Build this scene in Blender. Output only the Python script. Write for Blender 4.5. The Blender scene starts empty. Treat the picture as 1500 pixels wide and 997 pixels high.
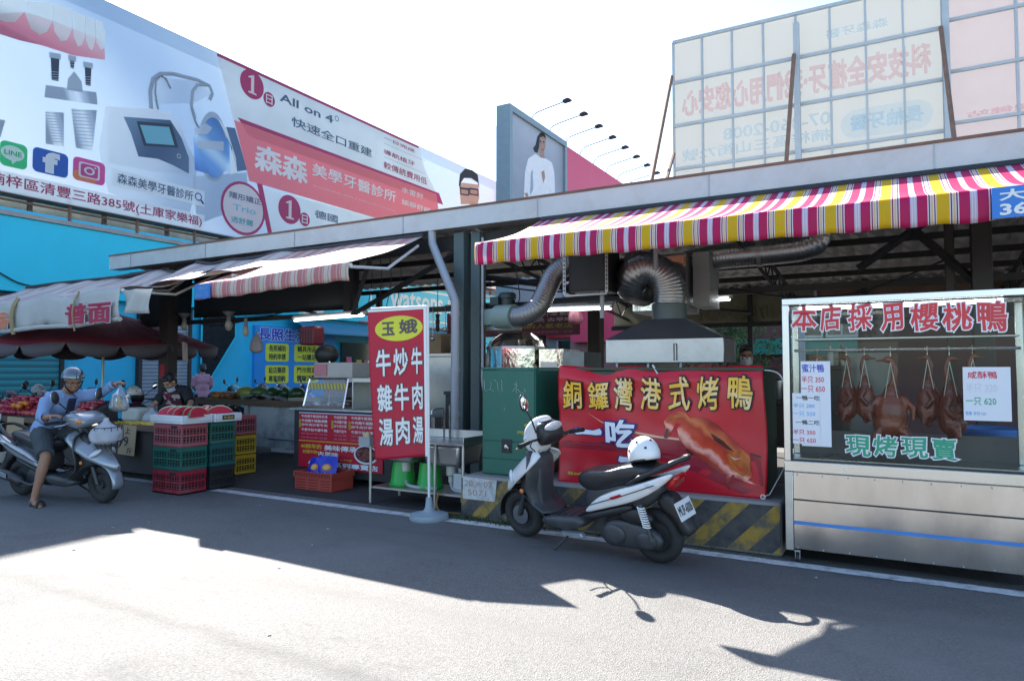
import bpy, bmesh, math, random
from mathutils import Vector as V, Matrix, Quaternion, noise
R = math.radians
random.seed(7)
SC = bpy.context.scene
COL = SC.collection

# ---------------------------------------------------------------- camera, sky, sun, exposure
cam = bpy.data.cameras.new('camera'); camo = bpy.data.objects.new('camera', cam); COL.objects.link(camo)
YAW, PITCH, FPX, CH = R(29.4), math.atan(43 / 1011), 1011.0, 1.5
camo.location = (0, 0, CH); camo.rotation_euler = (math.pi / 2 + PITCH, 0, YAW)
cam.lens = 36 * FPX / 1500; cam.sensor_width = 36; cam.clip_start = .05; cam.clip_end = 600
SC.camera = camo
SUN_D = V((1.1, -.76, -1.0)).normalized()
ELEV = math.asin(-SUN_D.z); AZ = math.atan2(-SUN_D.x, -SUN_D.y)
w = bpy.data.worlds.new('World'); SC.world = w; w.use_nodes = True
wn = w.node_tree.nodes; sky = wn.new('ShaderNodeTexSky'); sky.sky_type = 'NISHITA'; sky.sun_disc = False
sky.sun_elevation = ELEV; sky.sun_rotation = AZ; sky.dust_density = .9; sky.air_density = 1.0; sky.ozone_density = 2.5
w.node_tree.links.new(sky.outputs[0], wn['Background'].inputs[0]); wn['Background'].inputs[1].default_value = .095
sl = bpy.data.lights.new('sun', 'SUN'); sl.energy = 5.0; sl.angle = R(.5); sl.color = (1, .955, .89)
so = bpy.data.objects.new('sun', sl); COL.objects.link(so); so.rotation_euler = SUN_D.to_track_quat('-Z', 'Y').to_euler()
SC.view_settings.view_transform = 'Standard'; SC.view_settings.look = 'None'; SC.view_settings.gamma = 1
SC.view_settings.exposure = 2.2
SC.cycles.max_bounces = 7; SC.cycles.transparent_max_bounces = 12; SC.cycles.caustics_reflective = False; SC.cycles.caustics_refractive = False
SC.cycles.use_denoising = True

# ---------------------------------------------------------------- helpers: photo pixel -> point on a plane
_f0 = V((-math.sin(YAW), math.cos(YAW), 0)); _r = V((math.cos(YAW), math.sin(YAW), 0)); _z = V((0, 0, 1))
_F = _f0 * math.cos(PITCH) + _z * math.sin(PITCH); _U = _z * math.cos(PITCH) - _f0 * math.sin(PITCH); _C = V((0, 0, CH))
def ray(x, y): return _F + _r * ((x - 750) / FPX) - _U * ((y - 498.5) / FPX)
def atY(x, y, Y): d = ray(x, y); return _C + d * (Y / d.y)
def atX(x, y, X): d = ray(x, y); return _C + d * (X / d.x)
def atZ(x, y, z=0): d = ray(x, y); return _C + d * ((z - CH) / d.z)
def atD(x, y, D): return _C + ray(x, y) * D

# ---------------------------------------------------------------- materials
def _n(nt, t, **k):
    n = nt.nodes.new(t)
    for a, b in k.items(): setattr(n, a, b)
    return n
MATS = {}
def mat(name, col, rough=.6, metal=0., var=.15, vs=5., bump=0., bs=60., spec=.5, dirt=0., dcol=(.06, .05, .04), ds=2.5, emit=0., trans=0., coat=0., stretch=None):
    if name in MATS: return MATS[name]
    m = bpy.data.materials.new(name); m.use_nodes = True; nt = m.node_tree; L = nt.links.new
    b = nt.nodes['Principled BSDF']; out = nt.nodes['Material Output']
    tc = _n(nt, 'ShaderNodeTexCoord'); src = tc.outputs['Object']
    if stretch:
        mp = _n(nt, 'ShaderNodeMapping'); mp.inputs['Scale'].default_value = stretch; L(src, mp.inputs[0]); src = mp.outputs[0]
    nz = _n(nt, 'ShaderNodeTexNoise'); nz.inputs['Scale'].default_value = vs; nz.inputs['Detail'].default_value = 6; L(src, nz.inputs['Vector'])
    mx = _n(nt, 'ShaderNodeMix', data_type='RGBA'); L(nz.outputs['Fac'], mx.inputs[0])
    mx.inputs[6].default_value = tuple(c * (1 - var) for c in col) + (1,); mx.inputs[7].default_value = tuple(min(1, c * (1 + var)) for c in col) + (1,)
    cur = mx.outputs[2]
    if dirt:
        n2 = _n(nt, 'ShaderNodeTexNoise'); n2.inputs['Scale'].default_value = ds; n2.inputs['Detail'].default_value = 9; n2.inputs['Roughness'].default_value = .7; L(src, n2.inputs['Vector'])
        rp = _n(nt, 'ShaderNodeValToRGB'); rp.color_ramp.elements[0].position = .47; rp.color_ramp.elements[1].position = .72; L(n2.outputs['Fac'], rp.inputs[0])
        ml = _n(nt, 'ShaderNodeMath', operation='MULTIPLY'); L(rp.outputs[0], ml.inputs[0]); ml.inputs[1].default_value = dirt
        m2 = _n(nt, 'ShaderNodeMix', data_type='RGBA'); L(ml.outputs[0], m2.inputs[0]); L(cur, m2.inputs[6]); m2.inputs[7].default_value = tuple(dcol) + (1,); cur = m2.outputs[2]
    L(cur, b.inputs['Base Color'])
    b.inputs['Metallic'].default_value = metal; b.inputs['Specular IOR Level'].default_value = spec; b.inputs['Coat Weight'].default_value = coat
    rm = _n(nt, 'ShaderNodeMapRange'); L(nz.outputs['Fac'], rm.inputs[0]); rm.inputs[3].default_value = max(.02, rough * .8); rm.inputs[4].default_value = min(1, rough * 1.2); L(rm.outputs[0], b.inputs['Roughness'])
    if bump:
        n3 = _n(nt, 'ShaderNodeTexNoise'); n3.inputs['Scale'].default_value = bs; n3.inputs['Detail'].default_value = 4; L(src, n3.inputs['Vector'])
        bp = _n(nt, 'ShaderNodeBump'); bp.inputs['Strength'].default_value = min(1, bump); bp.inputs['Distance'].default_value = .01; L(n3.outputs['Fac'], bp.inputs['Height']); L(bp.outputs[0], b.inputs['Normal'])
    if emit:
        L(cur, b.inputs['Emission Color']); b.inputs['Emission Strength'].default_value = emit
    if trans:
        tr = _n(nt, 'ShaderNodeBsdfTranslucent'); L(cur, tr.inputs[0]); ms = _n(nt, 'ShaderNodeMixShader'); ms.inputs[0].default_value = trans
        L(b.outputs[0], ms.inputs[1]); L(tr.outputs[0], ms.inputs[2]); L(ms.outputs[0], out.inputs[0])
    MATS[name] = m; return m
def stripes(name, stops, period, axis=(1, 0, 0), rough=.7, trans=0., off=0., dirt=.0, dcol=(.1, .08, .06), bump=0., dr=(.45, .75), dsc=4.):
    """stops: [(start fraction, colour)] along axis, repeated every period metres (Object coordinates)"""
    if name in MATS: return MATS[name]
    m = mat(name, (1, 1, 1), rough=rough, trans=trans, var=0., bump=bump, bs=25.); nt = m.node_tree; L = nt.links.new
    tc = _n(nt, 'ShaderNodeTexCoord'); dt = _n(nt, 'ShaderNodeVectorMath', operation='DOT_PRODUCT'); L(tc.outputs['Object'], dt.inputs[0]); dt.inputs[1].default_value = axis
    a = _n(nt, 'ShaderNodeMath', operation='MULTIPLY_ADD'); L(dt.outputs['Value'], a.inputs[0]); a.inputs[1].default_value = 1 / period; a.inputs[2].default_value = off
    fr = _n(nt, 'ShaderNodeMath', operation='FRACT'); L(a.outputs[0], fr.inputs[0])
    rp = _n(nt, 'ShaderNodeValToRGB'); cr = rp.color_ramp; cr.interpolation = 'CONSTANT'; L(fr.outputs[0], rp.inputs[0])
    while len(cr.elements) > 1: cr.elements.remove(cr.elements[-1])
    cr.elements[0].position = stops[0][0]; cr.elements[0].color = tuple(stops[0][1]) + (1,)
    for p, c in stops[1:]:
        e = cr.elements.new(p); e.color = tuple(c) + (1,)
    cur = rp.outputs[0]
    nz = _n(nt, 'ShaderNodeTexNoise'); nz.inputs['Scale'].default_value = dsc; nz.inputs['Detail'].default_value = 8; nz.inputs['Roughness'].default_value = .65; L(tc.outputs['Object'], nz.inputs['Vector'])
    r2 = _n(nt, 'ShaderNodeValToRGB'); r2.color_ramp.elements[0].position = dr[0]; r2.color_ramp.elements[1].position = dr[1]; L(nz.outputs['Fac'], r2.inputs[0])
    ml = _n(nt, 'ShaderNodeMath', operation='MULTIPLY'); L(r2.outputs[0], ml.inputs[0]); ml.inputs[1].default_value = dirt
    m2 = _n(nt, 'ShaderNodeMix', data_type='RGBA'); L(ml.outputs[0], m2.inputs[0]); L(cur, m2.inputs[6]); m2.inputs[7].default_value = tuple(dcol) + (1,)
    for nd in nt.nodes:
        if nd.type == 'BSDF_PRINCIPLED': L(m2.outputs[2], nd.inputs['Base Color'])
        if nd.type == 'BSDF_TRANSLUCENT': L(m2.outputs[2], nd.inputs[0])
    return m
def veil(name, col, tint, op):
    m = bpy.data.materials.new(name); m.use_nodes = True; nt = m.node_tree; nt.nodes.remove(nt.nodes['Principled BSDF']); t = _n(nt, 'ShaderNodeBsdfTransparent'); t.inputs[0].default_value = tuple(tint) + (1,); d = _n(nt, 'ShaderNodeBsdfDiffuse'); d.inputs[0].default_value = tuple(col) + (1,)
    ms = _n(nt, 'ShaderNodeMixShader'); ms.inputs[0].default_value = op; nt.links.new(t.outputs[0], ms.inputs[1]); nt.links.new(d.outputs[0], ms.inputs[2]); nt.links.new(ms.outputs[0], nt.nodes['Material Output'].inputs[0]); return m
def grad(name, a, b_, stops, noise_amt=.06, ns=1.5, rough=.5, trans=0.):
    """printed colour blend along the line a->b (world points)"""
    m = mat(name, (.5, .5, .5), rough=rough, var=0, trans=trans); nt = m.node_tree; L = nt.links.new; a, b_ = V(a), V(b_); d = b_ - a; k = d / d.length_squared
    gm = _n(nt, 'ShaderNodeNewGeometry'); dt = _n(nt, 'ShaderNodeVectorMath', operation='DOT_PRODUCT'); L(gm.outputs['Position'], dt.inputs[0]); dt.inputs[1].default_value = k
    nz = _n(nt, 'ShaderNodeTexNoise'); nz.inputs['Scale'].default_value = ns; nz.inputs['Detail'].default_value = 5; L(gm.outputs['Position'], nz.inputs['Vector'])
    e = _n(nt, 'ShaderNodeMath', operation='MULTIPLY_ADD'); L(nz.outputs['Fac'], e.inputs[0]); e.inputs[1].default_value = noise_amt * 2; e.inputs[2].default_value = -a.dot(k) - noise_amt
    s = _n(nt, 'ShaderNodeMath', operation='ADD'); L(dt.outputs['Value'], s.inputs[0]); L(e.outputs[0], s.inputs[1]); rp = _n(nt, 'ShaderNodeValToRGB'); rp.color_ramp.interpolation = 'EASE'; L(s.outputs[0], rp.inputs[0]); cr = rp.color_ramp
    cr.elements[0].position = stops[0][0]; cr.elements[0].color = tuple(stops[0][1]) + (1,); cr.elements[1].position = stops[-1][0]; cr.elements[1].color = tuple(stops[-1][1]) + (1,)
    for p, c in stops[1:-1]: q = cr.elements.new(p); q.color = tuple(c) + (1,)
    for nd in nt.nodes:
        if nd.type == 'BSDF_PRINCIPLED': L(rp.outputs[0], nd.inputs['Base Color'])
        if nd.type == 'BSDF_TRANSLUCENT': L(rp.outputs[0], nd.inputs[0])
    return m
def glass(name, tint=(.9, .95, .93), refl=1.0, rough=.02, opac=0., ocol=(.5, .55, .55)):
    if name in MATS: return MATS[name]
    m = bpy.data.materials.new(name); m.use_nodes = True; nt = m.node_tree; L = nt.links.new; nt.nodes.remove(nt.nodes['Principled BSDF'])
    out = nt.nodes['Material Output']; t = _n(nt, 'ShaderNodeBsdfTransparent'); t.inputs[0].default_value = tint + (1,)
    g = _n(nt, 'ShaderNodeBsdfGlossy'); g.inputs['Roughness'].default_value = rough
    fr = _n(nt, 'ShaderNodeFresnel'); fr.inputs[0].default_value = 1.5
    ml = _n(nt, 'ShaderNodeMath', operation='MULTIPLY', use_clamp=True); L(fr.outputs[0], ml.inputs[0]); ml.inputs[1].default_value = refl
    ms = _n(nt, 'ShaderNodeMixShader'); L(ml.outputs[0], ms.inputs[0]); L(t.outputs[0], ms.inputs[1]); L(g.outputs[0], ms.inputs[2]); cur = ms.outputs[0]
    if opac:
        df = _n(nt, 'ShaderNodeBsdfDiffuse'); df.inputs[0].default_value = ocol + (1,); m3 = _n(nt, 'ShaderNodeMixShader'); m3.inputs[0].default_value = opac
        L(cur, m3.inputs[1]); L(df.outputs[0], m3.inputs[2]); cur = m3.outputs[0]
    L(cur, out.inputs[0]); MATS[name] = m; return m

# ---------------------------------------------------------------- mesh builder
ROOT = {}
def frame(p, d):
    d = d.normalized(); a = V((0, 0, 1)) if abs(d.z) < .9 else V((1, 0, 0)); u = d.cross(a).normalized(); return u, d.cross(u).normalized()
def plane(O, U, W):
    O, U, W = V(O), V(U).normalized(), V(W).normalized(); N = U.cross(W)
    return lambda x, y, l=0: O + U * x + W * y + N * l
class MB:
    def __init__(s): s.v = []; s.f = []; s.mi = []
    def add(s, vs, fs, mi=0):
        b = len(s.v); s.v += [V(q) for q in vs]; s.f += [[b + i for i in f] for f in fs]; s.mi += [mi] * len(fs); return s
    def box(s, c, d, rot=None, mi=0, taper=1.):
        c = V(c); x, y, z = d[0] / 2, d[1] / 2, d[2] / 2; vs = []
        for sz in (-1, 1):
            k = taper if sz > 0 else 1
            for sx, sy in ((-1, -1), (1, -1), (1, 1), (-1, 1)): vs.append(V((sx * x * k, sy * y * k, sz * z)))
        if rot is not None: vs = [rot @ q for q in vs]
        return s.add([c + q for q in vs], [(3, 2, 1, 0), (4, 5, 6, 7), (0, 1, 5, 4), (1, 2, 6, 5), (2, 3, 7, 6), (3, 0, 4, 7)], mi)
    def bx(s, x0, x1, y0, y1, z0, z1, mi=0): return s.box(((x0 + x1) / 2, (y0 + y1) / 2, (z0 + z1) / 2), (abs(x1 - x0), abs(y1 - y0), abs(z1 - z0)), None, mi)
    def tube(s, path, r, n=8, mi=0, caps=True, sy=1.):
        P = [V(p) for p in path]; m = len(P); rs = r if isinstance(r, (list, tuple)) else [r] * m; vs = []; u = None
        for i in range(m):
            d = (P[min(i + 1, m - 1)] - P[max(i - 1, 0)]).normalized()
            if u is None: u, _ = frame(P[i], d)
            u = (u - d * u.dot(d)).normalized(); q = d.cross(u)
            for k in range(n):
                a = 2 * math.pi * k / n; vs.append(P[i] + (u * math.cos(a) + q * math.sin(a) * sy) * rs[i])
        fs = [(i * n + k, i * n + (k + 1) % n, (i + 1) * n + (k + 1) % n, (i + 1) * n + k) for i in range(m - 1) for k in range(n)]
        if caps: fs += [tuple(range(n - 1, -1, -1)), tuple((m - 1) * n + k for k in range(n))]
        return s.add(vs, fs, mi)
    def lathe(s, prof, c=(0, 0, 0), n=16, axis=(0, 0, 1), mi=0, closed=False, a0=0., a1=2 * math.pi):
        c = V(c); ax = V(axis).normalized(); u, q = frame(c, ax); full = abs(a1 - a0 - 2 * math.pi) < 1e-6; m = n if full else n + 1; vs = []
        for r, z in prof:
            for k in range(m):
                a = a0 + (a1 - a0) * k / n; vs.append(c + ax * z + (u * math.cos(a) + q * math.sin(a)) * r)
        L = len(prof); fs = []
        for i in range(L if closed else L - 1):
            j = (i + 1) % L
            for k in range(n):
                k2 = (k + 1) % m; fs.append((i * m + k, i * m + k2, j * m + k2, j * m + k))
        if not closed and full:
            if prof[0][0] > 1e-5: fs.append(tuple(range(m - 1, -1, -1)))
            if prof[-1][0] > 1e-5: fs.append(tuple((L - 1) * m + k for k in range(m)))
        return s.add(vs, fs, mi)
    def prism(s, poly, O, U, W, t0, t1, mi=0):
        S = plane(O, U, W); n = len(poly); vs = [S(x, y, t0) for x, y in poly] + [S(x, y, t1) for x, y in poly]
        return s.add(vs, [tuple(range(n - 1, -1, -1)), tuple(range(n, 2 * n))] + [(i, (i + 1) % n, n + (i + 1) % n, n + i) for i in range(n)], mi)
    def pillow(s, poly, y0, y1, inset=.02, mi=0, bulge=0.):
        """side profile (x,z) given thickness from y0 to y1 with rounded-in rims"""
        n = len(poly); cx = sum(p[0] for p in poly) / n; cz = sum(p[1] for p in poly) / n
        def ring(y, k): return [V((cx + (x - cx) * k, y, cz + (z - cz) * k)) for x, z in poly]
        sg = 1 if y1 > y0 else -1; sp = max(abs(x - cx) + abs(z - cz) for x, z in poly); k = max(.6, 1 - inset / sp * 1.3)
        rs = [ring(y0, k), ring(y0 + sg * inset, 1), ring((y0 + y1) / 2, 1 + bulge), ring(y1 - sg * inset, 1), ring(y1, k)]
        vs = [q for r in rs for q in r]; fs = [(a * n + i, a * n + (i + 1) % n, (a + 1) * n + (i + 1) % n, (a + 1) * n + i) for a in range(4) for i in range(n)]
        return s.add(vs, fs + [tuple(range(n - 1, -1, -1)), tuple(4 * n + i for i in range(n))], mi)
    def ell(s, c, r, rot=None, nu=12, nv=8, mi=0, z0=-1., z1=1.):
        c = V(c); r = (r, r, r) if isinstance(r, (int, float)) else r; vs = []; a0, a1 = math.asin(z0), math.asin(z1)
        for i in range(nv + 1):
            p = a0 + (a1 - a0) * i / nv
            for k in range(nu):
                a = 2 * math.pi * k / nu; q = V((r[0] * math.cos(p) * math.cos(a), r[1] * math.cos(p) * math.sin(a), r[2] * math.sin(p))); vs.append(c + (rot @ q if rot is not None else q))
        fs = [(i * nu + k, i * nu + (k + 1) % nu, (i + 1) * nu + (k + 1) % nu, (i + 1) * nu + k) for i in range(nv) for k in range(nu)]
        return s.add(vs, fs, mi)
    def grid(s, fn, nu, nv, mi=0):
        vs = [fn(i / nu, j / nv) for j in range(nv + 1) for i in range(nu + 1)]; w_ = nu + 1
        return s.add(vs, [(j * w_ + i, j * w_ + i + 1, (j + 1) * w_ + i + 1, (j + 1) * w_ + i) for j in range(nv) for i in range(nu)], mi)
    def poly(s, pts, S, l=.003, mi=0): return s.add([S(x, y, l) for x, y in pts], [tuple(range(len(pts)))], mi)
    def rect(s, x0, x1, y0, y1, S, l=.003, mi=0): return s.poly([(x0, y0), (x1, y0), (x1, y1), (x0, y1)], S, l, mi)
    def disc(s, cx, cy, rx, ry, S, l=.003, mi=0, n=24, r0=0.):
        o = [(cx + rx * math.cos(2 * math.pi * k / n), cy + ry * math.sin(2 * math.pi * k / n)) for k in range(n)]
        if not r0: return s.poly(o, S, l, mi)
        vs = [S(x, y, l) for x, y in o] + [S(cx + (x - cx) * r0, cy + (y - cy) * r0, l) for x, y in o]
        return s.add(vs, [(k, (k + 1) % n, n + (k + 1) % n, n + k) for k in range(n)], mi)
    def rrect(s, x0, x1, y0, y1, r, S, l=.003, mi=0, n=5):
        p = []
        for cx, cy, a in ((x1 - r, y1 - r, 0), (x0 + r, y1 - r, 90), (x0 + r, y0 + r, 180), (x1 - r, y0 + r, 270)):
            p += [(cx + r * math.cos(R(a + 90 * k / n)), cy + r * math.sin(R(a + 90 * k / n))) for k in range(n + 1)]
        return s.poly(p, S, l, mi)
    def text(s, body, x0, x1, y0, y1, S, mi=0, l=.003, bold=.0, out=None, wob=0., keep=False):
        """lettering filling the box x0..x1, y0..y1 of surface S; out = (material index, width) for an outline"""
        vs, fs = text_mesh(body, 0)
        a = [min(v[0] for v in vs), max(v[0] for v in vs), min(v[1] for v in vs), max(v[1] for v in vs)]
        hx, hy = (x1 - x0) / max(1e-6, a[1] - a[0]), (y1 - y0) / max(1e-6, a[3] - a[2])
        if keep: hx = min(hx, hy)
        jobs = ([(out[0], bold + out[1], l)] if out else []) + [(mi, bold, l * 2 if out else l)]
        for m_, b_, ll in jobs:
            vs, fs = text_mesh(body, b_); q = []
            for v in vs:
                x, y = x0 + (v[0] - a[0]) * hx, y0 + (v[1] - a[2]) * hy
                if wob:
                    k = 6 / max(1e-6, y1 - y0); x += wob * hy * math.sin(y * k + x * k * .35); y += wob * hy * math.sin(x * k * .9 + 1.3)
                q.append(S(x, y, ll + v[2] * .012 * hy))
            s.add(q, fs, m_)
        return s
    def build(s, name, mats, parent=None, sharp=35, bevel=0., sub=0, solid=0., seg=2, weld=False):
        me = bpy.data.meshes.new(name); vs = s.v
        if parent is None:
            xs = [q.x for q in vs]; ys = [q.y for q in vs]; o = V(((min(xs) + max(xs)) / 2, (min(ys) + max(ys)) / 2, min(q.z for q in vs)))
        else: o = ROOT.get(parent.name, V((0, 0, 0)))
        me.from_pydata([tuple(q - o) for q in vs], [], s.f)
        for m_ in (mats if isinstance(mats, (list, tuple)) else [mats]): me.materials.append(m_)
        me.polygons.foreach_set('material_index', s.mi); me.validate(); me.update()
        if sharp is not None:
            me.polygons.foreach_set('use_smooth', [True] * len(me.polygons))
            if sharp < 180: me.set_sharp_from_angle(angle=R(sharp))
        ob = bpy.data.objects.new(name, me); COL.objects.link(ob)
        if parent is None: ob.location = o
        else: ob.parent = parent
        ROOT[ob.name] = o
        if solid: md = ob.modifiers.new('solid', 'SOLIDIFY'); md.thickness = solid; md.offset = 0
        if bevel: md = ob.modifiers.new('bevel', 'BEVEL'); md.width = bevel; md.segments = seg; md.limit_method = 'ANGLE'; md.angle_limit = R(40)
        if sub: md = ob.modifiers.new('sub', 'SUBSURF'); md.levels = sub; md.render_levels = sub
        return ob
_TC = {}
def text_mesh(body, bold):
    k = (body, round(bold, 4))
    if k not in _TC:
        cu = bpy.data.curves.new('lettering', 'FONT'); cu.body = body; cu.resolution_u = 2; cu.bevel_depth = bold; cu.bevel_resolution = 0; cu.space_line = .95
        o = bpy.data.objects.new('lettering', cu); COL.objects.link(o); bpy.context.view_layer.update()
        me = bpy.data.meshes.new_from_object(o.evaluated_get(bpy.context.evaluated_depsgraph_get()))
        _TC[k] = ([tuple(v.co) for v in me.vertices], [tuple(p.vertices) for p in me.polygons])
        bpy.data.objects.remove(o); bpy.data.curves.remove(cu); bpy.data.meshes.remove(me)
    return _TC[k]
def blob(mb, voxel=.01, smooth=4, fold=0., fs=9., fseed=0):
    """fuse overlapping solids into one continuous surface"""
    me = bpy.data.meshes.new('blob'); me.from_pydata([tuple(q) for q in mb.v], [], mb.f); o = bpy.data.objects.new('blob', me); COL.objects.link(o)
    md = o.modifiers.new('r', 'REMESH'); md.mode = 'VOXEL'; md.voxel_size = voxel
    sm = o.modifiers.new('s', 'SMOOTH'); sm.factor = .5; sm.iterations = smooth
    bpy.context.view_layer.update()
    m2 = bpy.data.meshes.new_from_object(o.evaluated_get(bpy.context.evaluated_depsgraph_get())); r = MB()
    r.v = [v.co.copy() for v in m2.vertices]; r.f = [list(p.vertices) for p in m2.polygons]; r.mi = [0] * len(r.f)
    if fold:
        for i, v in enumerate(m2.vertices):
            p = v.co * fs + V((fseed, fseed, 0)); r.v[i] = v.co + v.normal * fold * noise.noise(V((p.x, p.y, p.z * .55)))
    bpy.data.objects.remove(o); bpy.data.meshes.remove(me); bpy.data.meshes.remove(m2); return r

def tag(o, label, cat, group=None, kind=None):
    if label: o['label'] = label
    if cat: o['category'] = cat
    if group: o['group'] = group
    if kind: o['kind'] = kind
    return o
def thing(name, label, cat, loc=(0, 0, 0), group=None):
    o = bpy.data.objects.new(name, None); COL.objects.link(o); o.location = loc; o.empty_display_size = .1; ROOT[o.name] = V(loc)
    return tag(o, label, cat, group)
def dup(root, loc=None, rot=None, label=None, group=None, swap=None):
    def cp(o, par):
        c = o.copy(); COL.objects.link(c)
        if par: c.parent = par
        if swap and c.type == 'MESH' and any(m and m.name in swap for m in c.data.materials):
            c.data = c.data.copy()
            for i, m in enumerate(c.data.materials):
                if m and m.name in swap: c.data.materials[i] = swap[m.name]
        for ch in o.children: cp(ch, c)
        return c
    c = cp(root, None)
    if loc is not None: c.location = loc
    if rot is not None: c.rotation_euler = rot
    if label: c['label'] = label
    if group: c['group'] = group
    return c
def struct(o): o['kind'] = 'structure'; return o
def lerp(a, b, t): return a + (b - a) * t
def smooth_path(pts, n=6):
    P = [V(p) for p in pts]; o = []
    for i in range(len(P) - 1):
        p0, p1, p2, p3 = P[max(i - 1, 0)], P[i], P[i + 1], P[min(i + 2, len(P) - 1)]
        for k in range(n):
            t = k / n; o.append(.5 * (2 * p1 + (p2 - p0) * t + (2 * p0 - 5 * p1 + 4 * p2 - p3) * t * t + (3 * p1 - p0 - 3 * p2 + p3) * t ** 3))
    return o + [P[-1]]
# ---------------------------------------------------------------- ground
def asphalt(name, base, shade, big, grain=1.0):
    m = mat(name, base, rough=.85, var=.18, vs=.7, spec=.3); nt = m.node_tree; L = nt.links.new; b = nt.nodes['Principled BSDF']
    tc = _n(nt, 'ShaderNodeTexCoord'); src = tc.outputs['Object']; cur = b.inputs['Base Color'].links[0].from_socket
    v = _n(nt, 'ShaderNodeTexVoronoi'); v.inputs['Scale'].default_value = 130; L(src, v.inputs['Vector'])
    r = _n(nt, 'ShaderNodeMapRange'); L(v.outputs['Color'], r.inputs[0]); r.inputs[3].default_value = 1 - .38 * grain; r.inputs[4].default_value = 1 + .35 * grain
    m1 = _n(nt, 'ShaderNodeMix', data_type='RGBA', blend_type='MULTIPLY'); m1.inputs[0].default_value = 1; L(cur, m1.inputs[6]); L(r.outputs[0], m1.inputs[7]); cur = m1.outputs[2]
    for sc, lo, hi, colr, f, st in ((1.3, .56, .7, shade, .7, (1, 1, 1)), (5., .60, .70, shade, .7, (.35, 1, 1)), (.35, .5, .68, big, .8, (1, 1, 1)), (.9, .52, .66, tuple(c * .8 for c in base), .7, (.12, 1, 1))):
        mp = _n(nt, 'ShaderNodeMapping'); mp.inputs['Scale'].default_value = st; L(src, mp.inputs[0])
        n = _n(nt, 'ShaderNodeTexNoise'); n.inputs['Scale'].default_value = sc; n.inputs['Detail'].default_value = 9; n.inputs['Roughness'].default_value = .65; L(mp.outputs[0], n.inputs['Vector'])
        rp = _n(nt, 'ShaderNodeValToRGB'); rp.color_ramp.elements[0].position = lo; rp.color_ramp.elements[1].position = hi; L(n.outputs['Fac'], rp.inputs[0])
        ml = _n(nt, 'ShaderNodeMath', operation='MULTIPLY'); L(rp.outputs[0], ml.inputs[0]); ml.inputs[1].default_value = f
        mx = _n(nt, 'ShaderNodeMix', data_type='RGBA'); L(ml.outputs[0], mx.inputs[0]); L(cur, mx.inputs[6]); mx.inputs[7].default_value = tuple(colr) + (1,); cur = mx.outputs[2]
    L(cur, b.inputs['Base Color'])
    bp = _n(nt, 'ShaderNodeBump'); bp.inputs['Strength'].default_value = .7; bp.inputs['Distance'].default_value = .006
    L(v.outputs['Distance'], bp.inputs['Height']); L(bp.outputs[0], b.inputs['Normal']); return m
m_road = asphalt('asphalt', (.145, .14, .132), (.09, .088, .086), (.175, .17, .16))
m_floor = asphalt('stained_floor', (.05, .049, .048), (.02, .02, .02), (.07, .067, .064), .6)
m_line = mat('road_paint', (.62, .62, .60), rough=.7, var=.12, vs=30, dirt=.95, dcol=(.15, .145, .14), ds=9)
struct(MB().bx(-90, 60, -60, 90, -.3, 0).build('road', m_road))
def lane(x0, x1, y0, y1, z, n=60, j=.006):
    rr = random.Random(3); mb = MB()
    mb.grid(lambda u, t: V((lerp(x0, x1, u), lerp(y0, y1, t) + rr.uniform(-j, j), z)), n, 1); return mb
struct(lane(-14.5, 14, 5.69, 5.83, .004, 400).build('road_marking', m_line))
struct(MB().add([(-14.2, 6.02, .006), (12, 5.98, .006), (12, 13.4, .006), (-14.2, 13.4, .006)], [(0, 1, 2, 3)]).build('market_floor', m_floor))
def add_seam(m, yc, wd, f):
    nt = m.node_tree; L = nt.links.new; b = nt.nodes['Principled BSDF']; cur = b.inputs['Base Color'].links[0].from_socket
    tc = _n(nt, 'ShaderNodeTexCoord'); sp = _n(nt, 'ShaderNodeSeparateXYZ'); gm = _n(nt, 'ShaderNodeNewGeometry'); L(gm.outputs['Position'], sp.inputs[0])
    nz = _n(nt, 'ShaderNodeTexNoise'); nz.inputs['Scale'].default_value = 3; nz.inputs['Detail'].default_value = 8; L(gm.outputs['Position'], nz.inputs['Vector'])
    a = _n(nt, 'ShaderNodeMath', operation='MULTIPLY_ADD'); L(nz.outputs['Fac'], a.inputs[0]); a.inputs[1].default_value = .22; L(sp.outputs[1], a.inputs[2])
    d = _n(nt, 'ShaderNodeMath', operation='SUBTRACT'); L(a.outputs[0], d.inputs[0]); d.inputs[1].default_value = yc + .11
    e = _n(nt, 'ShaderNodeMath', operation='ABSOLUTE'); L(d.outputs[0], e.inputs[0]); r = _n(nt, 'ShaderNodeMapRange'); L(e.outputs[0], r.inputs[0]); r.inputs[1].default_value = 0; r.inputs[2].default_value = wd; r.inputs[3].default_value = f; r.inputs[4].default_value = 0
    mx = _n(nt, 'ShaderNodeMix', data_type='RGBA'); L(r.outputs[0], mx.inputs[0]); L(cur, mx.inputs[6]); mx.inputs[7].default_value = (.07, .068, .066, 1); L(mx.outputs[2], b.inputs['Base Color'])
add_seam(m_road, 2.64, .10, .45); add_seam(m_road, 5.2, .5, .25)

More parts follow.
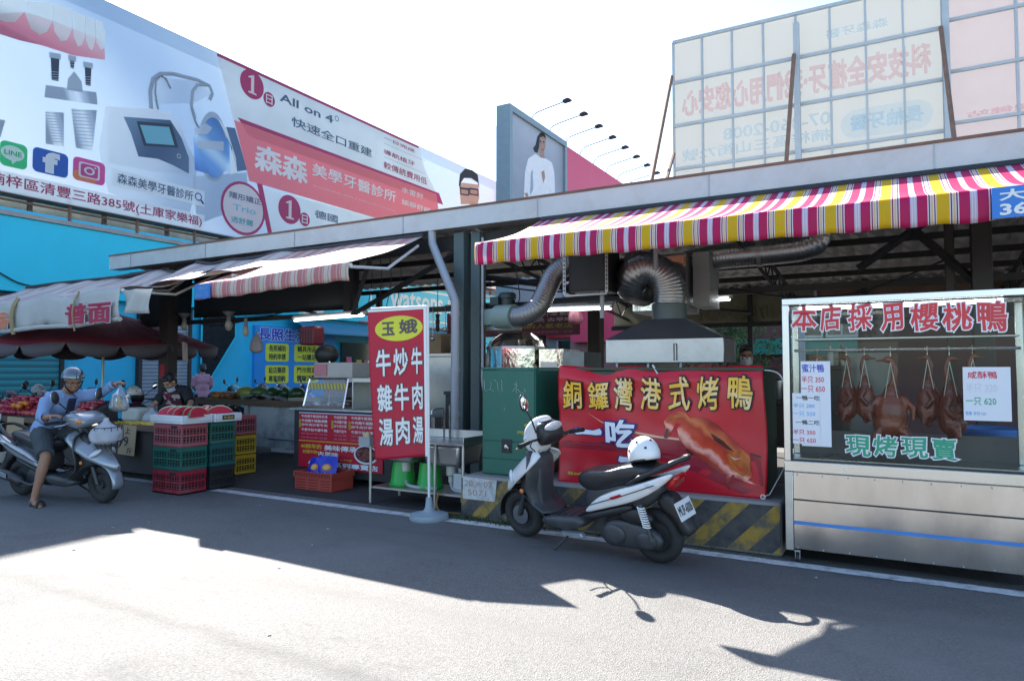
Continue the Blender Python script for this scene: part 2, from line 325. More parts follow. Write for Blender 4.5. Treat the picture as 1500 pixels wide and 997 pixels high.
# ---------------------------------------------------------------- pharmacy building across the side lane (plane X = WX, facing +X)
WX = -19.5
m_cyan = mat('cyan_panel', (.0, .50, .66), rough=.35, var=.06, vs=1.2, dirt=.12, dcol=(.0, .2, .32), ds=.8)
m_cyan2 = mat('cyan_wall', (.02, .45, .68), rough=.45, var=.08, vs=1.5, dirt=.2, dcol=(.05, .2, .32))
m_shut = stripes('grey_shutter', [(0, (.20, .24, .28)), (.3, (.30, .35, .40)), (.75, (.13, .16, .2))], .11, (0, 0, 1), rough=.5, dirt=.3)
m_shutg = stripes('teal_shutter', [(0, (.012, .17, .2)), (.3, (.02, .27, .31)), (.75, (.008, .10, .13))], .16, (0, 0, 1), rough=.5, dirt=.2)
m_conc = mat('old_concrete', (.32, .31, .29), rough=.85, var=.2, bump=.3, dirt=.6, dcol=(.12, .11, .1))
m_dark = mat('dark_steel', (.018, .02, .021), rough=.6, var=.4, dirt=.3, dcol=(.06, .04, .03))
m_dglass = mat('dark_window', (.015, .022, .025), rough=.12, var=.3, spec=.7)
m_white = mat('white_paint', (.72, .72, .7), rough=.5, var=.05)
m_galv = mat('galvanised', (.38, .40, .41), rough=.42, metal=.6, var=.18, vs=14, dirt=.3, dcol=(.2, .17, .14))
m_rust = mat('rusty_steel', (.17, .10, .07), rough=.75, var=.4, vs=9, dirt=.5, dcol=(.08, .05, .04))
m_red = mat('sign_red', (.5, .02, .04), rough=.4, var=.05)
m_tile = stripes('green_tile', [(0, (.40, .46, .36)), (.06, (.30, .35, .28))], .35, (0, 0, 1), rough=.5, dirt=.4)
ph = thing('pharmacy_building', 'bright cyan pharmacy building with white lettered fascia behind the market', 'building', (WX - 3, 20, 0))
MB().bx(WX - 7, WX - .1, -4, 39, 0, 5.6).build('wall', m_cyan2, ph)
MB().bx(WX - .1, WX + .25, -4, 36, 3.45, 5.33).build('fascia', m_cyan, ph, bevel=.02)
MB().bx(WX - .4, WX + .3, -4, 36, 5.332, 5.45).build('parapet', m_conc, ph)
SW = plane((WX, 0, 0), (0, 1, 0), (0, 0, 1)); SF = plane((WX + .25, 0, 0), (0, 1, 0), (0, 0, 1))
def yz(px, py, X=WX): p = atX(px, py, X); return p.y, p.z
def shutter(p0, p1, m_):
    a, b = atX(p0, 540, WX).y, atX(p1, 540, WX).y
    f = MB().bx(WX - .1, WX + .02, a, b, .02, 3.3).build('shutter', m_, ph)
    MB().bx(WX - .1, WX + .08, a - .1, a, .0, 3.42).bx(WX - .1, WX + .08, b, b + .1, .0, 3.42).bx(WX - .1, WX + .14, a, b, 3.3, 3.42).build('shutter_frame', m_dark, f)
shutter(-40, 86, m_shutg); shutter(206, 232, m_shut); shutter(243, 274, m_shut)
a, b = atX(293, 540, WX).y, atX(343, 540, WX).y
wi = MB().poly([(a, 3.3), (a, 1.4), (a + .35, 1.2), (b, 2.6), (b, 3.3)], SW, .04).build('window', m_dglass, ph)
MB().tube([SW(a, 3.3, .05), SW(a, 1.4, .05), SW(a + .35, 1.2, .05), SW(b, 2.6, .05), SW(b, 3.3, .05)], .03, 6).build('window_frame', m_cyan, wi)
# lettering on the fascia
lt = MB(); y0, z1 = yz(572, 422, WX + .25); y1, z0 = yz(648, 451, WX + .25)
lt.text('watsons', y0, y1, 4.2, 4.95, SF, 0, .004, bold=.02)
y2 = yz(655, 440, WX + .25)[0]; lt.text('屈臣氏', y2, y2 + 2.0, 4.25, 4.9, SF, 0, .004, bold=.006)
for (q0, q1, q2, q3) in ((y0 - 1.3, y0 - 1.2, 3.8, 5.1), (y0 - 1.3, y2 + 2.6, 5.1, 5.18), (y0 - 1.3, y2 + 2.6, 3.72, 3.8)): lt.rect(q0, q1, q2, q3, SF, .004)
lt.build('lettering', m_white, ph)
MB().bx(WX + .25, WX + .27, y0 - 2, 36, 3.452, 3.5).build('stripe', m_red, ph)
# lower part of the shop front right of the mural: blue canopies, entrance
MB().grid(lambda u, t: V((WX + .1 + 1.1 * t, lerp(17.8, 30, u), 3.3 - .5 * t * t)), 12, 4).build('canopy', mat('blue_canopy', (.01, .16, .27), rough=.6), ph, solid=.03)
MB().bx(WX - .05, WX + .03, 20.7, 30, .1, 2.6).build('entrance', m_dglass, ph)
rr = random.Random(5); gm_ = [mat('goods_white', (.6, .6, .58)), mat('goods_pink', (.6, .15, .25)), mat('goods_yellow', (.6, .45, .1)), mat('goods_teal', (.05, .35, .35)), mat('goods_dark', (.06, .05, .06))]
for k in range(48):
    y = 20.9 + (k % 16) * .52 + rr.random() * .1; z = .4 + .6 * (k // 16); MB().bx(WX + .032, WX + .1, y, y + rr.uniform(.15, .4), z, z + rr.uniform(.2, .42)).build('shop_goods', rr.choice(gm_), ph)
# strip between fascia and billboard: recessed windows behind a railing
MB().bx(WX - 1.2, WX - 1.0, -4, 36, 5.45, 6.4).build('upper_wall', mat('upper_wall', (.05, .06, .05), rough=.4, var=.5, vs=2, dirt=.6, dcol=(.2, .2, .16), ds=.9), ph)
rl = MB(); rl.tube([(WX - .1, -4, 5.8), (WX - .1, 36, 5.8)], .035, 6)
for k in range(20): rl.tube([(WX - .1, -3 + k * 1.9, 5.45), (WX - .1, -3 + k * 1.9, 6.2)], .05, 6)
rl.build('railing', m_rust, ph)
# mural poster with the yellow plates
m_mur = mat('mural_blue', (.02, .25, .62), rough=.4, var=.12, vs=.5)
mu = MB().bx(WX - .1, WX + .03, atX(372, 540, WX).y, atX(489, 540, WX).y, .5, 3.05).build('wall_poster', m_mur)
tag(mu, 'blue poster with yellow text plates on the cyan pharmacy wall', 'poster'); SM = plane((WX + .03, 0, 0), (0, 1, 0), (0, 0, 1))
t = MB(); yA, yB = atX(378, 480, WX).y, atX(470, 480, WX).y
t.text('長照生活 與', yA, yB, 2.55, 2.98, SM, 1, .004, bold=.03, out=(0, .03))
for i, (px0, px1, l1, l2) in enumerate(((388, 422, '長照補助', '特約申請'), (430, 466, '輔具用品', '一站購足'))):
    for j, zc in enumerate((2.12, 1.34)):
        a, b = atX(px0, 520, WX).y, atX(px1, 520, WX).y; t.rrect(a, b, zc - .32, zc + .32, .1, SM, .004, 2)
        if j: l1, l2 = (('駐店藥師', '專業諮詢'), ('門市限定', '體驗活動'))[i]
        t.text(l1, a + .15, b - .15, zc + .04, zc + .26, SM, 3, .01, bold=.02); t.text(l2, a + .15, b - .15, zc - .26, zc - .04, SM, 3, .01, bold=.02)
t.build('lettering', [m_white, mat('text_blue', (.02, .06, .42)), mat('plate_yellow', (.62, .66, .05)), mat('text_dark', (.02, .025, .04))], mu)
ac = MB().bx(WX + .03, WX + .5, 18.2, 19.2, 3.5, 3.9).build('signboard_box', m_white); tag(ac, 'small white box fixed to the cyan fascia beside the poster', 'box')
# cable hanging along the fascia
tag(MB().tube(smooth_path([SF(*yz(-30, 385, WX + .3), .05), SF(*yz(0, 400, WX + .3), .05), SF(*yz(30, 415, WX + .3), .05), SF(*yz(75, 424, WX + .3), .05)]), .02, 6).build('cable', m_dark), 'black cable sagging across the plain cyan fascia at the left', 'cable')

# ---------------------------------------------------------------- large billboard on the pharmacy roof
BX = WX + .05
def bcol(n, c, **k): return mat(n, c, rough=.5, var=.16 if min(c) > .3 else .06, vs=.55, trans=.5, **k)
m_bg = grad('print_bluegrey', atX(20, 260, WX), atX(330, 60, WX), [(0, (.70, .75, .79)), (.3, (.56, .64, .72)), (.6, (.30, .40, .54)), (.8, (.38, .48, .60)), (1, (.55, .63, .70))], .10, .25, trans=.06); nt = m_bg.node_tree
bb = thing('billboard', 'huge dental clinic billboard with teeth and address, above the cyan fascia', 'billboard', (WX, 20, 5.45))
BZ0, BZ1 = 5.95, 11.95
MB().add([(BX, 1.5, BZ0), (BX, 32.9, BZ0), (BX, 32.9, BZ1), (BX, 1.5, BZ1)], [(0, 1, 2, 3)]).build('panel', m_bg, bb)
fr = MB()
for k in range(17): fr.bx(BX - .5, BX - .4, 1.6 + k * 1.95, 1.7 + k * 1.95, 5.45, 6.0)
for z in (BZ0 - .02, BZ1 - .04): fr.bx(BX - .5, BX - .01, 1.5, 32.9, z, z + .06)
for y in (1.5, 32.84): fr.bx(BX - .5, BX - .01, y, y + .06, BZ0 + .045, BZ1 - .045)
fr.build('support_frame', m_rust, bb)
SB = plane((BX, 0, 0), (0, 1, 0), (0, 0, 1))
def B(px, py): return yz(px, py, BX)
def c1(*q): return [B(x / 2.769, y / 2.769) for x, y in q]          # crop scale of the left part
def c2(*q): return [B(320 + x / 3.324, 60 + y / 3.324) for x, y in q]
pal = dict(white=(.82, .84, .85), pink=(.86, .24, .28), maroon=(.5, .06, .18), navy=(.12, .19, .31), tooth=(.80, .80, .76), gum=(.76, .36, .42), steel=(.42, .48, .55), dark=(.06, .08, .12), cyan=(.25, .62, .75), blue=(.12, .33, .72), fb=(.035, .12, .42), green=(.05, .50, .22), ig=(.62, .10, .32), iga=(.75, .30, .12), pale=(.60, .66, .73), skin=(.62, .40, .30), hair=(.03, .03, .035), lblue=(.42, .50, .60), teal=(.12, .50, .55), cloud=(.62, .68, .74))
pal.update(gmach=0, gtooth=0, ggum=0, gimp1=0, gimp2=0, gblue=0, gnavy=0, garch=0)
pk = list(pal); pi = {k: i for i, k in enumerate(pk)}; 
def G(nm, p, q_, st): return grad('print_' + nm, atX(p[0] / 2.769, p[1] / 2.769, WX), atX(q_[0] / 2.769, q_[1] / 2.769, WX), st, .03, 2., trans=.5)
gm_ = dict(gmach=G('gmach', (440, 470), (880, 800), [(0, (.88, .9, .92)), (.35, (.80, .84, .88)), (.7, (.58, .66, .75)), (1, (.46, .55, .66))]), gtooth=G('gtooth', (200, 20), (170, 170), [(0, (.90, .90, .86)), (.5, (.86, .88, .86)), (1, (.60, .64, .62))]),
 ggum=G('ggum', (220, 90), (190, 215), [(0, (.86, .50, .54)), (.5, (.78, .34, .40)), (.8, (.70, .26, .34)), (1, (.55, .18, .26))]), gimp1=G('gimp1', (183, 520), (262, 520), [(0, (.36, .42, .5)), (.25, (.74, .79, .84)), (.45, (.86, .88, .9)), (.75, (.5, .57, .66)), (1, (.34, .4, .48))]),
 gimp2=G('gimp2', (290, 520), (396, 520), [(0, (.36, .42, .5)), (.3, (.74, .79, .84)), (.5, (.86, .88, .9)), (.8, (.5, .57, .66)), (1, (.34, .4, .48))]), gblue=G('gblue', (790, 700), (900, 520), [(0, (.10, .26, .62)), (.3, (.25, .50, .85)), (.5, (.62, .80, .92)), (.7, (.2, .42, .75)), (1, (.12, .28, .6))]),
 gnavy=G('gnavy', (500, 480), (760, 690), [(0, (.22, .32, .45)), (.5, (.10, .16, .27)), (1, (.16, .24, .36))]), garch=G('garch', (600, 300), (860, 430), [(0, (.80, .85, .9)), (.5, (.58, .68, .79)), (1, (.75, .81, .87))]))
pm = [gm_[k] if k in gm_ else bcol('print_' + k, pal[k]) for k in pk]
g = MB()
def P(pts, k, l): g.poly(pts, SB, l, pi[k])
zb = BZ0 + .02
# pale background clouds
P(c1((430, 430), (640, 440), (720, 520), (790, 640), (800, 740), (760, 900), (440, 780), (400, 600)), 'gmach', .005)
P([B(318, 78), B(600, 203), B(640, 284), B(342, 176)], 'white', .004)
w1 = B(318, 78); P([(w1[0], BZ1 - .02), (B(613, 208)[0], BZ1 - .02), B(631, 277), B(342, 176)], 'white', .006)
P([(w1[0], BZ1 - .02), (B(613, 208)[0], BZ1 - .02), (B(613, 208)[0], BZ1 - .12), (w1[0], BZ1 - .12)], 'maroon', .009)
P([B(385, 275), B(548, 319), (B(560, 330)[0], zb), (B(400, 340)[0], zb)], 'white', .004)
P([B(348, 172), B(643, 283), B(649, 300), B(365, 200)], 'maroon', .008)
P([B(342.6, 176), B(639, 284.5), (B(650, 320)[0], 7.4), B(549, 319), B(365, 265)], 'pink', .011)
P([B(376, 268), B(384, 270), (B(402, 340)[0], zb), (B(396, 340)[0], zb)], 'maroon', .008)
def circ(px, py, rpx, k, l, r0=0):
    y, z = B(px, py); r = abs(B(px, py - rpx)[1] - z); g.disc(y, z, r, r, SB, l, pi[k], 28, r0); return y, z, r
def TX(s, a, b, k, l=.015, bold=.012, **kw):
    (u0, t1), (u1, t0) = B(*a), B(*b); g.text(s, u0, u1, t0, t1, SB, pi[k], l, bold=bold, **kw)
for (cx, cy, r, s) in ((369, 124, 21, '1'), (394, 146, 10.5, '日'), (424, 307, 21, '1'), (446, 321.5, 10, '日')):
    y, z, rr_ = circ(cx, cy, r, 'maroon', .012); k = .55; g.text(s, y - rr_ * k, y + rr_ * k, z - rr_ * .62, z + rr_ * .62, SB, pi['white'], .018, bold=.01) if s != '1' else P([(y + rr_ * q0, z + rr_ * q1) for q0, q1 in ((-.32, -.66), (.38, -.66), (.38, -.56), (.16, -.52), (.16, .66), (.04, .66), (-.34, .46), (-.34, .38), (-.1, .42), (-.1, -.52), (-.32, -.56))], 'white', .018)
y, z, rr_ = circ(356.5, 305.5, 39, 'maroon', .012); circ(356.5, 305.5, 35, 'white', .016)
TX('隱形矯正', (336, 280), (382, 301), 'navy', .022); TX('Trio', (341, 298), (374, 315), 'cyan', .022); TX('透舒麗', (338, 316), (370, 332), 'teal', .022)
TX('All on 4', (410, 136), (487, 181), 'navy', bold=.02); y, z, rr_ = circ(493, 174, 4, 'navy', .015, .75)
TX('快速全口重建', (427, 170), (544, 231), 'navy', bold=.012)
TX('森森', (374, 210), (449, 270), 'white', .02, bold=.03); TX('美學牙醫診所', (457, 238), (579, 297), 'white', .02); TX('SUNSHINE-SMILE DENTAL CLINIC', (458, 271), (579, 310), 'white', .02, bold=.006)
for s, a, b in (('一日完成', (562, 199), (607, 224)), ('導航植牙', (562, 218), (607, 244)), ('較傳統費用低', (562, 236), (625, 271))): TX(s, a, b, 'maroon', bold=.008)
for s, a, b in (('水雷射', (588, 273), (619, 292)), ('鎮靜舒眠', (588, 291), (630, 313))): TX(s, a, b, 'white', .02, bold=.008)
TX('德國', (461, 307), (494, 327), 'navy')
for zz in (206, 226): 
    q = B(562, zz + 4); q2 = B(622, zz + 31); P([(q[0], q[1]), (q2[0], q[1]), (q2[0], q[1] + .02), (q[0], q[1] + .02)], 'steel', .014)
# man's portrait at the far end
P(c2((1172, 700), (1185, 690), (1265, 700), (1270, 760), (1262, 795), (1180, 795)), 'skin', .008)
P(c2((1170, 700), (1175, 650), (1200, 622), (1235, 628), (1262, 652), (1270, 720), (1262, 690), (1230, 668), (1195, 668), (1180, 690), (1176, 720)), 'hair', .011)
for x0, x1 in ((1178, 1216), (1222, 1262)): 
    q = c2((x0, 718), (x1, 724), (x1, 752), (x0, 746)); P(q, 'skin', .012); qq = [SB(*e_, .016) for e_ in q]; g.tube(qq + qq[:1], .035, 5, pi['dark'])
P(c2((1176, 712), (1264, 722), (1264, 728), (1176, 718)), 'dark', .014)
y, z = B(694, 330); P([(y - 1.9, 6.0), (y - 1.7, 8.6), (y - .6, 9.3), (y + .6, 9.3), (y + 1.7, 8.6), (y + 1.8, 6.0)], 'dark', .007); P([(y - .4, 9.0), (y - .4, 10.3), (y + .4, 10.3), (y + .4, 9.0)], 'skin', .0075)
# denture, implants
P(c1((-60, 60), (95, 50), (200, 80), (300, 120), (400, 160), (425, 200), (425, 243), (300, 226), (170, 185), (80, 165), (-60, 120)), 'ggum', .006)
for q in (((-60, -40), (95, 0), (97, 50), (60, 92), (20, 90), (-60, 60)), ((97, 0), (215, 15), (213, 85), (190, 130), (160, 142), (125, 118), (102, 60)), ((217, 15), (290, 40), (292, 120), (270, 165), (245, 168), (220, 130), (214, 80)), ((292, 45), (345, 65), (345, 150), (330, 185), (315, 190), (298, 150)), ((347, 65), (385, 80), (387, 160), (374, 205), (362, 200), (348, 165)), ((387, 80), (412, 88), (426, 130), (422, 195), (410, 205), (390, 175))): P(c1(*q), 'gtooth', .01)
for (x0, y0_, x1, y1_) in ((205, 212, 240, 330), (282, 222, 302, 280), (343, 250, 370, 350)):
    P(c1((x0 - 6, y0_), (x1 + 6, y0_ + 8), (x1 + 6, y0_ + 30), (x0 - 6, y0_ + 22)), 'steel', .012); P(c1((x0, y0_ + 22), (x1, y0_ + 28), (x1 - 4, y1_), (x0 + 4, y1_ - 5)), 'dark', .011)
    for k in range(4): yy = y1_ - 40 + k * 10; P(c1((x0 + 1, yy), (x1 - 1, yy + 3), (x1 - 1, yy + 6), (x0 + 1, yy + 3)), 'steel', .014)
for (x0, y0_, x1, y1_, d) in ((185, 450, 258, 595, 0), (290, 440, 392, 612, 18), (-30, 480, 20, 560, 20)):
    P(c1((x0, y0_), (x1, y0_ + 8), (x1 - d, y1_), (x0 + d, y1_ - 12)), 'gimp1' if x0 < 280 else 'gimp2', .008)
    for k in range(11): 
        f = k / 11; yy = lerp(y0_ + 6, y1_ - 14, f); P(c1((x0 + d * f - 2, yy), (x1 - d * f + 2, yy + 7), (x1 - d * f + 2, yy + 9), (x0 + d * f - 2, yy + 4)), 'steel', .011)
P(c1((185, 345), (390, 375), (395, 425), (180, 395)), 'gimp2', .009); P(c1((275, 320), (300, 290), (330, 330), (335, 375), (270, 365)), 'steel', .010)
# milling machine
P(c1((455, 432), (690, 455), (740, 520), (775, 640), (775, 705), (600, 690), (440, 660), (430, 500)), 'gmach', .012)
P(c1((500, 474), (690, 488), (735, 560), (765, 640), (765, 705), (700, 670), (640, 645), (560, 635), (530, 540)), 'gnavy', .015)
P(c1((553, 492), (695, 505), (722, 600), (582, 592)), 'dark', .018); P(c1((566, 507), (684, 516), (706, 590), (592, 582)), 'cyan', .021)
y, z, rr_ = circ(724 / 2.769, 634 / 2.769, 3.4, 'pale', .019, .7)
for c_, w_ in ((((612, 440), (608, 370), (620, 320), (650, 300), (700, 300), (800, 325), (850, 350), (860, 380), (850, 405)), .055), (((790, 480), (775, 430), (780, 370), (800, 345), (840, 345)), .05), (((805, 520), (790, 490), (775, 440)), .05), (((690, 360), (670, 320), (650, 308), (630, 330), (628, 380), (640, 445)), .05)):
    g.tube([SB(*q, .02) for q in c1(*c_)], w_, 6, pi['steel'], sy=.4)
P(c1((615, 310), (800, 330), (860, 380), (780, 420), (640, 420), (612, 380)), 'garch', .0115)
g.disc(*B(864 / 2.769, 595 / 2.769), abs(B(312, 215)[0] - B(290, 215)[0]), 1.15, SB, .016, pi['steel'])
g.disc(*B(866 / 2.769, 600 / 2.769), abs(B(312, 215)[0] - B(290, 215)[0]) * .88, 1.0, SB, .02, pi['gblue'])
P(c1((785, 550), (930, 560), (930, 690), (860, 710), (790, 690)), 'gblue', .018); P(c1((800, 570), (905, 575), (905, 612), (800, 602)), 'pale', .023)
P(c1((790, 520), (830, 500), (860, 520), (840, 545), (790, 545)), 'pale', .024)
P(c1((915, 515), (952, 520), (975, 600), (1000, 690), (960, 696)), 'navy', .016); P(c1((880, 480), (915, 515), (955, 640), (960, 700), (930, 710), (940, 600)), 'white', .024)
P(c1((780, 715), (1000, 700), (1010, 830), (800, 910)), 'gmach', .007)
# icons
def icon(px0, px1, py0, py1, k, l=.013):
    (u0, t1), (u1, t0) = B(px0, py0), B(px1, py1); g.rrect(u0, u1, t0, t1, abs(t1 - t0) * .2, SB, l, pi[k]); return u0, u1, t0, t1
u0, u1, t0, t1 = icon(0, 39, 204, 250, 'green'); u0 -= .05; g.disc((u0 + u1) / 2, lerp(t0, t1, .56), (u1 - u0) * .40, (t1 - t0) * .30, SB, .016, pi['white']); P([(lerp(u0, u1, .45), lerp(t0, t1, .3)), (lerp(u0, u1, .5), lerp(t0, t1, .12)), (lerp(u0, u1, .68), lerp(t0, t1, .34))], 'white', .0165)
g.text('LINE', lerp(u0, u1, .22), lerp(u0, u1, .8), lerp(t0, t1, .47), lerp(t0, t1, .65), SB, pi['green'], .02, bold=.02)
u0, u1, t0, t1 = icon(48, 99, 214, 262, 'fb'); g.text('f', lerp(u0, u1, .34), lerp(u0, u1, .68), lerp(t0, t1, .12), lerp(t0, t1, .86), SB, pi['white'], .018, bold=.06)
u0, u1, t0, t1 = icon(107, 153, 228, 273, 'ig'); g.rrect(u0 + .02, lerp(u0, u1, .75), t0 + .02, lerp(t0, t1, .45), .1, SB, .0145, pi['iga'])
yc, zc, hh = (u0 + u1) / 2, (t0 + t1) / 2, (t1 - t0) / 2; hw = (u1 - u0) / 2
for r_, k, l in ((.66, 'white', .017), (.54, 'ig', .019)): g.rrect(yc - hw * r_, yc + hw * r_, zc - hh * r_, zc + hh * r_, hh * .2, SB, l, pi[k])
g.disc(yc, zc, hw * .34, hh * .34, SB, .021, pi['white']); g.disc(yc, zc, hw * .2, hh * .2, SB, .023, pi['ig']); g.disc(yc + hw * .36, zc + hh * .36, hw * .07, hh * .07, SB, .021, pi['white'])
(u0, t1), (u1, t0) = B(164, 246), B(299, 303); P([(u0, t0), (u1, t0), (u1, t1), (u0, t1)], 'white', .013)
g.text('森森美學牙醫診所', u0 + .15, lerp(u0, u1, .86), lerp(t0, t1, .2), lerp(t0, t1, .8), SB, pi['navy'], .017, bold=.012)
yc, zc, rr_ = lerp(u0, u1, .925), lerp(t0, t1, .55), (t1 - t0) * .26; g.disc(yc, zc, rr_, rr_, SB, .017, pi['fb'], 24, .72); g.tube([SB(yc + rr_ * .7, zc - rr_ * .7, .02), SB(yc + rr_ * 1.4, zc - rr_ * 1.5, .02)], .05, 6, pi['fb'], sy=.4)
(u0, t1), (u1, t0) = B(-25, 243), B(299, 335); t1, t0 = B(0, 249)[1], B(0, 279)[1]; P([(u0, t0), (u1, t0), (u1, t1), (u0, t1)], 'white', .013)
g.text('楠梓區清豐三路385號(土庫家樂福)', u0 + .1, u1 - .1, lerp(t0, t1, .18), lerp(t0, t1, .86), SB, pi['maroon'], .017, bold=.012)
g.build('printed_artwork', pm, bb, sharp=None)

# ---------------------------------------------------------------- portrait billboard and red panel further back (plane X = PX_)
PX_ = -13.0
m_frame = mat('grey_blue_frame', (.20, .27, .30), rough=.5)
tb = MB().bx(PX_ - .62, PX_ - .56, atX(745, 200, PX_).y + .1, 34, 0, atX(736, 182, PX_ - .3).z).build('tiled_building', m_tile); tag(tb, 'pale green tiled building end beside the portrait billboard', 'building')
y0, y1 = atX(745, 200, PX_).y, atX(829, 200, PX_).y; z1 = atX(746, 152, PX_).z; z0 = 3.0
pb = thing('portrait_billboard', 'grey framed billboard showing a woman in a white top, above the roof', 'billboard', (PX_, y0, z0))
MB().bx(PX_ - .5, PX_ - .05, y0 + .15, y1 - .15, z0 + .1, z1 - .15).build('panel', mat('print_misty', (.42, .46, .52), rough=.5, var=.35, vs=.45, trans=.3), pb)
f = MB(); f.bx(PX_ - .55, PX_ + .06, y0, y0 + .22, z0, z1).bx(PX_ - .55, PX_ + .06, y1 - .2, y1, z0, z1).bx(PX_ - .55, PX_ + .06, y0 + .222, y1 - .202, z1 - .25, z1); f.build('frame', m_frame, pb)
SP = plane((PX_ - .05, 0, 0), (0, 1, 0), (0, 0, 1)); q = lambda *pp: [yz(700 + x / 3.56, 120 + y / 3.56, PX_ - .05) for x, y in pp]
a = MB(); a.poly(q((240, 590), (245, 470), (262, 400), (300, 375), (325, 395), (350, 398), (385, 420), (398, 470), (402, 580), (400, 640), (240, 640)), SP, .004, 0)
a.poly(q((312, 290), (325, 268), (345, 275), (354, 300), (352, 340), (342, 370), (350, 400), (325, 395), (318, 360)), SP, .008, 1)
a.poly(q((288, 345), (300, 330), (310, 285), (325, 264), (345, 268), (356, 300), (340, 285), (322, 290), (318, 340), (310, 372), (295, 365)), SP, .012, 2)
a.poly(q((330, 470), (345, 460), (350, 500), (340, 530)), SP, .012, 1); a.poly(q((276, 470), (285, 460), (288, 560), (272, 590)), SP, .012, 3); a.poly(q((243, 580), (258, 578), (262, 596), (250, 602)), SP, .014, 1)
for (x, y) in ((326, 312), (342, 314)): a.disc(*yz(700 + x / 3.56, 120 + y / 3.56, PX_ - .05), .07, .04, SP, .014, 2)
a.poly(q((328, 352), (344, 352), (336, 358)), SP, .014, 4)
rr = random.Random(2)
for k in range(16): a.disc(lerp(y0 + .7, y1 - .7, rr.random()), lerp(z0 + 3, z1 - 2.6, rr.random()), rr.uniform(.25, .6), rr.uniform(.25, .6), SP, .001 + k * .0001, rr.choice((3, 5)))
a.build('portrait', [mat('print_top', (.72, .72, .72)), pm[pi['skin']], pm[pi['hair']], mat('print_leaf', (.30, .36, .44)), pm[pi['maroon']], mat('print_bokeh', (.52, .55, .60))], pb, sharp=None)
rp_ = MB().bx(PX_ - .5, PX_ - .04, y1 + .01, 37.5, 3, z1 - .12).build('red_billboard', mat('magenta_red', (.62, .05, .12), rough=.5, var=.05, vs=.4)); tag(rp_, 'plain magenta red billboard panel right of the portrait', 'billboard')
lamp0 = None
for k in range(8):
    yy = lerp(y0 + 2.0, 36.5, k / 7.); 
    if k == 0:
        r_ = lamp0 = thing('billboard_lamp', 'black floodlight on a curved arm over the portrait and red billboards', 'lamp', (PX_, yy, z1), 'floodlights on arms above the billboards')
        MB().tube(smooth_path([(PX_ - .1, yy, z1 - .1), (PX_ + .05, yy, z1 + .18), (PX_ + .4, yy, z1 + .3), (PX_ + 1.5, yy, z1 + .48)], 5), .022, 6).build('arm', m_dark, r_)
        MB().prism([(-.16, 0), (.16, .03), (.19, .09), (.06, .15), (-.15, .11)], (PX_ + 1.55, yy + .12, z1 + .42), (1, 0, 0), (0, 0, 1), 0, .24).build('lamp_head', m_dark, r_, bevel=.02)
    else: dup(lamp0, loc=(PX_, yy, z1))

# ---------------------------------------------------------------- back of a billboard on a steel frame, right (plane Y = 16)
RY = 16.0
m_sheet = mat('back_of_sheet', (.46, .475, .475), rough=.7, var=.02, vs=1., trans=.82)
m_ghr = veil('ghost_red', (.6, .45, .46), (1, .90, .91), .10); m_ghb = veil('ghost_blue', (.45, .55, .6), (.90, .96, 1), .09); m_pinkw = mat('back_of_pink_sheet', (.48, .455, .465), rough=.7, var=.03, trans=.8)
rb = thing('billboard', 'back of a pale billboard sheet on a steel grid above the gutter', 'billboard', (0, RY, 3))
X0, X1 = atY(985, 60, RY).x, atY(1381, 60, RY).x; z1 = atY(985, 62, RY).z; X2 = 9.0
zr = [z1, atY(983, 122, RY).z, atY(985, 185, RY).z, atY(987, 248, RY).z, atY(987, 248, RY).z - 1.1, 3.9]
MB().bx(X0, X1, RY + .10, RY + .11, 3.4, z1).build('sheet', m_sheet, rb)
MB().bx(X1 + .1, X2, RY + .12, RY + .13, 3.4, z1 + .7).build('second_sheet', m_pinkw, rb)
fr = MB()
for z in zr: fr.bx(X0, X1, RY, RY + .07, z - .035, z + .035)
for k in range(9): x = lerp(X0, X1, k / 8.); fr.bx(x - .022, x + .022, RY + .02, RY + .095, 3.4, z1)
for z in zr: fr.bx(X1 + .12, X2, RY, RY + .07, z - .03 + .12, z + .03 + .12)
for k in range(1, 5): x = X1 + k * 1.2; fr.bx(x - .025, x + .025, RY + .02, RY + .1, 3.4, z1 + .7)
m_pale = mat('pale_steel', (.36, .41, .44), rough=.6, var=.1, dirt=.2)
fr.build('frame', m_pale, rb)
for x, zt in ((atY(1168, 100, RY).x, atY(1163, 38, RY).z), (X1 + .05, z1 + 1.2)): MB().bx(x - .06, x + .06, RY - .16, RY - .02, 0, zt).build('post', m_pale, rb)
for xa, za, xb, zb_ in ((1163, 80, 1152, 235), (1378, 40, 1398, 205), (984, 112, 955, 262), (987, 225, 980, 250)):
    a_, b_ = atY(xa, za, RY - .2), atY(xb, zb_, RY - 1.2); d_ = b_ - a_; MB().tube([a_, a_ + d_ * 1.6], .045, 6).build('brace', m_rust, rb)
SR = plane((0, RY + .098, 0), (-1, 0, 0), (0, 0, 1))
def RX(px, py): p = atY(px, py, RY + .1); return -p.x, p.z
t = MB()
def RT(s, a, b, mi, bold=.02): (u0, t1), (u1, t0) = RX(*a), RX(*b); t.text(s, u0, u1, t0, t1, SR, mi, -.004, bold=bold)
RT('科技安全植牙‧我們用心您安心', (1362, 62), (1000, 171), 0, .04); RT('07-360-2008', (1216, 163), (1060, 206), 1); RT('楠梓區三山街72號', (1216, 187), (1000, 237), 1)
(u0, t1), (u1, t0) = RX(1366, 142), RX(1232, 206); t.rrect(u0, u1, t0, t1, abs(t1 - t0) * .48, SR, -.002, 1)
(u0, t1), (u1, t0) = RX(1352, 153), RX(1246, 193); t.text('長柚牙醫', u0, u1, t0, t1, SR, 1, -.006, bold=.03)
(u0, t1), (u1, t0) = RX(1345, 207), RX(1250, 232); t.rrect(u0, u1, t0 - .4, t1, .3, SR, -.002, 1)
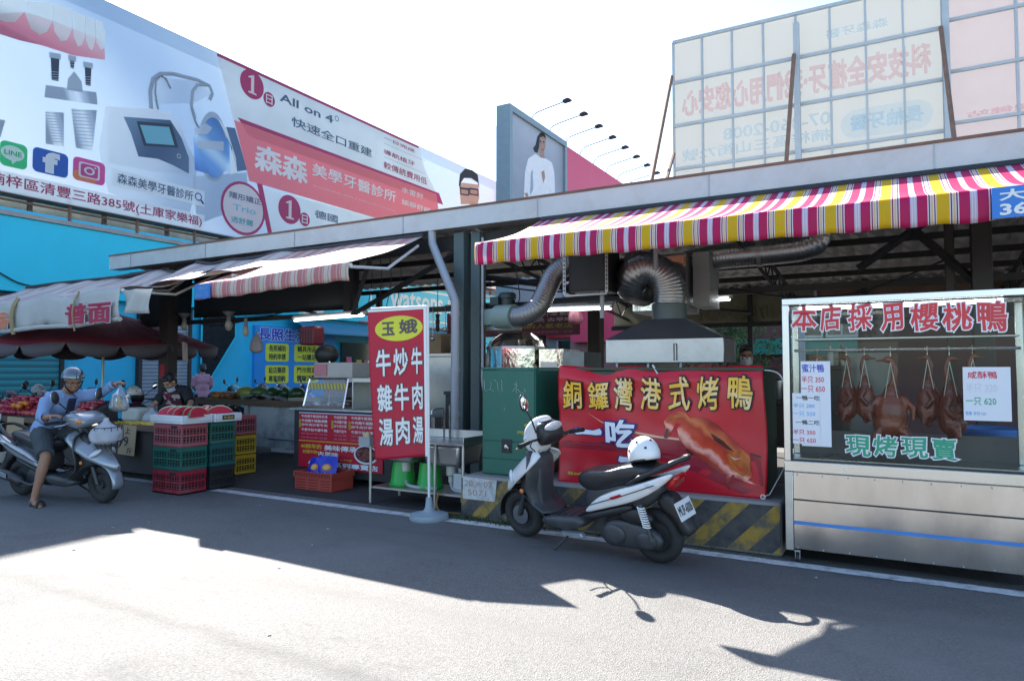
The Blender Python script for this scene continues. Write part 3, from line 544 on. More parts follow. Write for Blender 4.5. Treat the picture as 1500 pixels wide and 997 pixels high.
RT('森森牙醫', (1300, 25), (1210, 58), 1)
t.build('show_through_lettering', [m_ghr, m_ghb, m_sheet], rb)
t = MB(); SR2 = plane((0, RY + .118, 0), (-1, 0, 0), (0, 0, 1)); (u0, t1), (u1, t0) = RX(1520, 148), RX(1418, 172); t.text('迎健站', u0, u1, t0, t1, SR2, 0, -.004, bold=.03); t.build('show_through_lettering', m_ghr, rb)

# ---------------------------------------------------------------- street seen through the back of the market
m_brick = stripes('pink_brick', [(0, (.36, .19, .17)), (.12, (.28, .15, .14))], .5, (0, 0, 1), rough=.8, dirt=.5)
def facade(name, label, x0, x1, Y, h, m_, win=None, sign=None):
    b = thing(name, label, 'building', ((x0 + x1) / 2, Y, 0)); MB().bx(x0, x1, Y, Y + 6, 0, h).build('wall', m_, b)
    if sign: MB().bx(x0 + .2, x1 - .2, Y - .4, Y - .01, sign[0], sign[1]).build('signboard', sign[2], b)
    for (wx, wz, ww, wh) in win or ():
        f_ = MB().bx(wx, wx + ww, Y - .05, Y - .001, wz, wz + wh).build('window', m_dglass, b); e = MB()
        for (a0, a1, c0, c1_) in ((wx - .06, wx, wz, wz + wh), (wx + ww, wx + ww + .06, wz, wz + wh), (wx + ww / 2 - .03, wx + ww / 2 + .03, wz, wz + wh)): e.bx(a0, a1, Y - .1, Y - .051, c0, c1_)
        e.bx(wx - .06, wx + ww + .06, Y - .11, Y - .052, wz - .08, wz); e.build('frame', m_white, f_)
    return b
m_pink = mat('shop_pink', (.55, .03, .09), rough=.45, var=.08)
facade('shop_building', 'brick shop with crimson signboard behind the middle of the market', -9.6, -5.6, 21, 7, m_brick, [(-9.2, 3.9, 1.2, 1.3), (-7.2, 3.9, 1.2, 1.3), (-7.9, .2, 2., 2.2)], (2.4, 3.4, m_pink))
facade('shop_building', 'maroon walled shop behind the tree, beyond the cook', -6.6, -.95, 24, 6.5, mat('maroon_wall', (.16, .08, .09), rough=.8, var=.2), [(-3.2, 2.6, 1., 1.0), (-2.0, 2.6, .8, 1.0), (-3.2, .1, 1.9, 2.)], (2.0, 2.5, mat('sign_teal', (.02, .3, .26))))
facade('shop_building', 'grey shop with stacked white signs at the far right gap', -.8, 8, 22, 7, m_conc, [(-.6, .2, .5, 2.6), (.2, .2, .6, 2.6), (1.6, 2.6, 2., 1.2)], (3.1, 3.6, m_white))
facade('shop_building', 'pale shop seen between pharmacy and crimson signboard shop', -13, -9.8, 26, 3.6, mat('pale_wall', (.30, .34, .38), rough=.7, var=.15), [(-12.4, .5, 2., 2.2)], (2.8, 3.4, m_red))
# tree
tr = thing('tree', 'small green street tree seen behind the cook', 'tree', (-4.4, 19, 0))
rr = random.Random(11); tk = MB(); tk.tube([(-4.4, 19, 0), (-4.35, 19, 1.2), (-4.4, 19, 2.2)], [.13, .1, .07], 8)
for k in range(7):
    a_ = k * .9; tk.tube([(-4.4, 19, 1.3 + .1 * k), (-4.4 + .5 * math.cos(a_), 19 + .5 * math.sin(a_), 2.0 + .1 * k), (-4.4 + .95 * math.cos(a_), 19 + .9 * math.sin(a_), 2.4 + .15 * k)], [.05, .035, .015], 6)
tk.build('trunk', mat('bark', (.12, .09, .07), rough=.9, bump=.5), tr)
lf = MB()
for k in range(64):
    d_ = V((rr.gauss(0, 1), rr.gauss(0, 1), rr.gauss(0, 1))).normalized() * rr.random() ** .4; c_ = V((-4.3 + d_.x * 1.7, 19 + d_.y * 1.4, 2.5 + d_.z * 1.2)); s_ = rr.uniform(.2, .42)
    for j in range(70):
        p = c_ + V((rr.gauss(0, s_ * .6), rr.gauss(0, s_ * .6), rr.gauss(0, s_ * .45))); u = V((rr.gauss(0, 1), rr.gauss(0, 1), rr.gauss(0, .6))).normalized(); v = u.orthogonal().normalized(); e = rr.uniform(.04, .075)
        lf.add([p - u * e, p + v * e * .45, p + u * e, p - v * e * .45], [(0, 1, 2, 3)], rr.randrange(3))
lf.build('crown', [mat('leaf_dark', (.025, .07, .02), trans=.3), mat('leaf_mid', (.05, .12, .03), trans=.3), mat('leaf_light', (.09, .17, .05), trans=.3)], tr, sharp=None)
# ---------------------------------------------------------------- market shed
m_shed = mat('shed_grey_paint', (.24, .25, .245), rough=.55, var=.12, dirt=.4, dcol=(.12, .11, .1))
m_gut = mat('gutter_sheet', (.50, .50, .49), rough=.4, metal=.25, var=.1, dirt=.35, dcol=(.28, .22, .17), ds=1.8)
m_roof = mat('roof_sheet', (.58, .57, .55), rough=.6, var=.2, dirt=.5, dcol=(.12, .1, .08))
m_gpost = mat('grey_green_post', (.075, .11, .11), rough=.5, var=.15, dirt=.3)
m_pvc = mat('grey_pvc', (.36, .39, .42), rough=.4, var=.06)
m_tarpb = mat('black_tarp', (.016, .018, .02), rough=.75, var=.3)
m_stl = mat('stainless', (.62, .61, .59), rough=.27, metal=1., var=.06, vs=2, dirt=.15, dcol=(.35, .33, .3))
m_stl2 = mat('worn_stainless', (.50, .50, .49), rough=.38, metal=1., var=.15, vs=6, dirt=.35, dcol=(.22, .2, .18))
m_alu = mat('aluminium_duct', (.40, .41, .42), rough=.38, metal=1., var=.1, vs=8)
m_foil = mat('crumpled_foil', (.75, .72, .66), rough=.16, metal=1., var=.1, bump=1., bs=7)
m_cable = mat('black_cable', (.012, .012, .013), rough=.6)
m_lamp = mat('fluorescent_tube', (.95, .98, 1.), emit=2.2, var=0)
ms = thing('market_shed', 'long open market shed with pale metal gutter and corrugated roof', 'building', (-5, 8, 0))
RX0, RX1 = -12.65, 6.0
def roof_piece(x0, x1, y1, n):
    z1 = lerp(3.48, 2.95, (y1 - 7.6) / 6.0)
    MB().grid(lambda u, t: V((lerp(x0, x1, u), lerp(7.6, y1, t), lerp(3.48, z1, t) + .022 * math.sin(lerp(x0, x1, u) * 2 * math.pi / .2))), n, 6).build('roof', m_roof, ms, solid=.008)
XS = -5.05
roof_piece(RX0, XS, 11.0, 230); roof_piece(XS + .02, RX1, 13.6, 330)
gp = [(7.36, 3.34), (7.36, 3.585), (7.40, 3.60), (7.40, 3.58), (7.375, 3.57), (7.375, 3.36), (7.56, 3.36), (7.56, 3.6), (7.575, 3.6), (7.575, 3.34)]
gm = MB().prism(gp, (RX0, 0, 0), (0, 1, 0), (0, 0, 1), 0, RX1 - RX0).build('gutter', m_gut, ms)
b = MB()
for k in range(9): x = -12 + k * 2.05; b.bx(x, x + .012, 7.353, 7.3595, 3.342, 3.585)
b.build('gutter_joint', m_galv, gm)
MB().bx(RX0 - .02, RX1, 7.352, 7.365, 3.575, 3.605).build('gutter_lip', m_rust, gm)
for k in range(6):
    t_ = (k + .4) / 6; y = lerp(7.75, 13.4, t_); z = lerp(3.47, 2.93, (y - 7.3) / 6.3); MB().bx(RX0 + .1 if y < 11.0 else XS + .05, RX1, y - .03, y + .03, z - .11, z - .03).build('purlin', m_dark, ms)
for x in (-10.9, -4.7, -1.6, 1.4, 4.2):
    ye = 10.8 if x < -5 else 13.3; n_ = int((ye - 7.8) / .65); zz = lambda y, z0: z0 - (y - 7.7) * .1
    tr_ = MB(); tr_.tube([(x, 7.7, 3.30), (x, ye, zz(ye, 3.3))], .035, 4); tr_.tube([(x, 7.7, 3.02), (x, ye, zz(ye, 3.02))], .03, 4)
    for k in range(n_):
        y = 7.8 + k * .65; tr_.tube([(x, y, zz(y, 3.3)), (x, y + .32, zz(y + .32, 3.02))], .012, 4); tr_.tube([(x, y + .32, zz(y + .32, 3.02)), (x, y + .65, zz(y + .65, 3.3))], .012, 4)
    tr_.build('truss', m_dark, ms)
MB().bx(RX0 + .2, RX1, 7.62, 7.70, 3.1, 3.30).build('front_beam', m_dark, ms)
MB().bx(RX0 + .2, -3.9, 7.75, 7.82, 2.30, 2.37).build('rail', m_dark, ms)
MB().bx(-4.4, 6, 8.65, 8.72, 2.42, 2.5).build('rail', m_dark, ms)
MB().bx(-5, 6, 12.9, 13.0, 2.28, 2.36).build('rail', m_dark, ms)
def column(x, y, wx, wy, zt, m_, nm='column'):
    c = MB().bx(x - wx / 2, x + wx / 2, y - wy / 2, y + wy / 2, 0, zt).build(nm, m_, ms, bevel=.008)
    MB().bx(x - wx / 2 - .06, x + wx / 2 + .06, y - wy / 2 - .06, y + wy / 2 + .06, .0, .02).build('base_plate', m_dark, c)
column(-5.02, 7.58, .16, .2, 3.3, m_gpost); column(-4.80, 7.62, .14, .16, 3.3, m_gpost)
column(-11.22, 7.6, .24, .2, 3.3, mat('dark_timber', (.045, .035, .03), rough=.75, var=.4, vs=12, stretch=(1, 1, .1)))
column(.66, 7.6, .16, .16, 3.2, m_dark); column(.42, 7.7, .08, .08, 3.2, m_dark)
MB().bx(-7.17, -7.05, 7.64, 7.72, 2.3, 3.2).build('hanging_post', m_dark, ms); column(-4.55, 11, .22, .22, 3.0, mat('old_post', (.05, .045, .04), rough=.8, var=.3)); column(-.5, 12.8, .1, .1, 3, m_dark); column(-9.25, 10.9, .1, .1, 3.1, m_dark); column(-2.35, 12.9, .08, .08, 3, m_dark); column(1.5, 12.9, .1, .1, 3, m_dark)
for p, q_ in (((-6.9, 7.6, 2.32), (-5.15, 7.6, 3.05)), ((-6.95, 7.6, 2.3), (-6.6, 7.6, 3.15)), ((-.35, 7.6, 2.5), (.35, 7.65, 3.0)), ((-.1, 7.62, 3.1), (.62, 7.62, 2.3)), ((-3.6, 10, 2.5), (-2.3, 12.6, 2.5)), ((-4.9, 7.9, 2.75), (-3.0, 8.3, 2.45))):
    MB().tube([p, q_], .04, 4).build('brace', m_dark, ms)
dp = MB().tube(smooth_path([(-5.40, 7.42, 3.38), (-5.40, 7.42, 3.22), (-5.385, 7.41, 3.17), (-5.34, 7.385, 3.10), (-4.90, 7.165, 2.46), (-4.85, 7.14, 2.38), (-4.825, 7.125, 2.32), (-4.82, 7.12, 2.2), (-4.82, 7.12, .75)], 5), .055, 12).build('downpipe', m_pvc, ms, sharp=60)
b = MB()
for z in (2.2, 1.5, .95): b.lathe([(.058, -.03), (.063, -.03), (.063, .03), (.058, .03)], (-4.82, 7.12, z), 14)
b.build('pipe_collar', m_pvc, dp)
MB().tube(smooth_path([(-4.66, 7.5, 3.2), (-4.66, 7.5, 2.0), (-4.66, 7.5, 1.6), (-4.64, 7.47, 1.35), (-4.58, 7.45, 1.12)]), .018, 8).build('conduit', m_pvc, ms)
# black tarp hanging under the eaves at the left, old printed tarps at the back
def cloth(fx, nu, nv, name, m_, par=None, solid=.004, sharp=180): return MB().grid(fx, nu, nv).build(name, m_, par, solid=solid, sharp=sharp)
def hang(name, label, a, b_, z0, z1, m_, amp=.04, seed=0, cat='tarpaulin', grp=None):
    a, b_ = V(a), V(b_); d = (b_ - a).normalized(); nrm = V((-d.y, d.x, 0))
    def f(u, t):
        p = a.lerp(b_, u); n_ = noise.noise(V((u * (b_ - a).length * 1.6, t * 1.1, seed))); s_ = .06 * math.sin(u * math.pi)
        return V((p.x, p.y, lerp(z0, z1, t) - s_ * t * 0)) + nrm * amp * n_ * (1.2 - t)
    return tag(cloth(f, 40, 10, name, m_), label, cat, grp)
hang('eaves_tarp', 'black tarp hanging under the eaves behind the pale pink awning', (-10.95, 7.9), (-7.1, 7.9), 2.42, 3.3, m_tarpb, .05, 1)
hang('eaves_tarp', 'black tarp hanging under the eaves left of the timber column', (-12.6, 7.95), (-11.1, 7.95), 2.3, 3.35, m_tarpb, .05, 2)
m_beige = mat('beige_tarp', (.36, .34, .25), rough=.7, var=.2, dirt=.6, dcol=(.16, .15, .11), trans=.3, ds=1.2)
bt = hang('back_tarp', 'olive beige tarp with faint mirrored phone number along the rear eaves', (-5.0, 13.05), (-1.3, 13.05), 2.36, 2.98, m_beige, .06, 3)
Sm = plane((0, 12.97, 0), (-1, 0, 0), (0, 0, 1)); t = MB(); t.text('07-3630197', 2.0, 3.35, 2.42, 2.66, Sm, 0, -.002, bold=.03); t.build('show_through_lettering', mat('faded_olive', (.22, .20, .12), rough=.8), bt)
hang('back_tarp', 'rust brown printed tarp along the rear eaves at the right', (-1.25, 13.05), (4.5, 13.05), 2.35, 2.98, mat('rust_tarp', (.30, .20, .15), rough=.7, var=.35, vs=3, dirt=.5, dcol=(.15, .12, .1), trans=.25), .06, 5)
wl = MB().bx(-.55, 5, 12.6, 12.68, 0, 2.3).build('rear_panel_wall', mat('maroon_panel', (.10, .05, .07), rough=.7, var=.2)); tag(wl, 'dark maroon panel wall at the back, behind the glass duck case', 'wall')
# long dim sign with rows of writing
sg = MB().bx(-6.6, -4.2, 9.5, 9.54, 2.03, 2.44).build('hanging_sign', mat('dim_maroon', (.11, .02, .04), rough=.6, var=.15)); tag(sg, 'long dim maroon menu sign hanging behind the green fan', 'sign')
Ss = plane((0, 9.5, 0), (1, 0, 0), (0, 0, 1)); t = MB()
for k, (s_, a0, a1) in enumerate((('牛雜湯 牛肉湯 炒牛肉', -6.5, -5.6), ('牛肉麵 乾麵 小菜 飲料', -5.4, -4.3))): t.text(s_, a0, a1, 2.33, 2.40, Ss, 0, .003, bold=.02); t.text('老店 傳統 古早味', a0, a1, 2.24, 2.30, Ss, 0, .003, bold=.02)
t.text('玉娥的人氣老店', -5.4, -4.3, 2.14, 2.21, Ss, 1, .003, bold=.02); t.text('玉娥牛肉湯', -6.5, -5.8, 2.14, 2.21, Ss, 1, .003, bold=.02); t.text('歡迎內用外帶營業時間週一公休', -5.4, -4.3, 2.06, 2.10, Ss, 2, .003)
t.build('lettering', [mat('faded_white', (.4, .36, .38)), mat('faded_olive_text', (.22, .24, .03)), mat('faded_pink', (.42, .12, .2))], sg)

# ---------------------------------------------------------------- awnings
def lines(seq):
    s_, o = 0, []
    tot = sum(w_ for w_, c in seq)
    for w_, c in seq: o.append((s_ / tot, c)); s_ += w_
    return o
MG, YE, LV, WH, PU, CRM = (.52, .006, .10), (.72, .44, .0), (.60, .52, .66), (.78, .72, .72), (.24, .01, .12), (.72, .52, .28)
thin = [(.7, WH), (.8, PU), (.6, WH), (1.3, CRM), (.6, WH), (.8, PU), (.7, WH)]
seqA = [(7.6, YE)] + thin + [(6.4, MG), (1, LV), (.5, WH), (1.2, LV), (.5, WH), (1, LV), (6.4, MG)] + thin
m_awA = stripes('awning_stripes', lines(seqA), .370, rough=.65, trans=.3, off=.33, dirt=.12)
PK, PW = (.62, .22, .22), (.68, .60, .50)
seqB = [(5, PK), (.6, PW), (2.6, PK), (.5, PW), (1, PK), (4, PW), (.8, PK), (2.2, PW)]
m_awB = stripes('faded_awning_stripes', lines(seqB), .27, rough=.75, trans=.28, dirt=.3, dcol=(.4, .33, .28))
m_tarpW = mat('dirty_white_tarp', (.60, .60, .57), rough=.75, var=.08, vs=2, trans=.3, dirt=.35, dcol=(.36, .32, .28), ds=1.6, bump=.15, bs=5)
m_tarpP = stripes('pink_white_tarp', lines([(6, (.64, .58, .53)), (1.2, (.52, .30, .31)), (.6, (.64, .58, .54)), (1.2, (.52, .30, .31))]), .42, rough=.75, trans=.28, dirt=.3, dcol=(.36, .32, .3))
def awning(nm, lab, x0, x1, yf, zf0, zf1, yb, zb0, zb1, drop, m_, sag=.04, wave=.006, vm=None, seed=0, dx=0., n=60):
    r_ = thing(nm, lab, 'awning', ((x0 + x1) / 2, yb, zb0))
    def top(u, t):
        x = lerp(x0 + dx * (1 - t), x1, u); z = lerp(lerp(zf0, zf1, u), lerp(zb0, zb1, u), t) - sag * math.sin(math.pi * t); y = lerp(yf, yb, t)
        return V((x, y, z + wave * 2.2 * noise.noise(V((x * 1.3, y * 1.5, seed)))))
    cloth(top, n, 14, 'canopy', m_, r_)
    def val(u, t):
        q = top(u, 0); return q + V((0, -.012 - .02 * math.sin(t * 3) - wave * noise.noise(V((q.x * 3, t, seed + 4))) * t, -drop * t * (1 + .03 * math.sin(q.x * 17) + .05 * noise.noise(V((q.x, 1, seed))))))
    if drop: cloth(val, n, 5, 'valance', vm or m_, r_)
    if drop or nm == 'awning_frame': MB().tube([top(k / 10., 0) + V((0, .02, -.035)) for k in range(11)], .028, 8).build('front_bar', m_white, r_)
    for u in (.03, .97): MB().tube([top(u, .05) + V((0, 0, -.06)), top(u, .55) + V((0, 0, -.22)), top(u, 1) + V((0, 0, -.12))], .02, 6).build('folding_arm', m_white, r_)
    MB().tube([top(k / 6., 1) + V((0, .02, 0)) for k in range(7)], .045, 8).build('roller', m_dark, r_)
    return r_, top, val
A, topA, valA = awning('striped_awning', 'bright magenta and yellow striped awning over the duck stall', -3.72, 5.2, 5.86, 2.78, 2.78, 7.3, 3.28, 3.28, .225, m_awA, sag=.05, wave=.007, n=120)
def plate(par, val, a, b_, rows, tm, n='name_plate', z=None):
    q0, q1 = val(a, .0), val(b_, 1.0); x0, x1, y = q0.x, q1.x, min(q0.y, q1.y) - .05; z0, z1 = z or (q1.z - .01, q0.z - .01)
    p = MB().bx(x0, x1, y, y + .012, z0, z1).build(n, mat('plate_blue', (.02, .17, .55), rough=.4), par); S = plane((0, y, 0), (1, 0, 0), (0, 0, 1)); t = MB(); W_, H_ = x1 - x0, z1 - z0
    for s_, f0, f1, g0, g1 in rows: t.text(s_, x0 + W_ * f0, x0 + W_ * f1, z0 + H_ * g0, z0 + H_ * g1, S, 0, .003, bold=.03)
    t.build('lettering', tm, p)
ua = (.575 + 3.72) / 8.92; plate(A, valA, ua, ua + .078, (('大慶帆布', .07, .93, .56, .90), ('363-1175', .07, .93, .1, .44)), m_white)
Bw, topB, valB = awning('faded_awning', 'faded pink and cream striped awning left of the downpipe', -8.15, -5.46, 5.92, 2.63, 2.73, 7.3, 3.26, 3.26, .21, m_awB, sag=.04, wave=.012)
plate(Bw, valB, .012, .125, (('大慶帆布', .1, .9, .55, .85), ('3631175', .1, .9, .15, .45)), mat('faded_blue_text', (.10, .28, .5)))
Cw, topC, _q = awning('tarp_awning', 'pale pink lined tarp awning between the faded awning and the lettered tarp', -10.1, -7.75, 6.15, 2.74, 2.80, 7.3, 3.24, 3.24, 0, m_tarpP, sag=.06, wave=.05, seed=3)
Dw, topD, valD = awning('lettered_awning', 'grey white tarp awning with big dark red characters over the umbrella', -15.4, -9.32, 5.6, 2.58, 2.58, 7.3, 3.16, 3.16, .44, m_tarpP, sag=.07, wave=.05, vm=m_tarpW, seed=6, n=90)
MB().tube([valD(k / 12., 1.0) + V((0, 0, -.01)) for k in range(13)], .035, 8).build('hem_roll', m_tarpW, Dw)
cloth(lambda u, t: V((lerp(-9.31, -9.06, u), 5.62 + .25 * u + .04 * math.sin(u * 9 + t * 3), lerp(2.6, 2.28, t) + .03 * u * (1 - t))), 8, 6, 'side_flap', m_tarpW, Dw)
def SV(x, y, l=0):
    u = (x + 15.4) / 6.08; q_ = valD(max(0, min(1, u)), .5); return V((x, q_.y - .035 - l * 2.5, y))
t = MB(); m_lw = mat('tarp_white_edge', (.62, .56, .56), rough=.7); 
t.text('普面', -10.55, -9.42, 2.16, 2.44, SV, 0, .004, bold=.035, out=(1, .03)); t.text('香', -13.0, -12.1, 2.16, 2.40, SV, 2, .004, bold=.035, out=(1, .03))
t.build('lettering', [mat('tarp_red', (.36, .02, .06), rough=.7), m_lw, mat('tarp_orange', (.62, .2, .1), rough=.7)], Dw)
rp = MB()
for x in (-12.05, -10.35):
    q_ = topD((x + 15.4) / 6.08, 0); rp.tube(smooth_path([q_ + V((0, 0, .05)), q_ + V((.01, -.07, -.1)), q_ + V((-.01, -.08, -.3)), q_ + V((.0, -.05, -.52))]), .014 if x > -12 else .03, 6)
rp.build('rope', mat('rope', (.32, .25, .13), rough=.9, var=.3, vs=50), Dw)

# ---------------------------------------------------------------- fluorescent lamps
def tube_light(a, b_, lab, n='fluorescent_lamp'):
    a, b_ = V(a), V(b_); r_ = thing(n, lab, 'lamp', (a + b_) / 2, 'fluorescent lamps under the roof'); MB().tube([a, b_], .016, 8).build('tube', m_lamp, r_, sharp=180)
    d = (b_ - a).normalized(); MB().tube([a - d * .03 + V((0, 0, .045)), b_ + d * .03 + V((0, 0, .045))], .032, 4).tube([a + V((0, 0, .04)), a], .02, 6).tube([b_ + V((0, 0, .04)), b_], .02, 6).build('housing', m_white, r_)
tube_light((-8.15, 7.62, 2.26), (-6.75, 7.62, 2.29), 'lit fluorescent lamp left of the red flag banner')
tube_light((-6.55, 9.42, 2.5), (-5.3, 9.42, 2.5), 'lit fluorescent lamp behind the grey downpipe')
tube_light((-4.35, 8.6, 2.33), (-3.32, 8.55, 2.31), 'lit fluorescent lamp right of the curved green fan duct')
tube_light((-2.4, 8.75, 2.36), (-1.82, 8.7, 2.37), 'lit short fluorescent lamp right of the hood duct')
for k, (px, py, Y_, s_) in enumerate(((270, 476, 7.6, 1), (335, 474, 7.6, 1.2), (360, 484, 7.6, 1.0), (641, 480, 8.2, .6))):
    p = atY(px, py, Y_); lb = thing('hanging_bulb', ('unlit bulb hanging beside the timber column', 'largest unlit bulb hanging under the faded awning', 'unlit bulb hanging just left of the plastic bag', 'small black pendant lamp hanging right of the flag banner')[k], 'light bulb', p, 'bulbs hanging from the rail'); 
    MB().lathe([(.0, .12), (.03, .12), (.035, .06), (.0, .06)], p, 10).lathe([(.018, .1), (.10 if k < 2 else .03, .19), (.105 if k < 2 else .032, .2), (.02, .11)], p, 12).build('holder', m_shed if k < 3 else m_dark, lb)
    MB().lathe([(0, -.1 * s_), (.035 * s_, -.085 * s_), (.052 * s_, -.03 * s_), (.045 * s_, .02 * s_), (.025, .065), (0, .066)], p, 12).build('bulb', mat('milky_bulb', (.42, .40, .34), rough=.3) if k < 3 else m_dark, lb, sharp=60)
    MB().tube([p + V((0, 0, .12)), (p.x, p.y, 2.4 if k < 3 else 3.3)], .005, 5).build('cord', m_cable, lb)

# ---------------------------------------------------------------- exhaust hood, ducts, fan, oven
hd = thing('exhaust_hood', 'stainless exhaust hood with flexible silver duct behind the duck banner', 'hood', (-2.3, 7.9, 1.58)); X0, X1, Y0, Y1 = -2.94, -1.62, 7.4, 8.0
h = MB(); h.bx(X0, X1, Y0, Y0 + .02, 1.58, 1.84).bx(X0, X1, Y1 - .02, Y1, 1.58, 1.84).bx(X0, X0 + .02, Y0 + .021, Y1 - .021, 1.58, 1.84).bx(X1 - .02, X1, Y0 + .021, Y1 - .021, 1.58, 1.84); h.build('skirt', m_stl2, hd, bevel=.004)
MB().add([(X0, Y0, 1.842), (X1, Y0, 1.842), (X1, Y1, 1.842), (X0, Y1, 1.842), (-2.56, 7.68, 2.08), (-2.12, 7.68, 2.08), (-2.12, 7.98, 2.08), (-2.56, 7.98, 2.08)], [(0, 1, 5, 4), (1, 2, 6, 5), (2, 3, 7, 6), (3, 0, 4, 7), (4, 5, 6, 7)]).build('canopy', mat('dark_stainless', (.15, .17, .19), rough=.5, metal=.7, var=.12), hd, sharp=10)
MB().bx(-2.15, -2.145, 7.385, 7.397, 1.60, 1.78).bx(-2.12, -2.115, 7.385, 7.397, 1.60, 1.78).bx(-2.15, -2.115, 7.385, 7.397, 1.781, 1.786).build('hood_bracket', m_dark, hd)
def duct(path, r, n=160, rib=.05, nn=18, collar=True):
    P_ = smooth_path(path, 10); m_ = MB(); L_ = 0; Q = [P_[0]]; acc = [0.]
    for a, b_ in zip(P_, P_[1:]): L_ += (b_ - a).length; acc.append(L_)
    pts = []; rs = []; k = int(L_ / .0125)
    for i in range(k + 1):
        s_ = L_ * i / k; j = max(0, min(len(acc) - 2, next((q for q in range(len(acc) - 1) if acc[q + 1] >= s_), len(acc) - 2))); f = (s_ - acc[j]) / max(1e-6, acc[j + 1] - acc[j]); pts.append(P_[j].lerp(P_[j + 1], f)); rs.append(r * (1 + (rib * .7 if i % 3 == 0 else 0)))
    return m_.tube(pts, rs, nn, caps=False)
duct([(-2.34, 7.88, 2.2), (-2.34, 7.88, 2.42), (-2.40, 7.85, 2.6), (-2.58, 7.8, 2.7), (-2.74, 7.78, 2.62), (-2.8, 7.9, 2.5), (-2.72, 8.12, 2.46)], .185).build('flexible_duct', m_alu, hd, sharp=180)
MB().lathe([(.2, 2.06), (.2, 2.26), (.19, 2.27), (.19, 2.05)], (-2.34, 7.88, 0), 24).build('duct_collar', mat('duct_collar_grey', (.11, .14, .15), rough=.5, metal=.3), hd)
bxs = thing('exhaust_box', 'square polished exhaust box behind the curved hood duct', 'duct box', (-2.5, 8.4, 2.2)); MB().bx(-2.86, -2.2, 8.1, 8.115, 2.22, 2.86).build('front_plate', m_foil, bxs); MB().bx(-2.86, -2.2, 8.118, 8.7, 2.2, 2.88).build('box', mat('duct_grey', (.28, .29, .30), rough=.5, metal=.3), bxs); MB().bx(-2.14, -1.95, 8.2, 8.7, 2.25, 2.9).build('side_box', mat('duct_grey2', (.30, .31, .32), rough=.5), bxs)
hp = MB().tube([(-3.02, 7.5, 3.3), (-3.02, 7.5, 2.1)], .026, 10).build('hanging_pipe', m_pvc); tag(hp, 'grey pipe hanging from the roof left of the hood duct', 'pipe')
hp2 = MB().tube([(-2.36, 7.45, 3.3), (-2.36, 7.45, 2.62)], .026, 10).build('hanging_pipe', m_pvc); tag(hp2, 'short grey pipe dropping in front of the exhaust box', 'pipe')
db = thing('dark_fan_box', 'black box slung in slotted steel angles under the striped awning', 'fan box', (-3.2, 7.6, 2.35)); MB().bx(-3.40, -2.95, 7.4, 7.9, 2.42, 2.95).build('box', m_dark, db, bevel=.01)
sl_ = MB()
for x in (-3.44, -2.91):
    sl_.bx(x - .018, x + .018, 7.36, 7.366, 2.38, 3.3)
sl_.bx(-3.44, -2.91, 7.36, 7.4, 2.36, 2.378); sl_.build('slotted_angle', m_galv, db)
ho = MB()
for x in (-3.44, -2.91):
    for k in range(16): ho.bx(x - .008, x + .008, 7.3585, 7.3598, 2.42 + k * .05, 2.445 + k * .05)
ho.build('slots', m_dark, db)
fn = thing('blower_fan', 'pale green round blower with motor and grey flexible duct', 'fan', (-4.38, 7.6, 2.05)); MB().lathe([(.0, 2.06), (.27, 2.06), (.28, 2.075), (.28, 2.245), (.27, 2.26), (0, 2.262)], (-4.38, 7.6, 0), 32).tube([(-4.38, 7.42, 2.16), (-4.1, 7.36, 2.15)], .15, 16).build('housing', mat('pale_green_enamel', (.24, .33, .29), rough=.4, var=.06), fn, sharp=40)
MB().lathe([(0, 2.262), (.1, 2.262), (.1, 2.40), (.115, 2.405), (.115, 2.45), (.09, 2.48), (0, 2.482)], (-4.35, 7.6, 0), 16).box((-4.46, 7.5, 2.37), (.12, .1, .1)).build('motor', mat('motor_green', (.03, .05, .05), rough=.5), fn)
duct([(-4.12, 7.37, 2.15), (-3.98, 7.36, 2.16), (-3.82, 7.4, 2.25), (-3.74, 7.48, 2.45), (-3.66, 7.55, 2.66), (-3.5, 7.6, 2.78), (-3.36, 7.62, 2.8)], .125).build('flexible_duct', mat('grey_duct', (.26, .26, .265), rough=.42, metal=.7, var=.1), fn, sharp=180)
MB().lathe([(.12, 1.98), (.22, 2.0), (.22, 2.055), (.1, 2.058)], (-4.40, 7.62, 0), 24).build('fan_collar', m_galv, fn)
ov = thing('roasting_oven', 'tall foil clad round roasting oven behind the green cabinet', 'oven', (-4.43, 7.9, .8)); MB().lathe([(.40, .5), (.40, 1.80), (.36, 1.88), (.22, 1.975), (.0, 1.98)], (-4.40, 7.95, 0), 12).build('foil_body', m_foil, ov, sharp=20)
e = MB()
for k in range(8):
    a = math.pi / 4 * k + .3926; 
for z in (.9, 1.5, 1.77): e.lathe([(.404, z), (.412, z), (.412, z + .03), (.404, z + .03)], (-4.40, 7.95, 0), 12)
e.box((-4.40, 7.566, 1.3), (.05, .02, 1.0)); e.build('strap', m_stl2, ov, sharp=20)
sb = thing('steel_box_oven', 'low shiny steel box beside the foil clad oven', 'oven', (-3.7, 8.0, .8)); MB().bx(-4.0, -3.66, 7.8, 8.3, .5, 1.76).build('body', m_foil, sb); MB().bx(-3.65, -3.36, 7.75, 8.3, .5, 1.72).build('side_body', mat('spotted_zinc', (.22, .25, .24), rough=.4, metal=.8, var=.35, vs=10), sb); MB().bx(-3.97, -3.74, 7.78, 7.797, 1.2, 1.6).build('door', m_stl2, sb)
bd = thing('overhead_duct', 'fat silver flexible duct running under the roof beneath the striped awning', 'duct', (-1.5, 8.5, 2.85)); duct([(-2.3, 8.55, 2.83), (-1.9, 8.5, 2.87), (-1.3, 8.5, 2.88), (-.95, 8.5, 2.9), (-.82, 8.52, 2.98), (-.8, 8.55, 3.15)], .15).build('flexible_duct', m_alu, bd, sharp=180)
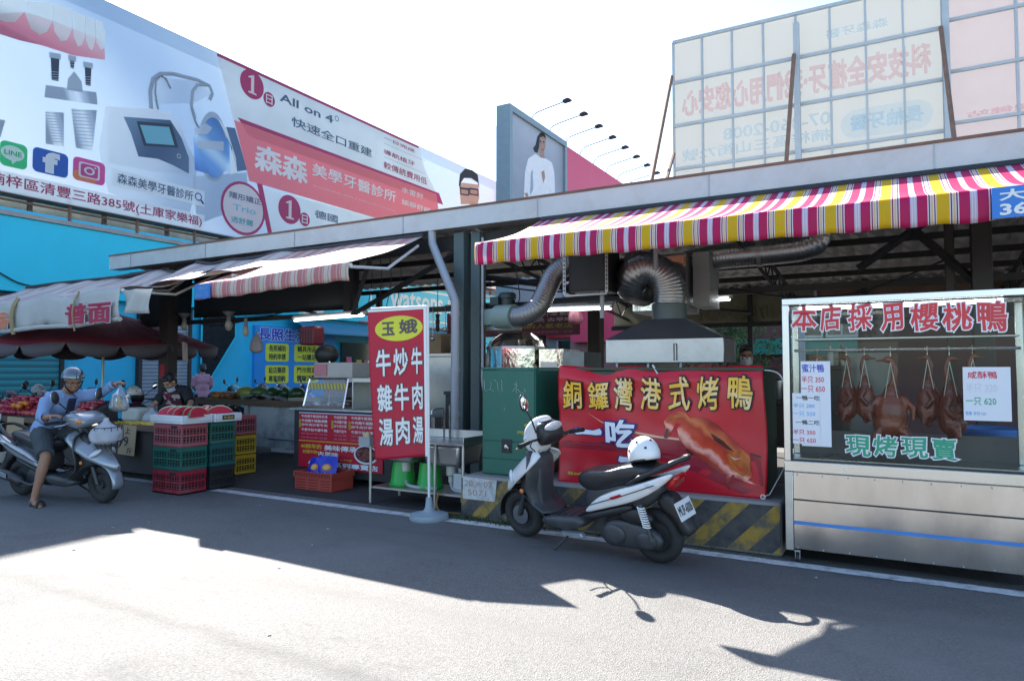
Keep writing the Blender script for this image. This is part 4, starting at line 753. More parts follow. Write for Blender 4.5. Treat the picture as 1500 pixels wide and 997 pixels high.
MB().lathe([(.155, 0), (.165, 0), (.165, .05), (.155, .05)], (-1.45, 8.5, 2.88), 18, (1, 0, 0)).build('clamp', m_galv, bd)
bd2 = thing('overhead_duct', 'dark flexible duct elbow between the black box and exhaust box', 'duct', (-2.9, 8.2, 2.9)); duct([(-2.94, 7.85, 2.7), (-2.9, 8.05, 2.62), (-2.95, 8.3, 2.75), (-2.95, 8.5, 2.95)], .14).build('flexible_duct', mat('grey_duct', (1, 1, 1)), bd2, sharp=180)
tag(MB().tube(smooth_path([(-4.02, 7.2, 3.2), (-4.0, 7.2, 2.7), (-3.98, 7.25, 2.35), (-4.25, 7.5, 2.3)]), .006, 6).build('hanging_wire', m_cable), 'thin black wire looping down to the green blower motor', 'wire')
for k in range(4):
    x = -6.8 + k * .18; tag(MB().tube(smooth_path([(x, 7.8, 3.2), (x + .04, 7.8, 2.8), (x - .05, 7.8, 2.4)]), .006, 5).build('hanging_wire', m_cable), 'thin black wire hanging near the braces above the red flag banner', 'wire', 'wires above the flag banner')
# ---------------------------------------------------------------- big red umbrella at the left stall
um = thing('parasol', 'dark red market umbrella with grey scalloped flaps under the lettered awning', 'parasol', (-13.1, 7.55, 0)); C_ = V((-13.1, 7.55, 0)); m_umr = mat('umbrella_red', (.13, .008, .022), rough=.8, var=.1)
def uc(u, t, rim=2.0):
    a = u * 2 * math.pi; k = abs(math.cos(4 * a)); r_ = rim * t * lerp(.95, 1.0, k); return C_ + V((r_ * math.cos(a), r_ * math.sin(a), 2.6 - .66 * t ** 1.25 - .05 * (1 - k) * t))
MB().grid(uc, 64, 8).build('canopy', m_umr, um, solid=.004, sharp=180)
def fl(u, t): q_ = uc(u, 1.0); k = abs(math.sin(8 * u * 2 * math.pi)) ** .35; return q_ + V((0, 0, -.22 * t * k))
MB().grid(fl, 192, 2).build('flaps', mat('umbrella_flap', (.10, .085, .095), rough=.7, trans=.1), um, solid=.004)
MB().tube([(-13.1, 7.55, 0), (-13.1, 7.55, 2.55)], .025, 10).build('pole', m_galv, um)
ri = MB()
for k in range(8): a = k * math.pi / 4; ri.tube([uc(k / 8., .05) + V((0, 0, -.02)), uc(k / 8., .98) + V((0, 0, -.015))], .008, 5).tube([C_ + V((0, 0, 2.15)), uc(k / 8., .5) + V((0, 0, -.02))], .007, 5)
ri.build('ribs', m_galv, um)
# ---------------------------------------------------------------- striped kerb block
m_blk = mat('kerb_concrete', (.26, .25, .23), rough=.85, bump=.5, bs=30, dirt=.6, dcol=(.09, .085, .08)); 
m_haz = stripes('hazard_paint', [(0, (.33, .21, .035)), (.47, (.045, .045, .048))], .36, (1, 0, -1), rough=.8, dirt=.9, dcol=(.085, .08, .07), bump=.5, dr=(.42, .60), dsc=7.)
kb = thing('kerb_block', 'low concrete kerb block painted with worn yellow and black stripes', 'kerb block', (-2.4, 6.4, 0))
MB().bx(-3.93, -.86, 5.93, 7.0, .0, .43).build('block', m_blk, kb, bevel=.025)
MB().bx(-3.92, -.87, 5.912, 5.926, .03, .405).build('hazard_stripes', m_haz, kb)
S = plane((0, 5.905, 0), (1, 0, 0), (0, 0, 1)); MB().add([(-3.9, 5.904, .2), (-3.52, 5.904, .2), (-3.5, 5.904, .41), (-3.9, 5.904, .42)], [(0, 1, 2, 3)]).build('white_patch', mat('chipped_white', (.5, .5, .48), rough=.8, var=.3, vs=14, dirt=.8, dcol=(.2, .19, .17), ds=10), kb)
t = MB(); t.text('20 × 07', -3.88, -3.55, .33, .39, S, 0, .002, wob=.006); t.text('5071', -3.84, -3.62, .24, .30, S, 0, .002, wob=.006); t.build('lettering', mat('faded_red_text', (.32, .2, .17)), kb)
wd = MB(); rr = random.Random(4)
for k in range(260):
    x = rr.uniform(-4.15, -3.3) if k < 200 else rr.uniform(-3.3, -.9); y = 5.9 - abs(rr.gauss(0, .05)); h = rr.uniform(.02, .09); d_ = V((rr.gauss(0, .03), rr.gauss(0, .03), 0)); e = V((.004, .002, 0)); p = V((x, y, 0)); wd.add([p - e, p + e, p + d_ + V((0, 0, h))], [(0, 1, 2)])
w_ = wd.build('weeds', mat('weed_green', (.04, .07, .02), trans=.3), sharp=None); tag(w_, 'sparse dry weeds growing along the foot of the striped kerb', 'weeds', kind='stuff')
# ---------------------------------------------------------------- green electrical cabinets
m_cab = mat('cabinet_green', (.012, .115, .08), rough=.42, var=.1, vs=3, dirt=.25, dcol=(.06, .1, .08)); m_cab2 = mat('cabinet_olive', (.02, .05, .025), rough=.5, var=.15, dirt=.3)
gc = thing('electrical_cabinet', 'dark green metal electrical cabinet with flaking scrawl left of the duck banner', 'cabinet', (-3.48, 6.4, .43))
X0, X1, Y0, Y1 = -3.79, -3.17, 6.1, 6.78
MB().bx(X0, X1, Y0, Y1, .435, 1.50).build('body', m_cab, gc, bevel=.006); MB().bx(X0 - .012, X1 + .012, Y0 - .012, Y1 + .012, 1.502, 1.525).build('lid', m_cab, gc, bevel=.006)
MB().bx(X0 + .01, X1 - .01, Y0 - .012, Y0 - .002, .78, 1.49).build('upper_door', m_cab, gc, bevel=.003); MB().bx(X0 + .01, X1 - .01, Y0 - .012, Y0 - .002, .60, .77).build('lower_door', m_cab, gc, bevel=.003); MB().bx(X0 + .01, X1 - .01, Y0 - .010, Y0 - .002, .45, .59).build('base_panel', m_cab, gc, bevel=.003)
lk = MB().bx(X0 + .24, X0 + .36, Y0 - .0145, Y0 - .0125, .66, .80).build('lock_recess', m_dark, gc); MB().lathe([(.0, 0), (.018, .0), (.018, .02), (0, .021)], (X0 + .3, Y0 - .016, .73), 12, (0, -1, 0)).tube(smooth_path([(X0 + .3, Y0 - .03, .74), (X0 + .33, Y0 - .04, .72), (X0 + .32, Y0 - .035, .68)]), .006, 6).build('padlock', m_stl, lk)
S = plane((0, Y0 - .013, 0), (1, 0, 0), (0, 0, 1)); t = MB(); t.text('490', X0 + .5, X0 + .56, .93, .965, S, 0, .002, bold=.02); t.text('593469', X0 + .42, X0 + .56, .86, .89, S, 0, .002, bold=.02); t.text('1254 5', X0 + .40, X0 + .54, .68, .71, S, 1, .002); t.build('lettering', [mat('stencil_yellow', (.55, .42, .03)), mat('stencil_olive', (.12, .16, .03))], gc)
t = MB(); rr = random.Random(8)
for s_ in (((.03, 1.40), (.035, 1.3), (.05, 1.28), (.1, 1.3)), ((.1, 1.38), (.12, 1.36), (.1, 1.30), (.15, 1.28)), ((.24, 1.40), (.245, 1.28)), ((.19, 1.37), (.2, 1.29)), ((.38, 1.36), (.43, 1.34)), ((.41, 1.38), (.41, 1.27)), ((.4, 1.32), (.37, 1.28)), ((.42, 1.31), (.46, 1.27)), ((.5, 1.31), (.515, 1.28)), ((.48, 1.28), (.5, 1.25)), ((.15, 1.40), (.18, 1.38)), ((.27, 1.12), (.275, 1.09))):
    t.tube([S(X0 + x, z, .001) for x, z in s_], .0042, 5, sy=.5)
t.build('scrawl', mat('flaking_white', (.45, .52, .5), rough=.8), gc)
MB().tube(smooth_path([(X1 - .02, Y0 - .1, .52), (X1 + .02, Y0 - .08, .6), (X1 + .1, Y0 - .05, .55)]), .012, 6).build('cable_stub', m_cable, gc)
g2 = thing('electrical_cabinet', 'wide dark olive cabinet mostly covered by the red duck banner', 'cabinet', (-1.95, 6.4, .43)); MB().bx(-2.88, -1.02, 6.1, 6.83, .435, 1.49).build('body', m_cab2, g2, bevel=.01); MB().bx(-2.9, -1.0, 6.09, 6.84, 1.492, 1.52).build('lid', m_cab2, g2, bevel=.006); 
# banner
m_ban = mat('banner_red', (.52, .008, .022), rough=.32, var=.12, vs=2, bump=.06, bs=6); m_ban2 = mat('banner_dark_red', (.28, .004, .022), rough=.32, var=.1)
def SBn(x, y, l=0):
    n_ = .022 * noise.noise(V((x * 2.6, y * 3.2, 2))) + .03 * noise.noise(V((x * 1.2 + y * 2.2, y * .8, 5))) + .03 * max(0, (y - 1.15) * 2.2) * math.sin((x * 1.3 + y * 2.0) * 7) * max(0, min(1, (-1.7 - x) * 1.2)); top = max(0, y - 1.42); y2 = y - .03 * math.sin((x + 2.9) / 1.88 * math.pi) * max(0, (y - 1.1)) 
    return V((x, 6.065 - n_ + top * .5 - l, y2 + .02 * noise.noise(V((x * 3, 0, 9))) * (y > 1.3)))
bn = thing('banner', 'glossy red banner with yellow characters and a roast duck picture', 'banner', (-1.95, 6.06, .43))
MB().grid(lambda u, t: SBn(lerp(-2.9, -1.0, u) + (.02 * math.sin(t * 4) if u > .9 else 0), lerp(.42, 1.535, t)), 80, 40).build('sheet', m_ban, bn, solid=.003, sharp=180)
def ban(px, py): p = atY(px, py, 6.06); return p.x, p.z
def bpoly(mb, pts, l, mi, n=1):
    """filled polygon draped on the banner (fan from its centre, subdivided)"""
    cx = sum(p[0] for p in pts) / len(pts); cy = sum(p[1] for p in pts) / len(pts); m_ = len(pts); L_ = 5; vs = [SBn(cx, cy, l)]; fs = []
    for k in range(1, L_ + 1): vs += [SBn(cx + (x - cx) * k / L_, cy + (y - cy) * k / L_, l) for x, y in pts]
    fs += [(0, 1 + i, 1 + (i + 1) % m_) for i in range(m_)]
    for k in range(L_ - 1): fs += [(1 + k * m_ + i, 1 + (k + 1) * m_ + i, 1 + (k + 1) * m_ + (i + 1) % m_, 1 + k * m_ + (i + 1) % m_) for i in range(m_)]
    mb.add(vs, fs, mi)
cb = lambda *q: [ban(800 + x / 4.167, 520 + y / 4.167) for x, y in q]
def dens(pts, n=4):
    o = []
    for a, b_ in zip(pts, pts[1:] + pts[:1]): o += [(lerp(a[0], b_[0], k / n), lerp(a[1], b_[1], k / n)) for k in range(n)]
    return o
D_ = ['banner_dark_red', 'duck_red', 'duck_amber', 'duck_glint', 'duck_dark', 'swoosh_cream']
def duckprint():
    m = mat('duck_red', (.25, .025, .012), rough=.3); nt = m.node_tree; L = nt.links.new; gm = _n(nt, 'ShaderNodeNewGeometry'); nz = _n(nt, 'ShaderNodeTexNoise'); nz.inputs['Scale'].default_value = 7; nz.inputs['Detail'].default_value = 7; L(gm.outputs['Position'], nz.inputs['Vector'])
    dt = _n(nt, 'ShaderNodeVectorMath', operation='DOT_PRODUCT'); L(gm.outputs['Position'], dt.inputs[0]); dt.inputs[1].default_value = (.55, 0, .83); p0, p1 = ban(1010, 640), ban(1050, 620); q0 = .55 * p0[0] + .83 * p0[1]
    a = _n(nt, 'ShaderNodeMath', operation='MULTIPLY_ADD'); L(nz.outputs['Fac'], a.inputs[0]); a.inputs[1].default_value = .16; L(dt.outputs['Value'], a.inputs[2]); r = _n(nt, 'ShaderNodeMapRange'); L(a.outputs[0], r.inputs[0]); r.inputs[1].default_value = q0 - .16 + .08; r.inputs[2].default_value = q0 + .26 + .08
    rp = _n(nt, 'ShaderNodeValToRGB'); L(r.outputs[0], rp.inputs[0]); cr = rp.color_ramp; cr.elements[0].color = (.10, .006, .006, 1); cr.elements[1].color = (.12, .008, .008, 1)
    for p, c in ((.2, (.42, .03, .015)), (.32, (.88, .42, .32)), (.40, (.62, .07, .03)), (.58, (.42, .028, .012)), (.72, (.62, .15, .04)), (.86, (.36, .02, .01))): e = cr.elements.new(p); e.color = c + (1,)
    L(rp.outputs[0], nt.nodes['Principled BSDF'].inputs['Base Color']); return m
dm = [m_ban2, duckprint(), mat('duck_amber', (.52, .13, .02), rough=.3, var=.3, vs=10, dirt=.95, dcol=(.22, .015, .008), ds=9), mat('duck_glint', (.70, .38, .32), rough=.3, var=.2), mat('duck_dark', (.07, .008, .008), rough=.3, var=.5), mat('swoosh_cream', (.72, .42, .25), rough=.35)]
d = MB()
bpoly(d, dens(cb((85, 560), (250, 560), (500, 590), (800, 660), (1000, 750), (1200, 850), (1330, 800), (1310, 640), (1100, 560), (800, 510), (560, 490), (300, 530), (90, 520))), .003, 0)
bpoly(d, dens(cb((520, 458), (650, 488), (800, 510), (950, 520), (800, 518), (650, 500), (520, 470))), .006, 5)
bpoly(d, dens(cb((250, 350), (340, 405), (380, 425), (340, 412))), .006, 5)
body = cb((800, 450), (830, 410), (890, 380), (960, 378), (1040, 420), (1120, 500), (1200, 570), (1245, 620), (1250, 680), (1262, 740), (1230, 760), (1150, 730), (1060, 720), (990, 680), (920, 620), (850, 560), (810, 510))
bpoly(d, dens(body, 3), .009, 1)
bpoly(d, dens(cb((720, 505), (730, 440), (718, 400), (760, 360), (810, 342), (850, 352), (885, 385), (890, 410), (850, 420), (830, 395), (800, 390), (775, 410), (765, 450), (740, 508)), 3), .011, 1)
bpoly(d, dens(cb((735, 400), (770, 370), (810, 360), (850, 372), (800, 380), (760, 400)), 3), .014, 2)
bpoly(d, dens(cb((720, 500), (735, 445), (748, 450), (738, 506)), 3), .014, 4)
bpoly(d, dens(cb((1100, 600), (1180, 580), (1240, 630), (1250, 720), (1200, 740), (1130, 690)), 3), .012, 2)
bpoly(d, dens(cb((1140, 650), (1190, 690), (1235, 690), (1190, 720)), 3), .015, 1); bpoly(d, dens(cb((1120, 615), (1160, 632), (1200, 628), (1150, 640)), 3), .015, 3)
bpoly(d, dens(cb((1000, 470), (1080, 520), (1150, 590), (1100, 570), (1030, 520)), 3), .013, 4)
bpoly(d, dens(cb((1245, 595), (1312, 615), (1310, 630), (1250, 612)), 3), .012, 4); bpoly(d, dens(cb((1150, 720), (1240, 765), (1325, 800), (1240, 780), (1150, 745)), 3), .0115, 1); bpoly(d, dens(cb((1100, 735), (1140, 720), (1110, 770), (1120, 830), (1105, 800)), 3), .0115, 1)
bpoly(d, dens(cb((860, 570), (900, 600), (890, 615), (850, 580)), 3), .011, 4)
d.build('duck_picture', dm, bn, sharp=None)
t = MB(); chars = '銅鑼灣港式烤鴨'; cxs = ((105, 235, 152, 335), (262, 392, 150, 333), (415, 540, 135, 340), (575, 712, 128, 338), (748, 888, 122, 345), (920, 1065, 118, 335), (1108, 1268, 118, 335))
for ch, (x0, x1, y0, y1) in zip(chars, cxs):
    (a0, b1), (a1, b0) = cb((x0, y0), (x1, y1)); t.text(ch, a0 + .012, a1 - .012, b0 + .012, b1 - .012, SBn, 0, .018, bold=.015, out=(1, .045), wob=.022)
    for m_, f0, f1 in ((2, .12, .3),): pass
def dash(x0, y0, x1, y1, h):
    f = ((0, .35), (.06, 1), (.2, .9), (.8, .62), (.93, .95), (1, .5), (.97, .05), (.8, .0), (.3, .18), (.1, .12))
    for g_, l_, m_ in ((9, .016, 3), (0, .022, 2)): bpoly(t, dens(cb(*[(lerp(x0 - g_, x1 + g_, u), lerp(y1 + h / 2 + g_, y0 - h / 2 - g_, v)) for u, v in f]), 3), l_, m_)
dash(172, 462, 342, 470, 34); dash(442, 632, 600, 640, 36)
for s_, (x0, x1, y0, y1) in (('吃', (375, 545, 395, 560)),):
    (a0, b1), (a1, b0) = cb((x0, y0), (x1, y1)); t.text(s_, a0, a1, b0, b1, SBn, 2, .018, bold=.03, out=(3, .05), wob=.022)
(a0, b1), (a1, b0) = cb((135, 705), (260, 735)); t.text('加Line好友', a0, a1, b0, b1, SBn, 4, .012, bold=.02)
t.build('lettering', [mat('banner_yellow', (.80, .44, .03), rough=.35, var=.1, vs=8, dirt=.95, dcol=(.8, .76, .6), ds=4.5), mat('banner_black', (.01, .008, .012), rough=.4), mat('banner_white', (.75, .76, .8), rough=.35), mat('banner_navy', (.03, .03, .2), rough=.4), mat('banner_lime', (.5, .5, .05))], bn)
tg = MB(); c0 = SBn(-1.05, 1.5); 
tg.tube(smooth_path([c0, c0 + V((.14, .0, -.02)), c0 + V((.2, -.02, -.1)), c0 + V((.22, -.03, -.25))]), .006, 6).tube(smooth_path([c0 + V((.2, -.02, -.1)), c0 + V((.25, -.03, -.2))]), .005, 6); c1_ = SBn(-1.02, .45); tg.tube([c1_ + V((0, -.01, 0)), c1_ + V((.05, .0, .02)), (-.82, 6.2, .78)], .004, 5); c2_ = SBn(-1.95, 1.53); tg.tube(smooth_path([c2_, c2_ + V((-.02, -.02, .03)), c2_ + V((.03, -.03, -.05))]), .007, 6)
tg.lathe([(.012, -.003), (.022, -.003), (.022, .003), (.012, .003)], c1_ + V((0, -.012, 0)), 14, (0, 1, 0), closed=True); tg.build('tie_strings', mat('white_string', (.6, .6, .58)), bn)
# ---------------------------------------------------------------- glass duck case
X0, X1, Y0, Y1, ZB, ZT = -.815, .80, 5.8, 6.42, .74, 2.06
dc = thing('display_case', 'stainless glass display case on casters with hanging roast ducks', 'display case', ((X0 + X1) / 2, 6.1, 0))
m_pan = mat('panel_steel', (.62, .60, .58), rough=.2, metal=1., var=.06, vs=2, dirt=.4, dcol=(.34, .32, .29), ds=3.5, stretch=(1, 1, .35), bump=.05, bs=30)
f = MB()
for x in (X0, X1 - .05):
    for y in (Y0, Y1 - .05): f.bx(x, x + .05, y, y + .05, ZB + .051, ZT - .051)
f.bx(X0, X1, Y0, Y1, ZB - .03, ZB + .05).bx(X0, X1, Y0, Y0 + .05, ZT - .05, ZT).bx(X0, X1, Y1 - .05, Y1, ZT - .05, ZT).bx(X0, X0 + .05, Y0 + .051, Y1 - .051, ZT - .05, ZT).bx(X1 - .05, X1, Y0 + .051, Y1 - .051, ZT - .05, ZT)
f.build('frame', m_stl, dc, bevel=.004)
MB().bx(X0 + .051, X1 - .051, Y0 + .051, Y1 - .051, ZT - .02, ZT - .01).build('roof_panel', m_stl2, dc)
s_ = MB(); s_.bx(X0 + .053, X1 - .053, Y0 + .008, Y0 + .02, ZB + .052, ZB + .064).bx(X0 + .053, X1 - .053, Y0 + .008, Y0 + .02, ZT - .064, ZT - .052).bx(X0 + .053, X0 + .062, Y0 + .008, Y0 + .02, ZB + .066, ZT - .066).bx(X1 - .062, X1 - .053, Y0 + .008, Y0 + .02, ZB + .066, ZT - .066); s_.build('seal', m_dark, dc)
m_gl = glass('case_glass', refl=.45)
GY = Y0 + .014
MB().add([(X0 + .06, GY, ZB + .06), (X1 - .06, GY, ZB + .06), (X1 - .06, GY, ZT - .06), (X0 + .06, GY, ZT - .06)], [(0, 1, 2, 3)]).build('front_pane', m_gl, dc)
for x in (X0 + .02, X1 - .02): MB().add([(x, Y0 + .05, ZB + .05), (x, Y1 - .05, ZB + .05), (x, Y1 - .05, ZT - .05), (x, Y0 + .05, ZT - .05)], [(0, 1, 2, 3)]).build('side_pane', m_gl, dc)
MB().add([(X0 + .05, Y1 - .02, ZB + .05), (-.02, Y1 - .02, ZB + .05), (-.02, Y1 - .02, ZT - .05), (X0 + .05, Y1 - .02, ZT - .05)], [(0, 1, 2, 3)]).build('sliding_pane', m_gl, dc)
b = MB(); b.bx(X0 + .03, X1 - .03, Y0 + .05, Y1 - .03, .12, ZB - .032).bx(X0, X0 + .06, Y0 + .004, Y1, .1, ZB - .032).bx(X1 - .06, X1, Y0 + .004, Y1, .1, ZB - .032); b.build('base', m_stl2, dc, bevel=.004)
for z0, z1 in ((.497, .70), (.328, .489), (.115, .302)):
    MB().grid(lambda u, t: V((lerp(X0 + .063, X1 - .063, u), Y0 + .016 + .010 * noise.noise(V((u * 2.6, .3, 7))) + .004 * noise.noise(V((u * 8, (z0 + t) * .4, 3))), lerp(z0, z1, t))), 60, 2).build('lower_panel', m_pan, dc, sharp=180)
rv = MB()
for k in range(9):
    for z in (.125, .685): rv.ell((lerp(X0 + .09, X1 - .09, k / 8.), Y0 + .002, z), (.005, .004, .005), nu=8, nv=5)
rv.build('rivets', m_stl2, dc)
MB().bx(X0 + .063, X1 - .063, Y0 + .01, Y0 + .02, .487, .498).build('seam_gap', m_dark, dc); MB().bx(X0 + .063, X1 - .063, Y0 + .006, Y0 + .015, .3025, .3275).build('tape_strip', mat('tape_blue', (.06, .22, .55), rough=.4), dc)
for x in (X0 + .08, X1 - .08):
    for y in (Y0 + .06, Y1 - .08):
        c = MB().bx(x - .02, x + .02, y - .03, y + .03, .085, .1).bx(x - .018, x - .014, y - .02, y + .02, .03, .085).bx(x + .014, x + .018, y - .02, y + .02, .03, .085).build('caster', m_galv, dc); MB().lathe([(0, -.012), (.036, -.012), (.038, -.008), (.038, .008), (.036, .012), (0, .012)], (x, y + .01, .038), 16, (1, 0, 0)).build('caster_wheel', m_dark, c)
MB().tube([(X0 + .06, 6.02, 1.655), (X1 - .06, 6.02, 1.655)], .011, 8).build('hanging_rail', m_stl, dc)
MB().tube([(X0 + .1, 6.05, 1.995), (X1 - .15, 6.05, 1.995)], .013, 8).build('case_lamp', m_lamp, dc); MB().bx(X0 + .08, X1 - .12, 6.0, 6.1, 2.012, 2.035).build('lamp_housing', m_white, dc)
bk = MB().bx(X0 + .06, X1 - .06, 6.3, 6.33, ZB + .05, 1.0).build('back_board', mat('dim_steel', (.10, .10, .10), rough=.5, metal=.5, var=.2), dc); MB().bx(X0 + .06, X1 - .06, 6.05, 6.3, 1.74, 1.75).build('inner_shelf', m_stl2, dc); MB().bx(X0 + .08, X1 - .08, Y0 + .06, Y1 - .1, ZB + .052, ZB + .07).build('tray', m_stl, dc)
S = plane((0, GY - .0015, 0), (1, 0, 0), (0, 0, 1)); t = MB()
def case(px, py): p = atY(px, py, GY); return p.x, p.z
cs = lambda x, y: case(1120 + x / 3.56, 420 + y / 3.56)
for ch, (x0, x1, y0, y1) in zip('本店採用櫻桃鴨', ((145, 268, 102, 228), (290, 395, 100, 222), (438, 560, 92, 222), (610, 718, 92, 222), (760, 905, 90, 222), (930, 1080, 88, 222), (1110, 1265, 78, 225))):
    (a0, b1), (a1, b0) = cs(x0, y0), cs(x1, y1); t.text(ch, a0, a1, b0, b1, S, 0, .001, bold=.022, out=(1, .045), wob=.02)
for ch, (x0, x1, y0, y1) in zip('現烤現賣', ((425, 550, 775, 882), (570, 690, 775, 885), (715, 850, 785, 892), (875, 1000, 790, 905))):
    (a0, b1), (a1, b0) = cs(x0, y0), cs(x1, y1); t.text(ch, a0, a1, b0, b1, S, 2, .001, bold=.022, out=(1, .045), wob=.02)
t.build('lettering', [mat('letter_red', (.58, .03, .04), rough=.4), mat('letter_edge', (.72, .7, .72), rough=.4), mat('letter_green', (.02, .30, .17), rough=.4)], dc)
m_pap = mat('white_paper', (.70, .71, .74), rough=.8, var=.03); inks = [mat('ink_blue', (.04, .05, .45)), mat('ink_red', (.6, .03, .07)), mat('ink_black', (.02, .02, .03)), mat('ink_skyblue', (.2, .42, .7)), mat('ink_green', (.05, .35, .2)), mat('ink_pale', (.6, .62, .64))]
def paper(lab, x0, x1, y0, y1, rows, l):
    (a0, b1), (a1, b0) = cs(x0, y0), cs(x1, y1); p = MB().bx(a0, a1, GY - l - .001, GY - l, b0, b1).build('price_sheet', m_pap); tag(p, lab, 'price sheet'); S2 = plane((0, GY - l - .001, 0), (1, 0, 0), (0, 0, 1)); q = MB()
    for s_, k, (rx0, rx1, ry0, ry1) in rows: (c0, e1), (c1, e0) = cs(rx0, ry0), cs(rx1, ry1); q.text(s_, c0, c1, e0, e1, S2, k, .0012, bold=.012, wob=.02)
    q.build('handwriting', inks, p)
paper('upper left handwritten price sheet taped on the glass case, honey duck heading', 188, 350, 388, 835, (('蜜汁鴨', 0, (195, 310, 403, 445)), ('半只 350', 1, (193, 310, 465, 500)), ('一只 650', 1, (193, 315, 515, 550))), .002)
paper('lower left handwritten price sheet with seven rows, overlapping the honey duck sheet', 145, 292, 553, 822, (('一鴨一吃', 2, (165, 288, 565, 592)), ('半只 280', 3, (150, 262, 605, 632)), ('一只 550', 3, (150, 265, 647, 675)), ('一鴨二吃', 2, (165, 288, 692, 720)), ('半只 350', 1, (150, 265, 740, 772)), ('一只 650', 1, (150, 268, 783, 815))), .006)
paper('single handwritten price sheet at the right of the glass case, crispy duck heading', 1032, 1290, 418, 702, (('咸酥鴨', 1, (1057, 1212, 440, 478)), ('半只 320', 5, (1048, 1212, 500, 552)), ('一只 620', 4, (1048, 1208, 575, 618)), ('整隻 未切 520', 3, (1048, 1155, 648, 670))), .002)
# roast ducks
m_duck = mat('roast_duck_skin', (.13, .018, .006), rough=.34, var=.7, vs=9, bump=.5, bs=55, coat=.15, dirt=.9, dcol=(.04, .007, .004), ds=11); m_duckb = mat('roast_duck_gloss', (.20, .034, .009), rough=.32, var=.7, vs=8, bump=.5, bs=50, coat=.2, dirt=.8, dcol=(.05, .009, .005), ds=9)  # mottled roast skin; its dark patches also paint uneven light into the colour
def duck(sc, facing, wings=0, front=0):
    """hangs from origin (hook top) down; local frame, x along the body's side view"""
    m = MB(); f_ = facing
    m.tube(smooth_path([(0.0, 0, -.06), (.02 * f_, 0, -.12), (.012 * f_, 0, -.2), (-.0 * f_, 0, -.25)]), [.016] * 7 + [.018] * 7 + [.024] * 4 + [.036], 10)
    m.ell((-.012 * f_, 0, -.062), (.03, .02, .022)); m.tube([(-.03 * f_, 0, -.065), (-.085 * f_, 0, -.072)], [.014, .007], 8, sy=.7)
    m.ell((0, 0, -.40), (.078 if not front else .1, .075, .15)).ell((0, 0, -.30), (.05, .05, .09)).ell((-.01 * f_, 0, -.47), (.082 if not front else .1, .075, .09)).ell((0, .0, -.56), (.022, .02, .035))
    for s_ in (-1, 1):
        if front or wings: m.tube([(s_ * .06, -.01, -.30), (s_ * .12, -.03, -.36), (s_ * .115, -.04, -.44)], [.024, .02, .012], 8); m.tube([(s_ * .06, -.03, -.5), (s_ * .10, -.05, -.56)], [.035, .02], 8)
        else: m.tube([(.0, s_ * .06, -.31), (.03 * f_, s_ * .085, -.38), (-.02 * f_, s_ * .08, -.44)], [.022, .018, .012], 8); m.tube([(-.02 * f_, s_ * .05, -.5), (-.04 * f_, s_ * .06, -.57)], [.032, .016], 8)
    m.v = [q * sc for q in m.v]; return blob(m, .006 * sc, 4)
proto = {}
for i, (px, py, sc, f_, fr_) in enumerate(((1197, 512, .78, 1, 0), (1240, 512, .98, 1, 0), (1266, 512, .96, -1, 0), (1304, 512, 1.22, 1, 1), (1358, 512, .98, 1, 0), (1390, 512, 1.15, -1, 0), (1424, 512, .9, -1, 0))):
    x = atY(px, py, 6.02).x; lab = ('roast duck mostly hidden behind the left price sheets', 'roast duck hanging right of the left price sheets, beak to the left', 'roast duck hanging second right of the left price sheets, beak to the right', 'largest roast duck with spread wings, in the middle of the case', 'roast duck just right of the largest spread duck', 'long necked dark roast duck left of the right price sheet', 'roast duck mostly hidden behind the right price sheet')[i]
    r_ = thing('roast_duck', lab, 'roast duck', (x, 6.02, 1.655), 'roast ducks hanging in the glass case'); m = duck(sc, f_, 0, fr_); o_ = V((x, 6.02, 1.655)); m.v = [o_ + q + V((0, 0, .0)) for q in m.v]; m.build('body', m_duckb if i % 3 == 0 else m_duck, r_, sharp=180)
    k_ = MB(); k_.tube(smooth_path([o_ + V((0, .012, .0)), o_ + V((0, 0, .016)), o_ + V((0, -.013, 0)), o_ + V((0, -.004, -.03)), o_ + V((0, 0, -.075 * sc))]), .003, 6); k_.build('hook', m_stl, r_); q = MB()
    for s_ in (-1, 1): q.tube([o_ + V((0, -.02, -.08 * sc)), o_ + V((s_ * .035 * sc, -.05 * sc, -.30 * sc))], .0028, 5)
    q.build('string', mat('pale_string', (.5, .45, .35)), r_)
# things behind the glass case
dr = MB().lathe([(0, .35), (.26, .35), (.27, .37), (.275, .6), (.27, .95), (.28, 1.0), (.27, 1.02), (.25, 1.0), (.25, .97), (0, .97)], (.62, 7.0, 0), 28).build('plastic_barrel', mat('barrel_blue', (.02, .13, .38), rough=.4)); tag(dr, 'blue plastic barrel standing behind the glass duck case', 'barrel')
tb_ = thing('prep_table', 'stainless prep table behind the glass duck case', 'table', (0, 7.2, 0)); MB().bx(-.9, 1.1, 6.75, 7.35, .84, .88).build('top', m_stl2, tb_)
for x in (-.85, 1.05): 
    for y in (6.8, 7.3): MB().bx(x - .02, x + .02, y - .02, y + .02, 0, .838).build('leg', m_stl2, tb_)
MB().bx(-.84, 1.04, 6.82, 7.28, .3, .33).build('shelf', m_stl2, tb_)
fz = MB().bx(-.75, -.1, 8.9, 9.5, 0, 1.7).build('refrigerator', mat('fridge_white', (.20, .22, .22), rough=.35)); tag(fz, 'tall pale refrigerator seen through the glass duck case', 'refrigerator')
MB().bx(-.74, -.11, 8.89, 8.899, 1.1, 1.12).build('door_gap', m_dark, fz); MB().tube([(-.18, 8.87, .7), (-.18, 8.87, 1.05)], .012, 8).build('handle', m_stl, fz)
